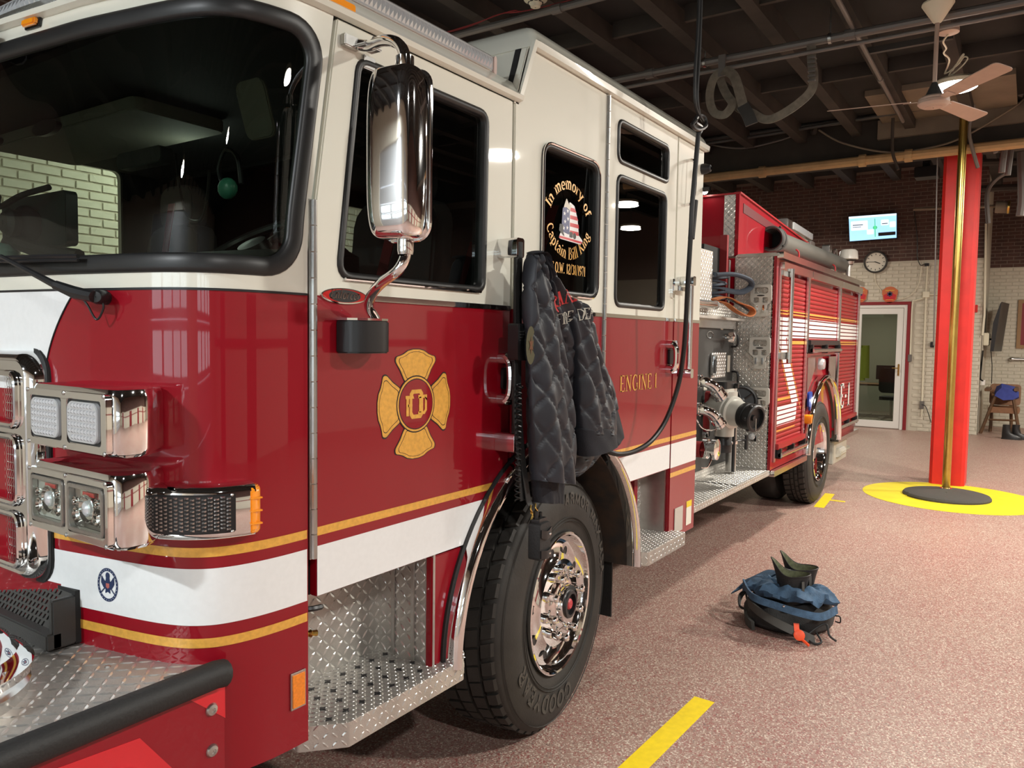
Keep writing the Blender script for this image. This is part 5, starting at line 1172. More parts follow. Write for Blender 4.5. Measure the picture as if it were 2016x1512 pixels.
q = MB(); q.plate([rrect(-.385, 1.412, -.04, 1.528, .01)], -.002, .002, HF); q.build('lamp_backing', DGREY, hu, smooth=False)
for u0 in (-.372, -.194):
    q = MB(); q.plate([rrect(u0+.004, 1.423, u0+.14, 1.517, .022, 4)], .002, .014, HF); ln_ = q.build('warning_lamp', LENS, hu, bevel=.005)
    q = MB()
    for i in range(9):
        for j in range(6):
            if 0 < i < 8 or 0 < j < 5:
                uu, vv = u0+.011+i*.0142, 1.428+j*.0148; P = [HF(uu+a, vv+b, .0142) for a, b in ((0, 0), (.0115, 0), (.0115, .012), (0, .012))]+[HF(uu+.0058, vv+.006, .0185)]
                q.add(P, [(0, 1, 4), (1, 2, 4), (2, 3, 4), (3, 0, 4)])
    o = q.build('lens_facets', LENS, ln_, smooth=False); o['kind'] = 'stuff'
q = MB(); q.plate([rrect(-.400, 1.188, -.022, 1.340, .012, 3), rrect(-.382, 1.205, -.217, 1.325, .008, 2), rrect(-.202, 1.205, -.037, 1.325, .008, 2)], -.004, .010, HF); q.build('lamp_bezel', CHROME, hl, bevel=.004)
for u0 in (-.379, -.199):
    q = MB(); q.plate([rrect(u0, 1.208, u0+.16, 1.322, .012, 3), rrect(u0+.010, 1.218, u0+.15, 1.312, .008, 3)], 0, .014, HF); hd = q.build('headlamp', BRUSH, hl, bevel=.002)
    q = MB(); q.plate([rrect(u0+.010, 1.218, u0+.15, 1.312, .008, 3)], -.003, -.001, HF); q.build('reflector_back', SATIN, hd, smooth=False)
    for (du, dz, r) in ((.082, .060, .034), (.036, .040, .019), (.128, .040, .017), (.03, .072, .012), (.128, .078, .012)):
        c = HF(u0+du, 1.208+dz, 0); q = MB(); q.lathe([(r, .010), (r*.93, .011), (r*.8, .004), (r*.45, -.0), (.001, -.002)], (-1, 0, 0), c, 20); q.build('reflector_bowl', CHROME, hd)
    c = HF(u0+.082, 1.268, 0); q = MB(); q.lathe([(.020, .001), (.019, .010), (.012, .015), (.001, .017)], (-1, 0, 0), c, 20); q.build('projector_lens', LENS, hd)
    q = MB(); q.box((u0+.06, 1.296, .002), (u0+.11, 1.306, .006), HF); q.build('red_marking', REDL, hd, smooth=False)
    q = MB(); q.plate([rrect(u0+.010, 1.218, u0+.15, 1.312, .008, 3)], None, .0125, HF); q.build('lens_glass', GLC, hd, smooth=False, recalc=False)
for z in (1.404, 1.534, 1.192, 1.336):
    par = hu if z > 1.39 else hl
    for u in (-.39, -.211, -.032):
        q = MB(); q.lathe([(.0055, 0), (.0055, .0015), (.003, .003), (.0005, .0032)], (-1, 0, 0), HF(u, z, .010), 10); q.build('bezel_screw', BRUSH, par)
# turn signal arm sweeping round the corner
s505, s300 = s_px(500, 1000, 1.24)-.0, s_px(305, 1000, 1.24)
q = MB(); L = []
sA, sB = s_px(486, 1000, 1.24), s_px(262, 1000, 1.24)
for i in range(25):
    t = i/24; s = sA+(sB-sA)*t; g = max(0, (t-.66)/.34); g = g*g*(3-2*g)
    z0, z1, oo = 1.176-.004*g, 1.312+.035*g, .048+.035*g
    L.append([FS(s, z, o) for z, o in ((z0, 0), (z0, oo-.022), (z0+.006, oo-.006), (z0+.018, oo), (z1-.018, oo), (z1-.006, oo-.006), (z1, oo-.022), (z1, 0))])
q.ring(L, True, True); arm = q.build('signal_arm', CHROME, ENG, ang=60)
s1_, s0_ = s_px(306, 1000, 1.24), s_px(452, 1000, 1.24)
def cplate(q, s0, s1, z0, z1, o0, o1, n=10, m=1):
    L = [[FS(s0+(s1-s0)*i/n, z, o) for z, o in ((z0, o0), (z0, o1), (z1, o1), (z1, o0))] for i in range(n+1)]; q.ring(L, True, True)
q = MB(); cplate(q, s0_, s1_, 1.196, 1.292, .046, .0525); sl_ = q.build('signal_lamp', PLAST, arm, bevel=.004)
q = MB(); ns_ = 17; nz2 = 9
for i in range(ns_):
    for j in range(nz2):
        a, b = s0_+.010+(s1_-s0_-.02)*i/ns_, s0_+.010+(s1_-s0_-.02)*(i+.78)/ns_; c, d = 1.203+.084*(j+(i % 2)*.4)/nz2, 1.203+.084*(j+.62+(i % 2)*.4)/nz2
        P = [FS(a, c, .0528), FS(b, c, .0528), FS(b, d, .0528), FS(a, d, .0528), FS((a+b)/2, (c+d)/2, .0585)]; q.add(P, [(0, 1, 4), (1, 2, 4), (2, 3, 4), (3, 0, 4)])
o = q.build('lens_facets', mat('smoked_lens', (.35, .34, .33), .12, .8, 1), sl_, smooth=False); o['kind'] = 'stuff'
q = MB()
for a in (s0_+.008, s1_-.008):
    for z in (1.200, 1.289): q.sphere(FS(a, z, .053), .004, 8)
q.build('lens_screws', BRUSH, sl_)
sm0, sm1 = s_px(504, 1000, 1.24), s_px(478, 1000, 1.24)
q = MB(); L = []
for i in range(7):
    t = i/6; s = sm0+(sm1-sm0)*t; oo = .052-.022*(1-t)**2
    L.append([FS(s, z, o) for z, o in ((1.182, .002), (1.182, oo-.008), (1.192, oo), (1.292, oo), (1.302, oo-.008), (1.302, .002))])
q.ring(L, True, True); q.build('amber_marker', AMBER, arm, bevel=.003)
q = MB()
for z in (1.21, 1.242, 1.274): cplate(q, sm0+.006, sm1, z-.002, z+.002, .02, .0535, 4)
q.build('marker_ribs', AMBER, arm, smooth=False)

# seal on the white stripe
es, ez_ = s_px(212, 1151, 1.027), 1.029
def sf(u, v, w): return FS(es-u, ez_+v, .0018+w)
ink = MB(); ink.plate([circ(0, 0, .037, 40, .044), circ(0, 0, .030, 40, .036)], None, .0006, sf)
ink.plate([rpoly([(-.006, .02), (.006, .02), (.008, .008), (.013, .012), (.023, .025), (.024, .004), (.016, -.008), (.008, -.012), (.010, -.024), (0, -.018), (-.010, -.024), (-.008, -.012), (-.016, -.008), (-.024, .004), (-.023, .025), (-.013, .012), (-.008, .008)], .002, 2)], None, .0006, sf)
ink.plate([circ(0, .024, .0075, 16, .009)], None, .0007, sf)
for sg in (-1, 1):
    for k in range(5): ink.plate([[(sg*(.010+k*.003), -.012-.003*k), (sg*(.014+k*.003), -.008-.003*k), (sg*(.016+k*.003), -.014-.003*k)]], None, .0006, sf)
ink.build('round_seal', NAVYINK, ENG, smooth=False, recalc=False)
q = MB(); q.plate([[(-.006, .004), (.006, .004), (.006, -.006), (0, -.010), (-.006, -.006)]], None, .0010, sf)
for k in range(20): a = 2*pi*k/20
q.build('seal_shield', mat('salmon', (.45, .12, .10), .5), ENG, smooth=False, recalc=False)
q = MB()
for k in range(26):
    a = 2*pi*k/26; q.plate([circ(.0335*cos(a), .040*sin(a), .0012, 6)], None, .0009, sf)
q.plate([rpoly([(-.010, -.024), (.010, -.024), (.012, -.028), (-.012, -.028)], .001, 1)], None, .0009, sf)
o = q.build('seal_stars', STRIPE, ENG, smooth=False, recalc=False); o['kind'] = 'stuff'
# amber reflector low on the corner
q = MB(); a0, a1 = s_px(598, 1360, .72), s_px(570, 1360, .72); cplate(q, a0, a1, .668, .77, 0, .006, 3); rf_ = q.build('reflector_frame', BRUSH, ENG, bevel=.001)
q = MB(); cplate(q, a0+.005, a1-.005, .674, .764, .005, .0085, 3); q.build('amber_reflector', AMBERR, rf_, smooth=False)

# bumper extension with tread-plate deck
BX0, BX1, BZ = .44, 1.16, .856
q = MB(); q.box((BX0, YC+.05, BZ-.05), (BX1-.14, YF-.05, BZ)); dk = q.build('bumper_deck', DPL, ENG, smooth=False)
def dins(u, v):
    p = None
    return u < (1.02 if v > .3 else 1.02+(.3-v)*.32 if v > .0 else 1.13)
q = MB(); q.plate([[(BX1-.14, .0), (1.13, -.03), (1.13, .1), (1.06, .35), (BX1-.14, .5)]], BZ-.05, BZ, TOP(0)); q.build('deck_corner', DPL, dk, smooth=False)
lugs('tread_lugs', dk, lambda u, v: u < 1.0+max(0, .42-v)*.25, BX0, 1.13, -.02, 1.0, TOP(BZ), p=.041, ln=.0175, wd=.0048)
lugs('tread_lugs', dk, None, BX0, 1.0, 1.0, 2.35, TOP(BZ), p=.041, ln=.0175, wd=.0048)
q = MB(); q.tube([(BX0-.02, YC+.015, BZ-.012), (1.12, YC+.015, BZ-.012), (1.145, YC+.018, BZ-.018)], .034, 14); q.tube([(BX0-.01, YC, BZ-.012), (BX0-.01, YF, BZ-.012)], .034, 14); q.build('rubber_edge', RUB, ENG)
q = MB(); q.box((BX0, YC+.022, .35), (1.152, YC+.05, .835)); bs = q.build('bumper_side', RED, ENG, bevel=.002)
REFL = mat('red_reflective_tape', (.62, .01, .02), .3, 0, .5)
BS = SIDE(YC+.022)
q = MB(); q.plate([[(1.02, .835), (1.152, .80), (1.152, .72)]], .0003, .0015, BS); q.plate([[(.45, .80), (.93, .765), (1.05, .60), (.95, .45), (.45, .45)]], .0003, .0015, BS); q.build('reflective_chevron', REFL, bs, smooth=False)
for z in (.757, .653):
    c = V((1.114, YC+.022, z)); q = MB(); q.lathe([(.0165, 0), (.0165, .002), (.013, .007), (.006, .0095), (.005, .007), (.001, .007)], (0, -1, 0), c, 18); q.build('dome_bolt', BRUSH, bs)
q = MB(); q.plate([circ(.865, .672, .075, 32, .045), circ(.865, .672, .058, 32, .03)], 0, .02, BS); ol = q.build('side_lamp_ring', CHROME, bs, bevel=.008, seg=3)
q = MB(); q.plate([circ(.865, .672, .058, 28, .03)], 0, .012, BS); q.build('side_lamp_lens', LENS, bs, bevel=.003)
q = MB(); q.box((BX0, YC+.05, .4), (1.15, YF-.05, .80)); q.build('bumper_core', RED, ENG, smooth=False)
# siren dome on the deck
SXc, SYc = .635, .285
sd_ = empty('x', (1.0, -.08, 0)); bpy.data.objects.remove(sd_)
q = MB(); q.lathe([(.20, .0), (.205, .03), (.19, .045)], (0, 0, 1), (SXc, SYc, BZ), 40); sr_ = q.build('siren_base', ALU, ENG)
q = MB(); q.lathe([(.195, .04), (.21, .055), (.212, .075), (.20, .092), (.18, .10)], (0, 0, 1), (SXc, SYc, BZ), 48); q.build('siren_rim', CHROME, sr_)
q = MB(); q.lathe([(.18, .10), (.165, .125), (.13, .15), (.08, .165), (.001, .172)], (0, 0, 1), (SXc, SYc, BZ), 48); q.build('siren_dome', CHROME, sr_)
# small deck screws
q = MB()
for (x, y) in ((at(212, 1313, 2, BZ)[:2]), (at(312, 1352, 2, BZ)[:2])): q.lathe([(.007, 0), (.006, .003), (.001, .004)], (0, 0, 1), (x, y, BZ), 10)
q.build('deck_screws', BRUSH, dk)

# wiper
def fsp(px, py, off, z): return FS(s_px(px, py, z), z, off)
pv = fsp(218, 583, .03, 1.765)
q = MB(); q.lathe([(.018, -.03), (.018, .012), (.013, .02), (.001, .021)], (-.8, -.6, 0), pv, 14); wpv = q.build('wiper_pivot', PLAST, ENG)
p1 = fsp(150, 562, .055, 1.795); p2 = fsp(40, 493, .05, 1.875)
q = MB(); q.tube([pv+V((-.02, -.01, 0)), (pv+p1)/2+V((-.008, 0, -.004)), p1], [.014, .016, .012], 8); q.tube([p1, p2], [.010, .006], 8); q.build('wiper_arm', PLAST, wpv)
q = MB(); bl_ = [FS(s_px(x, 505, 1.87), 1.868+k*.002, .03) for k, x in enumerate((176, 130, 80, 30))]
ss = s_px(30, 505, 1.87); bl_ += [FS(ss+.12*k, 1.876+k*.004, .03) for k in (1, 2, 3)]
q.tube(bl_, .006, 6); q.tube([p+V((0, 0, -.010)) for p in bl_], .004, 6); q.build('wiper_blade', PLAST, wpv)
q = MB(); q.tube(spline([pv+V((-.01, -.005, .01)), fsp(190, 585, .05, 1.78), fsp(200, 605, .04, 1.745), fsp(212, 632, .03, 1.71), fsp(226, 605, .03, 1.74), pv], 8), .0028, 6); q.build('washer_hose', CORD, wpv)
bl2 = [FS(ss+.10, 1.850, .03), FS(ss+.3, 1.862, .03), FS(ss+.55, 1.88, .03)]
q = MB(); q.tube([bl2[0]]+bl2[1:], .006, 6); q.tube([FS(ss+.62, 1.77, .04), FS(ss+.45, 1.85, .05)], .010, 6); q.build('far_wiper', PLAST, ENG)

# roof lights: front bar, side bar, amber markers
q = MB(); q.box((1.20, .48, 2.60), (1.44, 2.0, 2.665)); lb = q.build('light_bar_base', ALU, ENG, bevel=.004)
q = MB(); q.plate([rpoly([(1.185, .50), (1.42, .50), (1.42, 1.95), (1.185, 1.95)], .03, 3)], 2.665, 2.735, TOP(0)); q.build('light_bar_lens', LENS, lb, bevel=.012, seg=3)
q = MB()
for k in range(50):
    y = .52+k*.028; q.add([V((1.184, y, 2.675)), V((1.184, y+.025, 2.675)), V((1.184, y+.025, 2.727)), V((1.184, y, 2.727)), V((1.172, y+.0125, 2.70))], [(0, 1, 4), (1, 2, 4), (2, 3, 4), (3, 0, 4)])
o = q.build('lens_facets', LENS, lb, smooth=False); o['kind'] = 'stuff'
q = MB(); q.box((1.48, -.03, 2.60), (2.29, .06, 2.625)); sb = q.build('side_bar_base', WHITE, ENG, bevel=.005)
q = MB(); q.rbox((1.48, 2.622, -.04), (2.285, 2.685, .045), .012, SIDE(0)); q.build('side_bar_body', ALU, sb, bevel=.005)
q = MB(); q.rbox((1.49, 2.630, .045), (2.275, 2.678, .052), .008, SIDE(0)); q.build('side_bar_lens', LENS, sb, bevel=.003)
q = MB()
for k in range(44):
    x = 1.497+k*.0175; q.add([SIDE(0)(x, 2.636, .052), SIDE(0)(x+.015, 2.636, .052), SIDE(0)(x+.015, 2.672, .052), SIDE(0)(x, 2.672, .052), SIDE(0)(x+.0075, 2.654, .060)], [(0, 1, 4), (1, 2, 4), (2, 3, 4), (3, 0, 4)])
o = q.build('lens_facets', LENS, sb, smooth=False); o['kind'] = 'stuff'
q = MB(); q.rbox((2.285, 2.622, -.042), (2.302, 2.687, .05), .01, SIDE(0)); q.build('bar_end_cap', mat('pink_cap', (.55, .42, .38), .4), sb, bevel=.004)
def amber(px, py, z, name='amber_roof_marker'):
    s = s_px(px, py, z); q = MB(); cplate(q, s-.035, s+.035, z-.014, z+.014, .0, .008, 4); o = q.build(name+'_base', PLAST, ENG, bevel=.002); q = MB(); cplate(q, s-.03, s+.03, z-.010, z+.010, .006, .022, 4); q.build('marker_lens', AMBER, o, bevel=.004)
amber(70, 56, 2.535)
c = at(674, 8, 1, YC-.02); q = MB(); q.rbox((c.x-.05, c.z-.010, 0), (c.x+.05, c.z+.014, .02), .006, SIDE(YC)); q.build('amber_roof_marker', AMBER, ENG, bevel=.004)
q = MB(); p = fsp(5, 78, .03, 2.52); q.tube([p+V((0, 0, -.02)), p+V((-.04, .06, .01))], .03, 10); q.build('header_camera', PLAST, ENG)

# mirror
mh_c = V((1.475, -.335, 2.14)); yw = radians(8)
def sup(u, v, n): return abs(u)**n
mq = MB(); rows = []; hx_, hy_, hz_m = .052, .074, .213
N1, N2 = 36, 40
for j in range(N1+1):
    ph = -pi/2+pi*j/N1; cz = abs(cos(ph))**.35; szz = (1 if sin(ph) >= 0 else -1)*abs(sin(ph))**.55
    row = []
    for k in range(N2):
        th = 2*pi*k/N2; cx_ = (1 if cos(th) >= 0 else -1)*abs(cos(th))**.62; sy_ = (1 if sin(th) >= 0 else -1)*abs(sin(th))**.42
        bulge = 1.0
        x, y, z = hx_*cx_*cz*(1.15 if cx_ < 0 else .75), hy_*sy_*(cz**.6), hz_m*szz
        row.append(mh_c+V((x*cos(yw)-y*sin(yw), x*sin(yw)+y*cos(yw), z)))
    rows.append(row)
mq.ring(rows, True, True); mh = mq.build('mirror_head', CHROME, ENG, ang=60)
q = MB(); P = rrect(-.066, -.205, .066, .205, .04, 5); q.plate([P], .036, .043, lambda u, v, w: mh_c+V((w*cos(yw)-u*sin(yw), w*sin(yw)+u*cos(yw), v))); q.build('mirror_glass', mat('mirror', (.9, .9, .9), .02, 1), mh, smooth=False)
q = MB(); L = []
for d, o_ in ((0, .028), (.008, .03), (.010, .036), (.006, .044), (-.004, .044)):
    L.append([mh_c+V((o_*cos(yw)-u*sin(yw), o_*sin(yw)+u*cos(yw), v)) for u, v in rrect(-.068-d, -.208-d, .068+d, .208+d, .045, 6)])
q.ring(L); q.build('mirror_rim', CHROME, mh)
q = MB(); q.tube(spline([at(705, 88, 1, -.10), at(728, 90, 1, -.13), at(755, 80, 1, -.22), at(780, 84, 1, -.29), at(795, 104, 1, -.33), at(797, 138, 1, -.335)], 8), .0155, 12); ar_ = q.build('mirror_arm', CHROME, ENG)
q = MB(); q.lathe([(.022, -.02), (.024, -.01), (.024, .03), (.016, .035)], (0, 0, 1), at(797, 136, 1, -.335), 16); q.build('arm_collar', CHROME, ar_)
c = at(700, 90, 1, -.085); q = MB(); q.box((c.x-.055, c.z-.016, .0), (c.x+.005, c.z+.016, .022), SY); q.box((c.x-.02, c.z-.012, .018), (c.x+.05, c.z-.004, .06), SY); q.box((c.x+.03, c.z-.05, .0), (c.x+.08, c.z-.012, .006), SY); q.build('arm_bracket', BRUSH, ar_, bevel=.003)
q = MB(); q.lathe([(.008, 0), (.008, .012), (.004, .022)], (0, 0, 1), V((c.x+.02, c.y-.05, c.z-.002)), 8); q.build('arm_bolt', BRUSH, ar_)
bz = 1.728
q = MB(); q.tube(spline([at(797, 470, 1, -.335), at(799, 500, 1, -.335), at(785, 530, 1, -.32), at(752, 556, 1, -.25), at(732, 580, 1, -.19), at(727, 605, 1, -.15), V((1.60, -.135, bz))], 8), .0145, 12); al = q.build('mirror_lower_arm', CHROME, ENG)
q = MB(); q.lathe([(.02, -.01), (.022, .0), (.022, .035), (.015, .04)], (0, 0, 1), at(798, 494, 1, -.335), 16); q.build('arm_collar', CHROME, al)
q = MB(); P = [(1.500, YC), (1.500, YC-.045), (1.515, YC-.07), (1.54, YC-.085), (1.59, YC-.09), (1.62, YC-.085), (1.640, YC-.07), (1.648, YC-.045), (1.648, YC)]
q.plate([P], 1.630, 1.722, TOP(0)); q.build('arm_block', PLAST, al, bevel=.004)
q = MB(); q.plate([P], 1.722, 1.728, TOP(0)); q.build('block_cap', CHROME, al, smooth=False)

# ---------------------------------------------------------------- cab interior
def part(name, m, parent=ENG, bev=.01): return lambda f: (lambda q: (f(q), q.build(name, m, parent, bevel=bev))[1])(MB())
q = MB(); L = []
for x, z in ((1.16, 1.84), (1.25, 1.88), (1.4, 1.93), (1.52, 1.95), (1.58, 1.93), (1.60, 1.5)): L.append([V((x+.1*abs(y-CX)**2, y, z-.03*max(0, abs(y-CX)-.8))) for y in [YC+.12+(YF-YC-.24)*k/16 for k in range(17)]])
q.ring(L, False); q.build('dashboard', mat('dash_vinyl', (.018, .022, .02), .6), ENG)
q = MB(); q.rbox((.85, 1.1, 1.35), (1.5, 1.9, 2.3), .08, lambda u, v, w: V((w, u, v))); q.build('engine_tunnel', GREYF, ENG, bevel=.04)
def seat(name, x, y, d=1):
    q = MB(); q.rbox((x-.22, y-.23, 1.42), (x+.22, y+.23, 1.56), .07, TOP(0)); o = q.build(name, GREYF, ENG, bevel=.03)
    q = MB(); q.rbox((y-.22, 1.5, -.05), (y+.22, 2.22, .07), .1, lambda u, v, w: V((x+d*(.2+w+(v-1.5)*.1), u, v))); q.build('backrest', GREYF, o, bevel=.03)
    q = MB(); q.rbox((y-.14, 2.2, -.03), (y+.14, 2.42, .06), .07, lambda u, v, w: V((x+d*(.27+w), u, v))); q.build('headrest', GREYF, o, bevel=.025)
    q = MB(); q.ring([[V((x+d*(.12+.06*t), y-.18+.3*t+e, 2.30-.75*t)) for e in (0, .05)]+[V((x+d*(.125+.06*t), y-.13+.3*t-e, 2.30-.75*t)) for e in (0, .05)] for t in (0, .5, 1)], True, True); q.build('seat_belt', SEATR, o, smooth=False)
seat('driver_seat', 2.05, .42); seat('officer_seat', 2.05, 1.92); seat('rear_seat', 3.0, .35, 1); seat('rear_seat', 3.0, 1.95, 1); seat('rear_seat', 3.9, .8); seat('rear_seat', 3.9, 1.5)
wc_ = V((1.68, .50, 1.96)); q = MB(); nx = V((-.55, 0, .83)).normalized(); u_ = V((0, 1, 0)); v_ = nx.cross(u_)
q.tube([wc_+(u_*cos(t)+v_*sin(t))*.225 for t in [2*pi*k/40 for k in range(40)]], .015, 8, closed=True)
for t in (.5, 2.6, 4.7): q.tube([wc_, wc_+(u_*cos(t)+v_*sin(t))*.22], .012, 6)
q.tube([wc_, wc_-nx*.3], .03, 8); q.lathe([(.06, 0), (.05, .03), (.001, .035)], nx, wc_, 16); q.build('steering_wheel', PLAST, ENG)
TANV = mat('headliner_tan', (.16, .15, .12), .8)
q = MB(); q.rbox((.95, 1.52, 2.462), (2.1, 1.9, 2.51), .04, lambda u, v, w: V((v, u, w))); ohc = q.build('overhead_console', TANV, ENG, bevel=.01)
q = MB(); q.plate([circ(1.55, 2.475, .10, 20, .03)], 0, .02, lambda u, v, w: V((1.52-w, u, v))); q.plate([circ(2.0, 2.48, .06, 20, .02)], 0, .02, lambda u, v, w: V((1.52-w, u, v))); q.build('console_speaker', PLAST, ohc)
q = MB(); q.rbox((.30, 2.30, 0), (.44, 2.47, .012), .03, lambda u, v, w: V((1.55+w+(2.48-v)*.3, u, v))); q.build('sun_visor', TANV, ENG, bevel=.004)
q = MB(); q.rbox((.95, 2.3, 0), (1.25, 2.36, .05), .02, lambda u, v, w: V((1.62+w, u, v))); q.build('radio_head', DGREY, ENG, bevel=.006)
q = MB(); q.tube(spline([(1.66, .92, 2.33), (1.66, .90, 2.2), (1.66, .86, 2.1), (1.66, .78, 2.08), (1.66, .74, 2.14), (1.66, .72, 2.25)], 8), .006, 6); q.build('coiled_cord', CORD, ENG)
hs = empty('intercom_headset', (1.62, .56, 2.1), 'green-cupped headset hanging inside the windscreen by the steering wheel', 'headset')
q = MB(); q.sphere((1.62, .565, 2.165), .045, 14, (.6, .9, .8)); q.build('ear_cup', mat('green_cup', (.05, .22, .14), .35), hs)
q = MB(); q.tube(spline([(1.63, .60, 2.18), (1.64, .64, 2.24), (1.64, .60, 2.30), (1.64, .54, 2.27), (1.64, .52, 2.18)], 6), .008, 6); q.build('headband', PLAST, hs)
gb = empty('gear_pile', (1.5, 1.85, 2.0), 'dark folder and breathing mask piled on the dashboard behind the windscreen', 'gear')
q = MB(); q.rbox((1.56, 2.03, 0), (2.12, 2.25, .05), .02, lambda u, v, w: V((1.58+w, u, v))); q.build('map_case', mat('dark_green_case', (.02, .03, .028), .5), gb, bevel=.008)
q = MB(); q.sphere((1.55, 1.83, 2.12), .085, 16, (.7, 1, 1)); q.build('mask_cup', PLAST, gb)
q = MB(); q.lathe([(.055, 0), (.06, .03), (.04, .05), (.01, .05)], (-1, 0, 0), (1.50, 1.80, 2.12), 16); q.build('mask_filter', RUB, gb)
q = MB(); q.tube(spline([(1.54, 2.05, 2.26), (1.5, 1.95, 2.2), (1.5, 1.75, 2.23), (1.55, 1.62, 2.26)], 6), .012, 6); q.tube(spline([(1.54, 1.95, 2.02), (1.5, 1.85, 2.05), (1.5, 1.6, 2.0), (1.55, 1.4, 1.97)], 6), .03, 8); q.build('mask_strap', RUB, gb)
q = MB(); q.sphere((1.45, 1.83, 1.99), .07, 14, (1, 1.1, .7)); q.build('pale_cup', mat('pale_aqua', (.25, .42, .40), .4), gb)
il = bpy.data.lights.new('cab_fill_light', 'POINT'); il.energy = 1.2; il.shadow_soft_size = .1; il.color = (.9, 1, .9); o = bpy.data.objects.new('cab_fill_light', il); o.location = (1.9, 1.2, 2.38); COL.objects.link(o)  # unseen point light added to lift the dark cab interior

# ---------------------------------------------------------------- rear body
BY = .08
SB = SIDE(BY)
XBF = 6.5
q = MB(); q.box((XBF+.01, BY+.03, .62), (10.2, 2.26, 2.385)); q.build('body_core', RED, ENG, smooth=False)
WF = FACE(XBF)
platewall('body_front_plate', WF, -.425, -BY-.012, .60, 2.415, p=.036, ln=.014, wd=.004)
platewall('hosebed_front_plate', WF, -.535, -.435, 2.40, 2.925, p=.036, ln=.014, wd=.004)
q = MB(); q.box((XBF-.004, BY-.004, .60), (XBF+.06, BY+.02, 2.41)); q.build('body_corner_post', RED, ENG, smooth=False)
q = MB(); q.box((XBF+.02, .535, 1.85), (XBF+.05, 2.2, 2.925)); q.build('hosebed_front_wall', RED, ENG, smooth=False)
q = MB(); q.plate([[(XBF, 2.40), (10.15, 2.40), (10.15, 2.70), (8.7, 2.78), (XBF, 2.93)]], -.03, 0, SIDE(.41)); hb = q.build('hosebed_side', RED, ENG, smooth=False)
q = MB(); q.box((XBF-.002, .405, 2.41), (XBF+.02, .436, 2.925)); q.build('hosebed_corner', RED, ENG, smooth=False)
q = MB(); q.box((XBF-.006, .40, 2.92), (XBF+.03, 2.2, 2.935)); q.ring([[V((XBF, .395, 2.925)), V((XBF, .45, 2.925)), V((XBF, .45, 2.94)), V((XBF, .395, 2.94))], [V((8.7, .395, 2.775)), V((8.7, .45, 2.775)), V((8.7, .45, 2.79)), V((8.7, .395, 2.79))], [V((10.15, .395, 2.695)), V((10.15, .45, 2.695)), V((10.15, .45, 2.71)), V((10.15, .395, 2.71))]], True, True); q.build('hosebed_rim', RED2, hb, smooth=False)
q = MB(); q.plate([[(6.62, 2.86), (7.9, 2.78), (7.9, 2.71), (6.62, 2.78)]], .001, .004, SIDE(.41)); q.build('hosebed_slot', mat('slot_shade_red', (.09, .004, .008), .6), hb, smooth=False)  # flat plate; the shade of the inset slot is put into its colour
q = MB(); q.box((7.35, .30, 2.42), (10.1, .40, 2.44)); q.build('hose_tray_floor', RED2, ENG, smooth=False)
q = MB(); q.plate([[(XBF-.01, .41), (XBF-.01, BY-.02), (10.2, BY-.02), (10.2, .41)]], 2.385, 2.41, TOP(0)); q.build('body_top_plate', DPL, ENG, bevel=.003)
lugs('top_lugs', ENG, None, XBF+.02, 8.4, BY, .40, TOP(2.41), p=.04, ln=.014, wd=.004)
# frame, rails and shutters
q = MB(); q.plate([[(XBF, .60), (7.62, .60), (7.62, .60), (7.62, 1.2), (7.8, 1.55), (8.98, 1.55), (9.09, 1.2), (9.09, .60), (10.2, .60), (10.2, 2.385), (XBF, 2.385)],
    [(6.60, .68), (7.55, .68), (7.55, 2.28), (6.60, 2.28)], [(7.615, 1.60), (8.985, 1.60), (8.985, 2.27), (7.615, 2.27)], [(9.06, .70), (10.13, .70), (10.13, 2.27), (9.06, 2.27)]], -.03, 0, SB); q.build('body_side_frame', RED, ENG, smooth=False)
PITCH = .0405
import collections
bays_ = [(6.60, 7.55, .68, 2.28), (7.615, 8.985, 1.60, 2.27), (9.06, 10.13, .70, 2.27)]
DIA0 = lambda z: 6.66+max(0, (1.68-z))*.91+0        # sloping band, left and right edges
DIA1 = lambda z: DIA0(z)+.235
BANDS = [(1.935, 1.952, GOLD), (1.915, 1.926, GOLD), (1.714, 1.895, STRIPE), (1.655, 1.690, GOLD)]
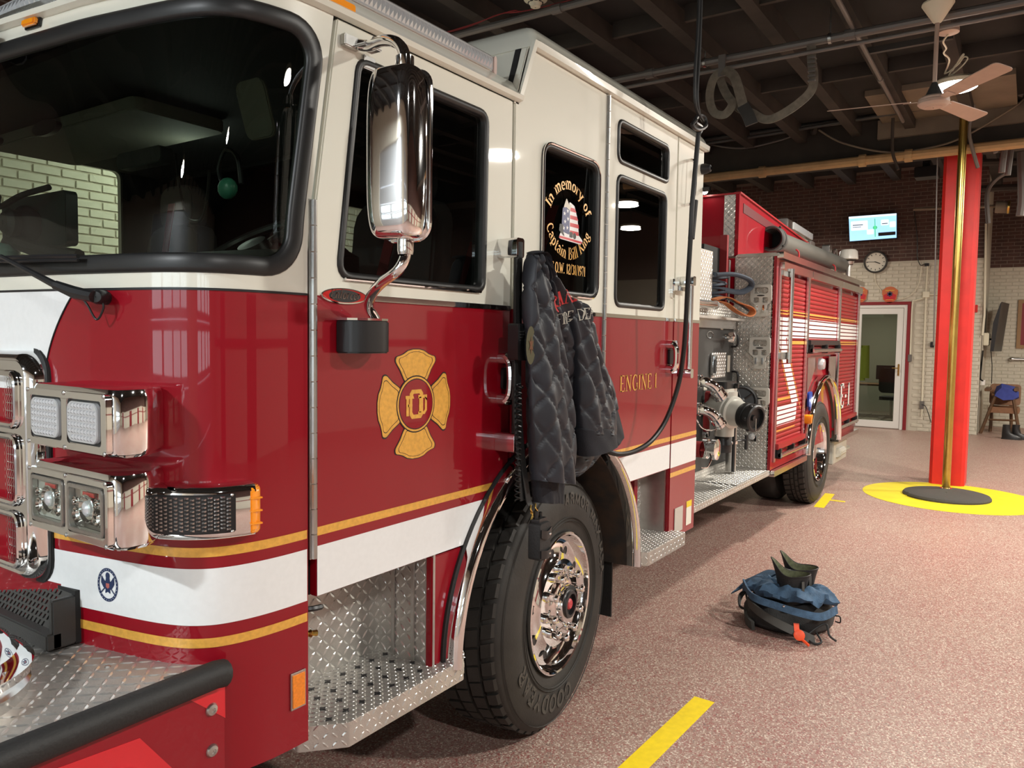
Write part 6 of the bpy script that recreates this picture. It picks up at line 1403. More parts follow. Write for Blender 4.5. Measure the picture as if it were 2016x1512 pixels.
for bi, (x0, x1, z0, z1) in enumerate(bays_):
    sh = empty('tmp', (1.0, -.08, 0)); 
    sh.name = 'roller_shutter'; ORG[sh.name] = V((1.0, -.08, 0)); sh.parent = ENG; sh.location = (0, 0, 0)
    n = int((z1-z0)/PITCH); proto = None
    for k in range(n):
        if proto is None:
            q = MB(); q.ring([[V((x, BY-w, z0+z)) for z, w in ((0, -.016), (.002, -.014), (.006, -.008), (PITCH*.6, -.006), (PITCH-.004, -.009), (PITCH-.001, -.016))] for x in (x0, x1)], False, False); o = q.build('slat', RED2, sh, ang=60); proto = o.data
        else: o = link('slat', proto, sh); o.location = (0, 0, k*PITCH)
    dec = collections.OrderedDict()
    for k in range(n):
        a, b = z0+k*PITCH+.006, z0+(k+1)*PITCH-.005
        def put(m, zl, zh, fl, fr):
            zl, zh = max(a, zl), min(b, zh)
            if zh-zl < .002: return
            P = [(fl(zl), zl), (fr(zl), zl), (fr(zh), zh), (fl(zh), zh)]; P = [(min(max(x, x0), x1), z) for x, z in P]
            if P[1][0]-P[0][0] < .003 and P[2][0]-P[3][0] < .003: return
            dec.setdefault(m.name, (m, MB()))[1].add([SB(x, z, -.0045) for x, z in P], [(0, 1, 2, 3)])
        L0 = lambda z: (6.64 if bi == 0 else x0); RR = lambda z: x1
        for zl, zh, m in BANDS:
            if bi == 0 and m is STRIPE: put(m, zl, zh, lambda z: 6.64+max(0, z-1.82)*.7, RR)
            elif bi == 0 and zl < 1.7: put(m, zl, zh, lambda z: DIA1(z)+.03, RR)
            else: put(m, zl, zh, L0, RR)
        if bi == 0:
            put(STRIPE, 1.13, 1.714, lambda z: DIA0(z), DIA1)
            put(GOLD, 1.19, 1.69, lambda z: DIA0(z)-.04, lambda z: DIA0(z)-.018); put(GOLD, 1.05, 1.66, lambda z: DIA1(z)+.018, lambda z: DIA1(z)+.04)
            put(GOLD, 1.165, 1.195, lambda z: x0, lambda z: DIA0(1.18)); put(STRIPE, .955, 1.13, lambda z: x0, lambda z: 7.34-max(0, 1.02-z)*.6); put(GOLD, .905, .925, lambda z: x0, lambda z: 7.30)
    for m, mb in dec.values(): mb.build('shutter_stripe', m, sh, smooth=False, recalc=False)
q = MB(); text('E-1', .27, lambda u, v, w: SB(9.60+u, .935+v, -.003), q, .26, .13, sx=1.15, gap=.14); q.build('body_lettering', STRIPE, ENG, smooth=False)
for x, w_ in ((6.585, .03), (7.56, .03), (7.605, .03), (9.0, .03), (9.05, .03), (10.15, .05)):
    z0 = .66 if (x < 7.59 or x > 9.02) else 1.58
    q = MB(); q.box((x-w_/2, z0, 0), (x+w_/2, 2.30, .02), SB); q.build('shutter_rail', ALU, ENG, bevel=.003)
for x0, x1 in ((6.58, 7.58), (7.60, 9.02), (9.03, 10.17)):
    q = MB(); q.rbox((x0, 2.275, 0), (x1, 2.345, .045), .012, SB); q.build('drip_header', ALU, ENG, bevel=.004)
q = MB(); q.rbox((XBF, 2.365, 0), (10.22, 2.42, .055), .01, SB); q.build('top_moulding', ALU, ENG, bevel=.006)
q = MB(); q.rbox((6.52, .545, -.1), (7.66, .595, .035), .01, SB); q.build('bottom_rail', ALU, ENG, bevel=.006); q = MB(); q.rbox((9.13, .56, -.1), (10.32, .61, .035), .01, SB); q.build('bottom_rail', ALU, ENG, bevel=.006)
for x0, x1, z in ((6.60, 7.55, .715), (9.06, 10.13, .735), (7.62, 8.98, 1.60)):
    q = MB(); q.tube([SB(x0+.03, z, .05), SB(x1-.03, z, .05)], .020, 12); lb_ = q.build('lift_bar', ALU, ENG)
    for x in (x0+.05, (x0+x1)/2, x1-.05):
        q = MB(); q.rbox((x-.02, z-.03, .0), (x+.02, z+.06, .055), .012, SB); q.build('bar_bracket', PLAST, lb_, bevel=.004)
    q = MB(); q.plate([[(x0, z+.05), (x1, z+.05), (x1, z+.10), (x0, z+.10)]], -.01, .04, SB); q.build('bar_cover', RED2 if z < 1 else PLAST, lb_, bevel=.004)
arch(8.37, .60, BY, [(.742, -.02), (.746, .03), (.740, .058), (.728, .068), (.714, .066), (.706, .055), (.704, .02), (.703, -.03)], CHROME, 'rear_fender_trim')
arch(8.37, .60, BY, [(.735, -.55), (.735, -.01), (.702, -.004), (.702, -.55)], mat('inner_rear_liner', (.06, .055, .045), .6), 'rear_wheel_well')
q = MB(); q.plate([[(7.68, 1.18), (7.97, 1.42), (7.97, 1.53), (7.68, 1.53)]], .001, .008, SB); q.build('access_plate', BRUSH, ENG, smooth=False); q = MB(); q.plate([[(8.62, 1.38), (8.95, 1.18), (8.95, 1.53), (8.62, 1.53)]], .001, .008, SB); q.build('access_plate', BRUSH, ENG, smooth=False)
q = MB(); q.lathe([(.06, 0), (.06, .03), (.05, .055), (.001, .06)], (0, -1, 0), SB(8.17, 1.46, 0), 18); q.build('fender_scene_lamp', LENS, ENG)
q = MB(); q.rbox((7.72, 1.05, 0), (7.86, 1.2, .02), .03, SB); q.build('blue_cap', mat('blue_cap', (.01, .05, .3), .4), ENG, bevel=.005)
q = MB(); q.rbox((7.66, .90, .0), (7.74, .985, .06), .02, SB); q.build('side_amber_marker', AMBER, ENG, bevel=.008)
q = MB(); q.box((9.15, .1, .30), (9.9, .9, .56)); q.tube([(9.9, .12, .40), (10.1, .12, .40)], .03, 8); q.tube([(9.3, .10, .42), (9.6, .10, .42)], .06, 10); q.build('under_body_fittings', SATIN, ENG, bevel=.01)
# tube held on the shutter, lamps and lights on top
q = MB(); q.tube([SB(6.78, 1.50, .055), SB(6.78, 2.30, .055)], .022, 12); vp = q.build('vertical_pole', ALU, ENG)
q = MB()
for z in (1.56, 2.26): q.rbox((6.60, z-.03, .0), (6.81, z+.03, .035), .01, SB)
q.build('pole_clamp', BRUSH, vp, bevel=.004)
sh_ = empty('suction_hose', (7.30, .355, 2.42), 'grey hard suction hose lying open-ended on top of the rear body', 'hose')
ax = (V((10.7, .33, 2.66))-V((7.30, .355, 2.635))).normalized()
q = MB(); q.lathe([(.088, .02), (.088, 3.2)], ax, (7.30, .355, 2.635), 28); q.build('hose_tube', mat('grey_hose', (.10, .10, .09), .45), sh_)
q = MB(); q.lathe([(.088, .25), (.092, 0), (.106, -.01), (.118, 0), (.120, .05), (.108, .06), (.108, .085), (.118, .09), (.118, .12), (.088, .13)], ax, (7.30, .355, 2.635), 32); q.build('coupling', DGREY, sh_)
q = MB(); q.lathe([(.088, 3.12), (.1, 3.13), (.1, 3.25), (.001, 3.25)], ax, (7.30, .355, 2.635), 28); q.build('end_coupling', SATIN, sh_)
q = MB()
for k in range(4): a = .6+k*pi/2; q.sphere(V((7.33, .355+.125*cos(a), 2.635+.125*sin(a))), .013, 8)
q.build('coupling_lug', PLAST, sh_)
q = MB(); q.lathe([(.087, .24), (.001, .24)], ax, (7.30, .355, 2.635), 28); q.build('hose_bore', DARK, sh_)
for x in (7.9, 9.6):
    q = MB(); q.tube(spline([(x, .255, 2.42), (x, .25, 2.56), (x, .30, 2.60)], 5), .008, 6); q.tube(spline([(x, .40, 2.42), (x, .45, 2.56)], 5), .008, 6); q.build('hose_cradle', RED2, ENG)
q = MB(); a_ = at(1540, 432, 1, .42); b_ = at(1592, 462, 1, .42)
SH = SIDE(.41)
q.ring([[V((x, .40, z)) for x, z in ((8.05, 2.83), (8.05, 2.93))]+[V((x, .52, z)) for x, z in ((8.05, 2.93), (8.05, 2.83))], [V((x, .40, z)) for x, z in ((9.15, 2.80), (9.15, 2.90))]+[V((x, .52, z)) for x, z in ((9.15, 2.90), (9.15, 2.80))]], True, True); tl = q.build('top_flood_lamp', ALU, ENG, bevel=.01)
q = MB(); q.ring([[V((x, .392, z)) for x, z in ((8.25, 2.845), (8.25, 2.915), (9.08, 2.89), (9.08, 2.825))], [V((x, .400, z)) for x, z in ((8.25, 2.845), (8.25, 2.915), (9.08, 2.89), (9.08, 2.825))]], True, True); q.build('flood_lens', LENS, tl, smooth=False)
q = MB(); q.rbox((9.85, 2.70, -.05), (9.98, 2.86, .04), .02, SH); q.build('deck_fitting', BRUSH, ENG, bevel=.01); q = MB(); q.tube(spline([SH(10.0, 2.70, .03), SH(10.1, 2.82, .05), SH(10.2, 2.74, .05), SH(10.22, 2.66, .05)], 5), .02, 8); q.build('deck_fitting', BRUSH, ENG, bevel=.01); q = MB(); q.rbox((8.9, 2.66, 0), (9.1, 2.8, .04), .03, SH); q.build('deck_fitting', BRUSH, ENG, bevel=.01)
q = MB(); q.lathe([(.10, 0), (.115, .01), (.105, .10), (.085, .125), (.001, .13)], (0, 0, 1), (10.42, .26, 2.72), 24); bc = q.build('roof_beacon', mat('beacon_white', (.62, .6, .55), .3), ENG)
q = MB(); q.lathe([(.03, -.25), (.03, 0)], (0, 0, 1), (10.42, .26, 2.72), 10); q.lathe([(.06, -.06), (.07, -.02), (.05, 0)], (0, 0, 1), (10.42, .26, 2.72), 16); q.rbox((10.1, 2.44, -.03), (10.45, 2.5, .03), .01, SIDE(.26)); q.build('beacon_mount', BRUSH, bc)
# folding steps
FSM = mat('folding_step_metal', (.62, .61, .57), .35, .5)
for k, (yc, zc) in enumerate(((.187, 2.02), (.183, 1.585), (.178, 1.165))):
    f = lambda u, v, w, yc=yc, zc=zc: WF(-yc+u, zc+v, w)
    q = MB(); q.plate([rpoly([(-.085, .13), (.085, .13), (.088, 0), (.05, -.035), (.045, -.08), (-.045, -.08), (-.05, -.035), (-.088, 0)], .022, 4), rrect(-.06, .055, .06, .108, .015, 3), rrect(-.06, -.02, -.012, .025, .01, 2), rrect(.012, -.02, .06, .025, .01, 2)], .022, .048, f); fs2 = q.build('folding_step', FSM, ENG, bevel=.006)
    q = MB(); q.rbox((-.05, -.135, 0), (.05, -.075, .036), .012, f); q.build('step_hinge', SATIN, fs2, bevel=.004)
    q = MB()
    for u in (-.027, .027): q.rbox((u-.008, -.095, .03), (u+.008, -.04, .056), .004, f)
    q.build('hinge_spring', CHROME, fs2, bevel=.003)
    q = MB(); q.plate([circ(0, .04, .032, 16, .006)], .048, .051, f); q.build('step_badge', PLAST, fs2, smooth=False)
q = MB(); q.rbox((-.275, .835, .0), (-.195, .885, .006), .012, WF); fr0 = q.build('recessed_handle', CHROME, ENG, bevel=.003)
q = MB(); q.lathe([(.028, 0), (.024, .015), (.001, .02)], (-1, 0, 0), WF(-.235, .875, .004), 14); q.build('handle_lamp', LENS, fr0)

# ---------------------------------------------------------------- pump bay
PY = .42
PP = SIDE(PY)
q = MB(); q.plate([[(4.36, .62), (XBF, .62), (XBF, 1.85), (4.36, 1.85)]], -.03, 0, PP); pp_ = q.build('pump_panel', DGREY, ENG, smooth=False)
q = MB(); q.box((4.36, BY, .555), (XBF, PY+.02, .603)); rb_ = q.build('running_board', DPL, ENG, bevel=.004)
lugs('board_lugs', rb_, None, 4.6, 5.62, BY+.01, PY, TOP(.603), p=.034, ln=.012, wd=.0035); lugs('board_lugs', rb_, None, 5.66, XBF, BY+.01, PY, TOP(.603), p=.034, ln=.012, wd=.0035)
lugs('edge_lugs', rb_, None, 4.6, XBF, .558, .60, SIDE(BY), p=.034, ln=.012, wd=.0035)
q = MB(); q.box((5.63, BY-.002, .6035), (5.645, PY, .6055)); q.build('board_seam', PLAST, rb_, smooth=False)
q = MB(); q.plate([[(4.4, .603), (XBF, .603), (XBF, .665), (4.4, .665)]], .0, .012, PP); q.build('kick_plate', DPL, ENG, bevel=.002); lugs('kick_lugs', ENG, None, 4.9, XBF, .605, .66, SIDE(PY-.012), p=.034, ln=.012, wd=.0035)
q = MB(); q.plate([[(4.36, 1.78), (6.46, 1.78), (6.46, 1.845), (4.36, 1.845)]], -.02, .03, PP); q.build('panel_top_rail', ALU, ENG, bevel=.004)
q = MB(); q.box((4.36, .30, 1.845), (6.44, .62, 1.865)); sl2 = q.build('crosslay_shelf', DPL, ENG, bevel=.003); lugs('shelf_lugs', sl2, None, 5.2, 6.44, 1.85, 1.97, SIDE(.40), p=.034, ln=.012, wd=.0035)
q = MB(); q.plate([[(4.36, 1.85), (6.44, 1.85), (6.44, 1.975), (5.94, 1.985), (4.36, 1.985)]], -.02, 0, SIDE(.40)); q.build('shelf_face', DPL, sl2, smooth=False)
platewall('crosslay_cover', SIDE(.42), 4.40, 5.93, 1.985, 2.38, p=.036, ln=.013, wd=.004)
q = MB(); q.box((5.95, .50, 1.98), (6.32, 1.9, 2.45)); q.build('crosslay_bay', DARK, ENG, smooth=False)
q = MB(); q.box((6.32, .44, 1.98), (6.36, .5, 2.56)); q.build('crosslay_divider', SEATR, ENG, smooth=False)
q = MB(); q.rbox((6.39, 1.98, 0), (6.43, 2.36, .02), .01, SIDE(.46)); q.build('crosslay_post', BRUSH, ENG, bevel=.003)
q = MB(); q.tube([(5.2, .34, 1.955), (5.78, .34, 1.955)], .03, 14); q.build('roller', ALU, ENG)
q = MB(); q.tube([(5.78, .34, 1.955), (5.80, .34, 1.955)], .034, 14); q.build('roller_end', BRUSH, ENG)
hs_ = empty('folded_hose', (6.1, .45, 1.99), 'blue-grey fire hose folded in the bay above the pump panel', 'hose')
for k, (zz, ex_) in enumerate(((2.00, .02), (2.055, .06), (2.115, .03), (2.17, .05))):
    q = MB(); ribbon([(5.98, .50, zz), (6.05, .45-ex_, zz+.012), (6.16, .42-ex_, zz+.03), (6.05, .45-ex_, zz+.045), (5.98, .52, zz+.05)], .10, .018, q, (.7, .1, .0)); q.build('hose_fold', HOSEB, hs_)
q = MB(); q.tube(spline([(5.95, .40, 2.20), (6.1, .30, 2.21), (6.3, .24, 2.18), (6.38, .25, 2.13), (6.28, .30, 2.08), (6.08, .38, 2.09)], 7), .026, 10, flat=.7); q.build('hose_loop', HOSEB, hs_)
osn = empty('orange_strap', (6.0, .3, 1.87), 'brown-orange strap loop hanging out above the pump panel', 'strap')
q = MB(); ribbon([at(1405, 590, 1, .36), at(1428, 585, 1, .30), at(1452, 596, 1, .22), at(1476, 605, 1, .16), at(1481, 616, 1, .15), at(1470, 622, 1, .17), at(1448, 612, 1, .22), at(1428, 597, 1, .30), at(1408, 592, 1, .36)], .07, .008, q, (.4, .9, .1)); q.build('webbing', LEATH, osn)
q = MB(); ribbon([at(1430, 588, 1, .28), at(1460, 602, 1, .2), at(1474, 612, 1, .16)], .015, .012, q, (.4, .9, .1)); q.build('dark_edge', PLAST, osn)
# panel fittings
def pan(px, py, w=0): p = at(px, py, 1, PY-w); return p
p = pan(1397, 659); q = MB(); q.plate([circ(p.x, p.z, .075, 24, .030), circ(p.x, p.z, .064, 24, .023)], 0, .006, PP); q.build('oval_plate', CHROME, pp_, smooth=False)
p = pan(1425, 664); q = MB(); q.lathe([(.03, 0), (.03, .04), (.045, .05), (.045, .09), (.02, .1), (.001, .1)], (0, -1, 0), p, 16); q.tube([p+V((0, -.07, 0)), p+V((-.16, -.07, 0))], .009, 8); q.build('drain_valve', CHROME, pp_)
a, b = pan(1399, 700), pan(1425, 742); q = MB(); q.plate([[(a.x, b.z), (b.x, b.z), (b.x, a.z+.02), (a.x, a.z+.02)]], .001, .012, PP); ap = q.build('access_door', DPL, pp_, smooth=False); lugs('door_lugs', ap, None, a.x, b.x, b.z, a.z+.02, SIDE(PY-.012), p=.036, ln=.013, wd=.004)
q = MB(); q.rbox((a.x-.02, b.z+.02, .012), (a.x+.07, a.z+.01, .03), .02, PP); q.build('door_latch', CHROME, ap, bevel=.006)
q = MB(); q.rbox((a.x, (a.z+b.z)/2-.05, .03), (a.x+.05, (a.z+b.z)/2+.06, .034), .01, PP); q.build('latch_window', PLAST, ap, smooth=False)
for px, py, w_, h_, m in ((1421, 641, .05, .07, PALE), (1434, 716, .06, .14, PALE), (1388, 762, .07, .05, PALE), (1435, 770, .07, .05, YTAPE)):
    p = pan(px, py); q = MB(); q.plate([rrect(p.x-w_/2, p.z-h_/2, p.x+w_/2, p.z+h_/2, .004, 2)], 0, .004, PP); q.build('panel_label', m, pp_, smooth=False)
for py in (671, 743):
    p = pan(1440, py); q = MB(); q.tube(spline([p+V((0, 0, .05)), p+V((0, -.05, .04)), p+V((0, -.05, -.04)), p+V((0, 0, -.05))], 5), .009, 6); q.build('panel_hook', PLAST, pp_)
class EL(MB):
    "a mesh scaled about a fixed point, for the smaller valve set"
    k = .76
    def __init__(s, c): MB.__init__(s); s.c = V(c)
    def build(s, *a, **kw): s.v = [s.c+(p-s.c)*s.k for p in s.v]; return MB.build(s, *a, **kw)
def elbow(px, py, w_, name):
    c = at(px, py, 1, w_); q = EL(c); q.lathe([(.055, -.16), (.055, -.1), (.068, -.095), (.068, -.07), (.058, -.065), (.058, -.02), (.066, -.015), (.066, .015), (.055, .02)], (0, -1, 0), c, 22); o = q.build(name, CHROME, ENG)
    q = EL(c); q.tube(spline([c+V((0, -.01, 0)), c+V((.01, -.06, -.005)), c+V((.05, -.11, -.04)), c+V((.09, -.14, -.09))], 6), .050, 16); q.build('elbow_bend', CHROME, o)
    e = c+V((.09, -.14, -.09)); d = V((.55, -.35, -.76)).normalized(); q = EL(c); q.lathe([(.05, -.02), (.064, -.015), (.066, .03), (.058, .035), (.058, .055), (.066, .06), (.066, .085), (.03, .095), (.001, .095)], d, e, 22); q.build('elbow_cap', CHROME, o)
    q = EL(c)
    for k in range(3): t = k*2.09; q.sphere(e+d*.07+V((cos(t)*.06, .02, sin(t)*.05)), .016, 8)
    q.build('cap_lug', CHROME, o); return o
elbow(1378, 751, .30, 'upper_discharge'); elbow(1376, 806, .30, 'lower_discharge')
p = at(1386, 882, 1, .30); q = MB(); q.lathe([(.06, -.12), (.06, .02)], (0, -1, 0), p+V((-.09, 0, 0)), 20); rd = q.build('lower_cap_discharge', SEATR, ENG)
q = MB(); q.lathe([(.062, 0), (.075, .005), (.075, .04), (.06, .045), (.06, .07), (.078, .075), (.078, .11), (.04, .12), (.001, .12)], (0, -1, 0), p+V((-.02, -.0, 0)), 20); q.build('discharge_cap', CHROME, rd)
q = MB(); q.tube(spline([at(1371, 826, 1, .22), at(1382, 842, 1, .2), at(1400, 847, 1, .2), at(1415, 842, 1, .2), at(1424, 832, 1, .2)], 6), .006, 6); q.tube(spline([at(1398, 893, 1, .22), at(1400, 905, 1, .2), at(1392, 920, 1, .2), at(1380, 921, 1, .22)], 6), .005, 6); q.build('cap_chain', CHROME, ENG)
for (px, py) in ((1395, 785), (1392, 828)):
    p = at(px, py, 1, .38); q = MB(); q.rbox((p.x-.035, p.z-.09, 0), (p.x+.035, p.z+.06, .03), .03, SIDE(.40)); hh = q.build('valve_handle', SEATR, ENG, bevel=.008)
    q = MB(); q.rbox((p.x-.05, p.z-.13, 0), (p.x+.05, p.z-.08, .03), .02, SIDE(.40)); q.build('handle_tip', CHROME, hh, bevel=.006)
# big intake valve with black cap
ic = at(1432, 812, 1, .22)
q = MB(); cc = at(1425, 808, 1, .26)
d_in = (at(1488, 822, 1, -.02)-cc).normalized()
q.lathe([(.075, -.16), (.10, -.13), (.112, -.06), (.112, .04), (.125, .045), (.125, .06), (.114, .065), (.114, .08), (.125, .085), (.125, .10), (.09, .11)], d_in, cc, 30); iv = q.build('intake_valve', SATIN, ENG)
q = MB(); q.lathe([(.105, .10), (.10, .15), (.085, .19), (.08, .24)], d_in, cc, 28); q.build('intake_elbow', SATIN, iv)
q = MB(); q.tube([cc+V((0, 0, .1)), cc+V((0, 0, .15))], .10, 20); q.rbox((-.12, -.06, 0), (.14, .06, .03), .02, lambda u, v, w: cc+V((u, v, .14+w))); q.build('valve_top', SATIN, iv, bevel=.004)
q = MB(); q.rbox((-.10, -.05, 0), (.16, .05, .06), .02, lambda u, v, w: cc+V((u, v, .165+w))); q.lathe([(.02, 0), (.02, .03), (.001, .032)], (0, -1, 0), cc+V((.09, -.05, .19)), 12); q.build('gear_box', PLAST, iv, bevel=.006)
q = MB(); q.tube([cc+V((.02, 0, -.08)), cc+V((.02, 0, -.20))], .075, 20); q.build('relief_outlet', SATIN, iv)
q = MB(); q.tube([cc+V((.05, .02, -.2)), cc+V((.05, .02, -.27))], [.055, .075], 16); q.tube([cc+V((.05, .02, -.27)), cc+V((.05, .02, -.33))], .07, 16); q.build('relief_cap', PLAST, iv)
ce = at(1488, 824, 1, -.02)
dcap = V((-.45, -.87, -.1)).normalized(); dcap = V((-.35, -.93, -.12)).normalized()
c0 = ce-dcap*.02; q = EL(c0)
q.lathe([(.09, -.14), (.12, -.13), (.132, -.11), (.132, -.06), (.122, -.055), (.122, -.04), (.136, -.035), (.136, .03), (.122, .04), (.105, .04), (.10, .0), (.03, -.01), (.025, .012), (.001, .012)], dcap, c0, 32); sc_ = q.build('storz_cap', PLAST, ENG)
q = EL(c0)
for k in range(6):
    t = k*pi/3; x_ = dcap.cross(V((0, 0, 1))).normalized(); y_ = dcap.cross(x_); q.sphere(c0+(x_*cos(t)+y_*sin(t))*.132+dcap*.0, .022, 8)
q.build('cap_lug', PLAST, sc_)
q = EL(c0); q.tube([c0+dcap*.03, c0+dcap*.03+V((.0, 0, -.12))], .005, 6); q.build('cap_cable', BRUSH, sc_)
# black handwheel
hw = at(1459, 790, 1, .30); dh = V((-.9, -.4, .1)).normalized(); x_ = dh.cross(V((0, 0, 1))).normalized(); y_ = dh.cross(x_)
q = MB(); q.tube([hw+(x_*cos(t)+y_*sin(t))*.12 for t in [2*pi*k/36 for k in range(36)]], .016, 8, closed=True); q.lathe([(.112, .0), (.03, -.004), (.001, -.004)], dh, hw, 32)
for k in range(5): t = k*1.257; q.tube([hw+dh*.004, hw+(x_*cos(t)+y_*sin(t))*.115+dh*.004], .009, 6)
q.lathe([(.03, 0), (.03, .03), (.012, .035), (.012, .06), (.001, .06)], dh, hw, 14); q.build('hand_wheel', PLAST, ENG)
# lower steel pipe
p = at(1440, 862, 1, .30); q = MB(); q.tube([(p.x, .30, 1.0), (p.x, .30, .62)], .042, 16); lp = q.build('drain_pipe', BRUSH, ENG)
q = MB(); q.tube([(p.x-.03, .27, .98), (p.x-.03, .27, .62)], .014, 8); q.tube([(p.x+.05, .28, .86), (p.x+.22, .24, .86)], .010, 6); q.tube([(p.x+.2, .24, .9), (p.x+.2, .24, .78)], .014, 8); q.build('drain_lever', PLAST, lp)
q = MB(); q.lathe([(.05, -.015), (.054, 0), (.05, .015)], (0, 0, 1), (p.x, .30, .86), 14); q.build('pipe_clamp', CHROME, lp)
q = MB(); q.rbox((at(1418, 860, 1, .4).x, .80, 0), (at(1428, 860, 1, .4).x, 1.10, .03), .01, PP); q.build('side_bracket', BRUSH, pp_, bevel=.003)
# cab rear face pieces
q = MB(); q.lathe([(.014, 0), (.014, .04)], (0, -1, 0), (4.33, -.08, 2.55), 8); q.build('side_stud', PLAST, ENG)
tl_ = at(1387, 376, 0, 5.2)
wl_ = at(1387.5, 376, 0, 6.44)
q = MB(); q.lathe([(.001, .036), (.014, .034), (.026, .022), (.03, 0), (.001, -.002)], (-1, 0, 0), wl_, 16)
tag(q.build('work_lamp', emis('lit_work_lamp', (1, .97, .85), 14), loc=wl_), 'small glaring white lamp just behind the crew cab roof', 'lamp')

# ================================================================ HANGING CORD, JACKET, RADIO STRAP, BAG AND BOOTS
pc_ = empty('drop_cable', (3.52, -.35, 4.36), 'black power cord hanging from the ceiling in front of the crew door', 'cord')
kx = at(1376, 240, 1, -.35)
top = at(1380, 0, 1, -.35); d_ = (top-kx)
q = MB(); q.tube(spline([V((3.50, -.35, 4.36)), V((3.50, -.35, 3.8)), top, at(1376, 110, 1, -.35), at(1372, 190, 1, -.35), at(1378, 232, 1, -.35)], 8), .0095, 8); q.tube(spline([V((3.49, -.34, 4.36)), V((3.49, -.34, 3.8)), at(1375, 20, 1, -.35), at(1368, 150, 1, -.35), at(1370, 210, 1, -.35), at(1384, 238, 1, -.35)], 8), .0075, 8); q.build('upper_run', CORD, pc_)
q = MB(); q.tube(spline([at(1370, 236, 1, -.36), at(1363, 246, 1, -.36), at(1374, 255, 1, -.365), at(1389, 248, 1, -.36), at(1387, 232, 1, -.35), at(1376, 228, 1, -.34), at(1368, 240, 1, -.36), at(1381, 251, 1, -.36), at(1377, 262, 1, -.355), at(1375, 268, 1, -.35)], 6), .010, 8); q.build('knot', CORD, pc_)
q = MB(); P = [at(x, y, 1, yv) for x, y, yv in ((1375, 262, -.35), (1370, 320, -.35), (1363, 400, -.35), (1360, 460, -.35), (1354, 560, -.34), (1350, 640, -.33), (1345, 700, -.32), (1335, 760, -.30), (1312, 825, -.27), (1285, 865, -.24), (1255, 886, -.21), (1225, 894, -.18), (1200, 890, -.15), (1165, 875, -.09))]
q.tube(spline(P, 8), [.0115]*(8*13+1), 10); q.build('lower_run', CORD, pc_)
q = MB(); q.tube([at(1368, 395, 1, -.35), at(1361, 470, 1, -.35)], .016, 10); q.build('cord_sleeve', RUB, pc_)

# quilted jacket: closed, padded shapes hung from the rail mount
def pillow(q, Lc, Rc, T0, T1, ycen, n=90, m=56, pitch=.092, depth=.007, fold=0, quilt=True, ph=0, ntap=.35):
    "Lc/Rc: left and right edges (x, z) top to bottom; T: half thickness along; ycen(t): distance of the middle from the truck"
    Ls = spline([V((a, b, 0)) for a, b in Lc], 12); Rs = spline([V((a, b, 0)) for a, b in Rc], 12)
    def ev(S, t): f = t*(len(S)-1); i = min(int(f), len(S)-2); return S[i].lerp(S[i+1], f-i)
    rows = []
    for j in range(n+1):
        t = j/n; a, b = ev(Ls, t), ev(Rs, t); row = []; T = (T0+(T1-T0)*t)*(min(1, (t+.02)/.08)**.5)
        for k in range(m):
            th = 2*pi*k/m; u = .5-.5*cos(th); base = a.lerp(b, u); W_ = (b-a).length
            wy = T*(abs(sin(th))**.75)*(1 if sin(th) > 0 else -1)
            wob = fold*sin(u*9+t*5+ph)*.5+fold*.6*sin(u*17-t*7+ph*2)
            puff = 0
            if quilt:
                su, sv = (base.x-2.3)/pitch, base.y/pitch; f1 = abs(sin(pi*(su*.9+sv*.62))); f2 = abs(sin(pi*(su*.9-sv*.62))); ff_ = min(f1, f2); puff = -depth*1.5*math.exp(-(ff_/.14)**2)+depth*.6*min(1, ff_*1.6)+.0012*sin(base.x*95+base.y*30+ph)*sin(base.y*70+ph)
            sgn = 1 if sin(th) > 0 else -1
            row.append(V((base.x, ycen(t, u)-(wy+(wob+puff)*sgn*min(1, abs(sin(th))*2.2)), base.y)))
        rows.append(row)
    q.ring(rows, True, True)
JK = empty('quilted_jacket', (2.33, -.16, 1.98), 'dark navy quilted fire department jacket hanging on the cab grab rail', 'jacket')
def JP(P, y=-.21): return [(lambda p: (p.x, p.z))(at(a, b, 1, y)) for a, b in P]
jparts = []
def jpart(name, L_, R_, T0, T1, yc, m_=NAVY, n=100, m=70, y=-.21, par=None, **k):
    q = MB(); pillow(q, JP(L_, y), JP(R_, y), T0, T1, yc, n=n, m=m, **k); o = q.build(name, m_, par or JK, ang=70); jparts.append(o); return o
jb = jpart('jacket_back', [(1052, 500), (1066, 560), (1074, 640), (1088, 720), (1098, 800), (1106, 880), (1120, 905)], [(1056, 505), (1066, 525), (1091, 557), (1120, 594), (1138, 621), (1158, 655), (1180, 697), (1196, 745), (1200, 790)], .025, .06, lambda t, u: -.205-.03*sin(pi*u), n=130, m=90, fold=.014)
jf = jpart('jacket_front', [(1038, 498), (1029, 560), (1027, 640), (1029, 740), (1030, 850), (1036, 943)], [(1048, 500), (1064, 560), (1074, 600), (1088, 690), (1098, 780), (1102, 860), (1098, 948)], .028, .06, lambda t, u: -.225-.03*t, n=130, m=70, fold=.012, ph=1.3)
jpart('collar', [(1036, 500), (1042, 494), (1052, 500), (1056, 520)], [(1053, 497), (1058, 504), (1064, 520), (1070, 545)], .035, .03, lambda t, u: -.235, NAVYD, 40, 32, quilt=False, fold=.006)
slv = jpart('sleeve', [(1092, 585), (1098, 640), (1106, 717), (1108, 790), (1110, 850)], [(1118, 600), (1134, 640), (1146, 700), (1162, 780), (1171, 852)], .04, .055, lambda t, u: -.262-.02*t, n=90, m=56, fold=.010, ph=2)
jpart('cuff', [(1108, 840), (1110, 865), (1114, 895)], [(1170, 838), (1173, 852), (1174, 872)], .055, .057, lambda t, u: -.282, NAVYD, 24, 44, par=slv, quilt=False, fold=.002)
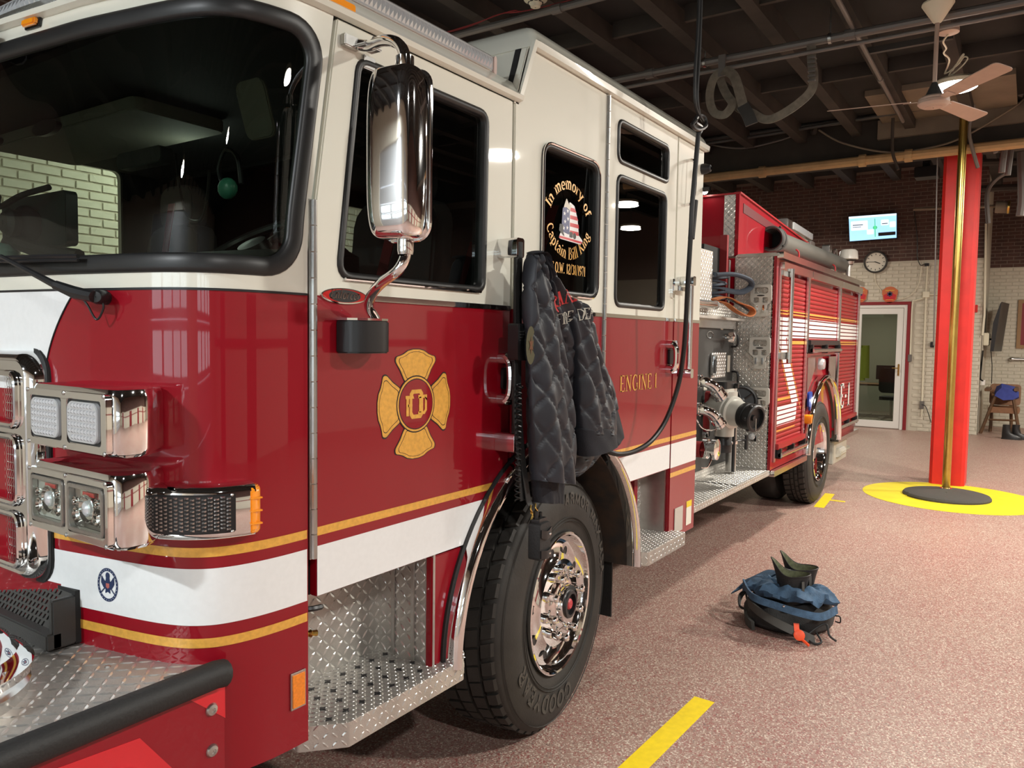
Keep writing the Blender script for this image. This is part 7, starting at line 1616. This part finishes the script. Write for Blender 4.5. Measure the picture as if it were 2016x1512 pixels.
jh = jpart('jacket_hem', [(1086, 880), (1086, 915), (1090, 945), (1110, 948)], [(1215, 860), (1192, 892), (1165, 924), (1130, 940)], .05, .045, lambda t, u: -.175, mat('navy_lining', (.022, .023, .028), .6, bump=.05, bscale=300), 50, 60, fold=.008, ph=.5)
jpart('cuff', [(1045, 925), (1046, 955), (1049, 988)], [(1088, 925), (1087, 955), (1084, 989)], .042, .035, lambda t, u: -.225, NAVYD, 24, 40, quilt=False, fold=.004)
jpart('cuff', [(1086, 930), (1088, 960), (1092, 990)], [(1126, 930), (1124, 960), (1120, 994)], .038, .03, lambda t, u: -.17, NAVYD, 24, 40, quilt=False, fold=.004)
s2_ = jpart('far_sleeve', [(1142, 640), (1148, 700), (1154, 750), (1160, 800)], [(1158, 655), (1180, 700), (1202, 752), (1212, 792)], .04, .055, lambda t, u: -.205, n=70, m=56, fold=.008, ph=3, y=-.24)
jpart('cuff', [(1160, 795), (1168, 840), (1174, 872), (1190, 893)], [(1212, 788), (1224, 820), (1232, 846), (1230, 856)], .056, .058, lambda t, u: -.205, NAVYD, 30, 56, y=-.24, par=s2_, quilt=False, fold=.003)
from mathutils.bvhtree import BVHTree
def on_cloth(objs):
    trees = [BVHTree.FromPolygons([v.co+ORG[o.name] for v in o.data.vertices], [tuple(p.vertices) for p in o.data.polygons]) for o in objs]
    def f(x, z, off=.006):
        ys = [h[0].y for h in (t.ray_cast(V((x, -1.2, z)), V((0, 1, 0))) for t in trees) if h[0]]
        return V((x, (min(ys) if ys else -.26)-off, z))
    return f
oc = on_cloth([jb, jf, slv, s2_])
RLET = mat('red_embroidery', (.50, .03, .03), .7); WLET = mat('white_embroidery', (.58, .56, .48), .7)
def on_curve(P, y=-.23):
    S_ = spline([V((a, b, 0)) for a, b in JP(P, y)], 10); Ls = [0]
    for a, b in zip(S_[:-1], S_[1:]): Ls.append(Ls[-1]+(b-a).length)
    def f(u, v, w):
        s = min(max(u+Ls[-1]/2, 0), Ls[-1]-1e-6); i = min(bisect.bisect_right(Ls, s)-1, len(S_)-2); t = (S_[i+1]-S_[i]).normalized(); p = S_[i]+t*(s-Ls[i]); return oc(p.x-t.y*v, p.y+t.x*v)
    return f, Ls[-1]
f_, l_ = on_curve([(1074, 618), (1084, 606), (1095, 598), (1107, 593)])
q = MB(); text('CRANS', .052, f_, q, .12, .07, gap=.05, fit=l_); q.build('red_lettering', RLET, JK, smooth=False, recalc=False)
f_, l_ = on_curve([(1088, 641), (1103, 634), (1116, 629), (1131, 626)])
q = MB(); text('FIRE DEPT', .042, f_, q, .085, .045, gap=.05, fit=l_); q.build('white_lettering', WLET, JK, smooth=False, recalc=False)
pc0 = at(1048, 680, 1, -.27)
def disc(name, r, rz, m_, off, sides=24, st=False):
    vs = [oc(pc0.x, pc0.z, off)]+[oc(pc0.x+(r if not st or k % 2 else r*.4)*cos(2*pi*k/sides), pc0.z+(rz if not st or k % 2 else rz*.4)*sin(2*pi*k/sides), off) for k in range(sides)]
    q = MB(); q.add(vs, [(0, 1+k, 1+(k+1) % sides) for k in range(sides)]); q.build(name, m_, JK, smooth=False, recalc=False)
disc('arm_patch', .030, .066, mat('olive_patch', (.07, .065, .03), .8), .004); disc('patch_emblem', .016, .035, mat('patch_brown', (.13, .05, .02), .8), .006, 12, True)

# radio with leather strap and coiled microphone cord
rs = empty('radio_strap', (2.27, -.17, 1.95), 'black leather radio strap hanging in front of the jacket', 'strap')
q = MB(); ribbon([(2.275, -.175, 1.96), (2.268, -.185, 1.7), (2.262, -.19, 1.5), (2.27, -.20, 1.3), (2.285, -.22, 1.12), (2.29, -.23, 1.08)], .030, .004, q, (1, 0, 0)); ribbon([(2.255, -.18, 1.96), (2.245, -.19, 1.7), (2.24, -.19, 1.45), (2.255, -.2, 1.25), (2.265, -.21, 1.1)], .022, .004, q, (1, 0, 0)); q.build('webbing', RUB, rs)
q = MB(); L = [V((2.243+.010*cos(k*.9), -.205+.010*sin(k*.9), 1.52-k*.0028)) for k in range(150)]; q.tube(L, .0028, 5); q.build('coiled_cord', CORD, rs)
q = MB(); q.rbox((2.225, 1.60, .165), (2.285, 1.73, .21), .01, SIDE(0)); mc_ = q.build('microphone', PLAST, rs, bevel=.005)
q = MB()
for k in range(4): q.box((2.235, 1.70-k*.010, .21), (2.275, 1.703-k*.010, .212), SIDE(0))
q.build('microphone_grille', DGREY, mc_, smooth=False)
q = MB()
for (x, z) in ((2.262, 1.505), (2.30, 1.125)): q.sphere((x, -.205, z), .006, 8)
q.build('rivets', CHROME, rs)
q = MB()
for x in (2.283, 2.315): q.tube(spline([V((x, -.235, 1.085)), V((x-.007, -.24, 1.07)), V((x+.006, -.24, 1.055)), V((x-.004, -.24, 1.035)), V((x+.007, -.24, 1.045)), V((x, -.235, 1.06))], 5), .003, 6)
q.build('snap_hooks', BRASS, rs)
rc = empty('radio_pouch', (2.32, -.25, .88), 'small black radio pouch hanging over the front tyre', 'pouch')
q = MB(); q.rbox((2.285, .885, .225), (2.36, 1.02, .275), .012, SIDE(0)); q.build('pouch_body', RUB, rc, bevel=.006)
q = MB(); q.rbox((2.295, 1.01, .23), (2.35, 1.035, .265), .006, SIDE(0)); q.lathe([(.008, 0), (.008, .03), (.001, .032)], (0, 0, 1), (2.305, -.245, 1.03), 10); q.lathe([(.007, 0), (.007, .022), (.001, .024)], (0, 0, 1), (2.335, -.245, 1.03), 10); q.build('radio_top', PLAST, rc, bevel=.002)
q = MB(); ribbon([(2.29, -.278, .985), (2.325, -.282, .975), (2.358, -.278, .985)], .03, .003, q, (0, 0, 1)); ribbon([(2.29, -.278, .91), (2.325, -.284, .905), (2.358, -.278, .91)], .03, .003, q, (0, 0, 1)); q.build('pouch_flap', PLAST, rc)
q = MB()
for z in (.978, .908): q.sphere((2.34, -.283, z), .006, 10)
q.build('snap_button', CHROME, rc)

# bag on the floor with turnout trousers and rubber boots
bgx, bgy = 4.64, -.56
def blob(rows, m=40):
    q = MB(); L = []
    for (cx, cy, z, rx, ry, rot, seed, amp) in rows:
        L.append([V((cx+(rx*cos(t)*(1+amp*sin(3*t+seed)+amp*.6*sin(7*t+seed*2)))*cos(rot)-(ry*sin(t)*(1+amp*cos(4*t+seed)))*sin(rot), cy+(rx*cos(t)*(1+amp*sin(3*t+seed)))*sin(rot)+(ry*sin(t)*(1+amp*cos(5*t+seed)+amp*.5*sin(9*t)))*cos(rot), z+amp*.08*sin(5*t+seed))) for t in [2*pi*k/m for k in range(m)]])
    q.ring(L, True, True); return q
bag = empty('gear_bag', (bgx, bgy, 0), 'black gear bag slumped on the floor with blue trousers and boots on top', 'bag')
q = blob([(bgx, bgy, .005, .17, .21, .2, 0, .05), (bgx, bgy, .03, .20, .245, .2, .3, .05), (bgx, bgy, .08, .205, .25, .2, .6, .06), (bgx, bgy-.005, .13, .185, .235, .2, 1, .06), (bgx, bgy, .17, .15, .20, .2, 1.4, .07), (bgx, bgy, .185, .05, .07, .2, 1.4, .05)]); q.build('bag_body', BAGM, bag)
q = MB(); ribbon([(4.52, -.36, .13), (4.42, -.45, .12), (4.385, -.56, .09), (4.40, -.68, .05), (4.44, -.76, .012)], .055, .012, q, (.3, .3, .9)); ribbon([(4.62, -.32, .06), (4.50, -.36, .035), (4.43, -.42, .02)], .05, .02, q, (.2, .2, 1)); q.build('shoulder_strap', BAGG, bag)
q = MB(); q.tube(spline([(4.47, -.76, .05), (4.42, -.80, .02), (4.40, -.76, .01), (4.45, -.72, .03), (4.50, -.80, .10), (4.47, -.83, .05), (4.50, -.86, .015)], 6), .006, 6); q.tube(spline([(4.60, -.82, .12), (4.58, -.86, .13), (4.6, -.86, .09), (4.63, -.83, .08)], 6), .004, 6)
for k in range(3): q.tube(spline([(4.78-.02*k, -.33+.01*k, .14), (4.72, -.27+.01*k, .10), (4.62, -.28, .06), (4.58, -.33, .06)], 6), .007, 6)
q.build('bag_cords', RUB, bag)
q = MB(); ribbon([(4.93, -.30, .15), (4.86, -.26, .13), (4.78, -.27, .08)], .05, .012, q, (.3, .3, .9)); q.build('side_buckle', PLAST, bag)
tg = empty('orange_gear_tag', (4.36, -.70, 0), 'bright orange plastic tag at the front of the black bag', 'tag')
q = MB(); q.lathe([(.020, 0), (.030, .004), (.030, .016), (.02, .02), (.001, .02)], (-1, -.2, .35), (4.385, -.69, .045), 18); q.tube([(4.38, -.70, .03), (4.35, -.75, .012)], .008, 6); ribbon([(4.41, -.665, .10), (4.39, -.675, .06)], .03, .004, q, (.3, -.9, 0)); q.build('tag_disc', ORANGE, tg)
tr = empty('blue_trousers', (4.66, -.56, .18), 'blue canvas trousers bunched down around the boots on the bag', 'trousers')
q = MB(); L = []
for j, (z, rx, ry, ox) in enumerate(((.17, .215, .255, .0), (.195, .225, .265, .0), (.225, .205, .245, .005), (.245, .165, .205, .01), (.25, .14, .17, .012), (.235, .115, .135, .012), (.20, .10, .12, .01), (.17, .09, .1, .01))):
    m_ = 90; row = []
    for k in range(m_):
        t = 2*pi*k/m_; wv = .012*sin(7*t+j*.9)+.009*sin(13*t-j*1.3)+.006*sin(23*t+j*2); tilt = -.035*cos(t)
        row.append(V((4.65+ox+(rx+wv)*cos(t), -.565+(ry+wv)*sin(t), z+tilt*(rx/.2)+.010*sin(9*t+j)+.006*sin(17*t-j))))
    L.append(row)
q.ring(L, True, True); q.build('canvas_bunch', DENIM, tr)
q = MB(); ribbon([(4.74, -.44, .245), (4.78, -.37, .235), (4.80, -.31, .20), (4.76, -.26, .15), (4.72, -.235, .12)], .13, .012, q, (.5, -.5, .3)); q.build('waist_flap', DENIM, tr)
q = MB(); ribbon([(4.52, -.33, .24), (4.40, -.42, .205), (4.385, -.56, .185), (4.40, -.70, .165), (4.46, -.79, .15), (4.60, -.84, .16)], .045, .01, q, (.25, .2, .9)); q.build('fly_flap', DENIM, tr)
for p in ((4.385, -.60, .192), (4.40, -.44, .21)):
    q = MB(); q.sphere(p, .008, 10); q.build('snap_button', CHROME, tr)
def boot(cx, cy, z0, rot, lab, h=.20):
    b = empty('rubber_boot', (cx, cy, z0), lab, 'boot'); L = []; Li = []
    def ring_(z, rx, ry, ext, ins=0):
        row = []
        for k in range(40):
            t = 2*pi*k/40; pk = max(0, cos(t-0))**6
            x, y = (rx-ins)*cos(t)*(1+.25*pk*ext), (ry-ins)*sin(t); zz = z+ext*.085*(max(0, cos(t))**3)+ext*.012*max(0, -cos(t))
            x2 = x*cos(rot)-y*sin(rot); y2 = x*sin(rot)+y*cos(rot); row.append(V((cx+x2, cy+y2, zz)))
        return row
    for z, rx, ry, e in ((z0, .062, .055, 0), (z0+h*.4, .072, .062, .1), (z0+h*.75, .085, .070, .6), (z0+h, .098, .076, 1), (z0+h+.002, .096, .074, 1)): L.append(ring_(z, rx, ry, e))
    q = MB(); q.ring(L); q.build('boot_shaft', RUB, b)
    for z, rx, ry, e in ((z0+h+.002, .096, .074, 1), (z0+h-.006, .090, .068, 1), (z0+h*.7, .078, .062, .6), (z0+h*.3, .064, .055, .1), (z0+h*.1, .058, .05, 0)): Li.append(ring_(z, rx, ry, e))
    q = MB(); q.ring(Li, True, False); q.add(Li[-1], [tuple(range(40))]); q.build('boot_lining', OLIVE, b)
    q = MB(); q.tube([p+V((0, 0, .001)) for p in ring_(z0+h, .0975, .0755, 1)], .0035, 6, closed=True); q.build('boot_rim', PLAST, b)
    for sg in (-1, 1):
        q = MB(); c = cos(rot+pi+sg*.75), sin(rot+pi+sg*.75); p = V((cx+c[0]*.092, cy+c[1]*.080, z0+h*.62)); ribbon([p+V((c[0]*.004, c[1]*.004, .05)), p+V((c[0]*.008, c[1]*.008, 0)), p+V((c[0]*.0, 0, -.05))], .018, .004, q, (-c[1], c[0], 0)); q.build('pull_loop', BAGG, b)
    q = MB(); q.plate([rrect(-.03, -.012, .03, .012, .003, 2)], 0, .001, lambda u, v, w: V((cx-sin(rot)*u+cos(rot)*(.035), cy+cos(rot)*u+sin(rot)*.035, z0+h*.55+v+.02))); q.build('size_label', GPIPE, b, smooth=False)
boot(4.56, -.60, .15, radians(100), 'nearer black rubber boot with olive lining standing in the blue trousers', .18)
boot(4.76, -.60, .13, radians(95), 'farther black rubber boot behind the other one in the trousers', .19)
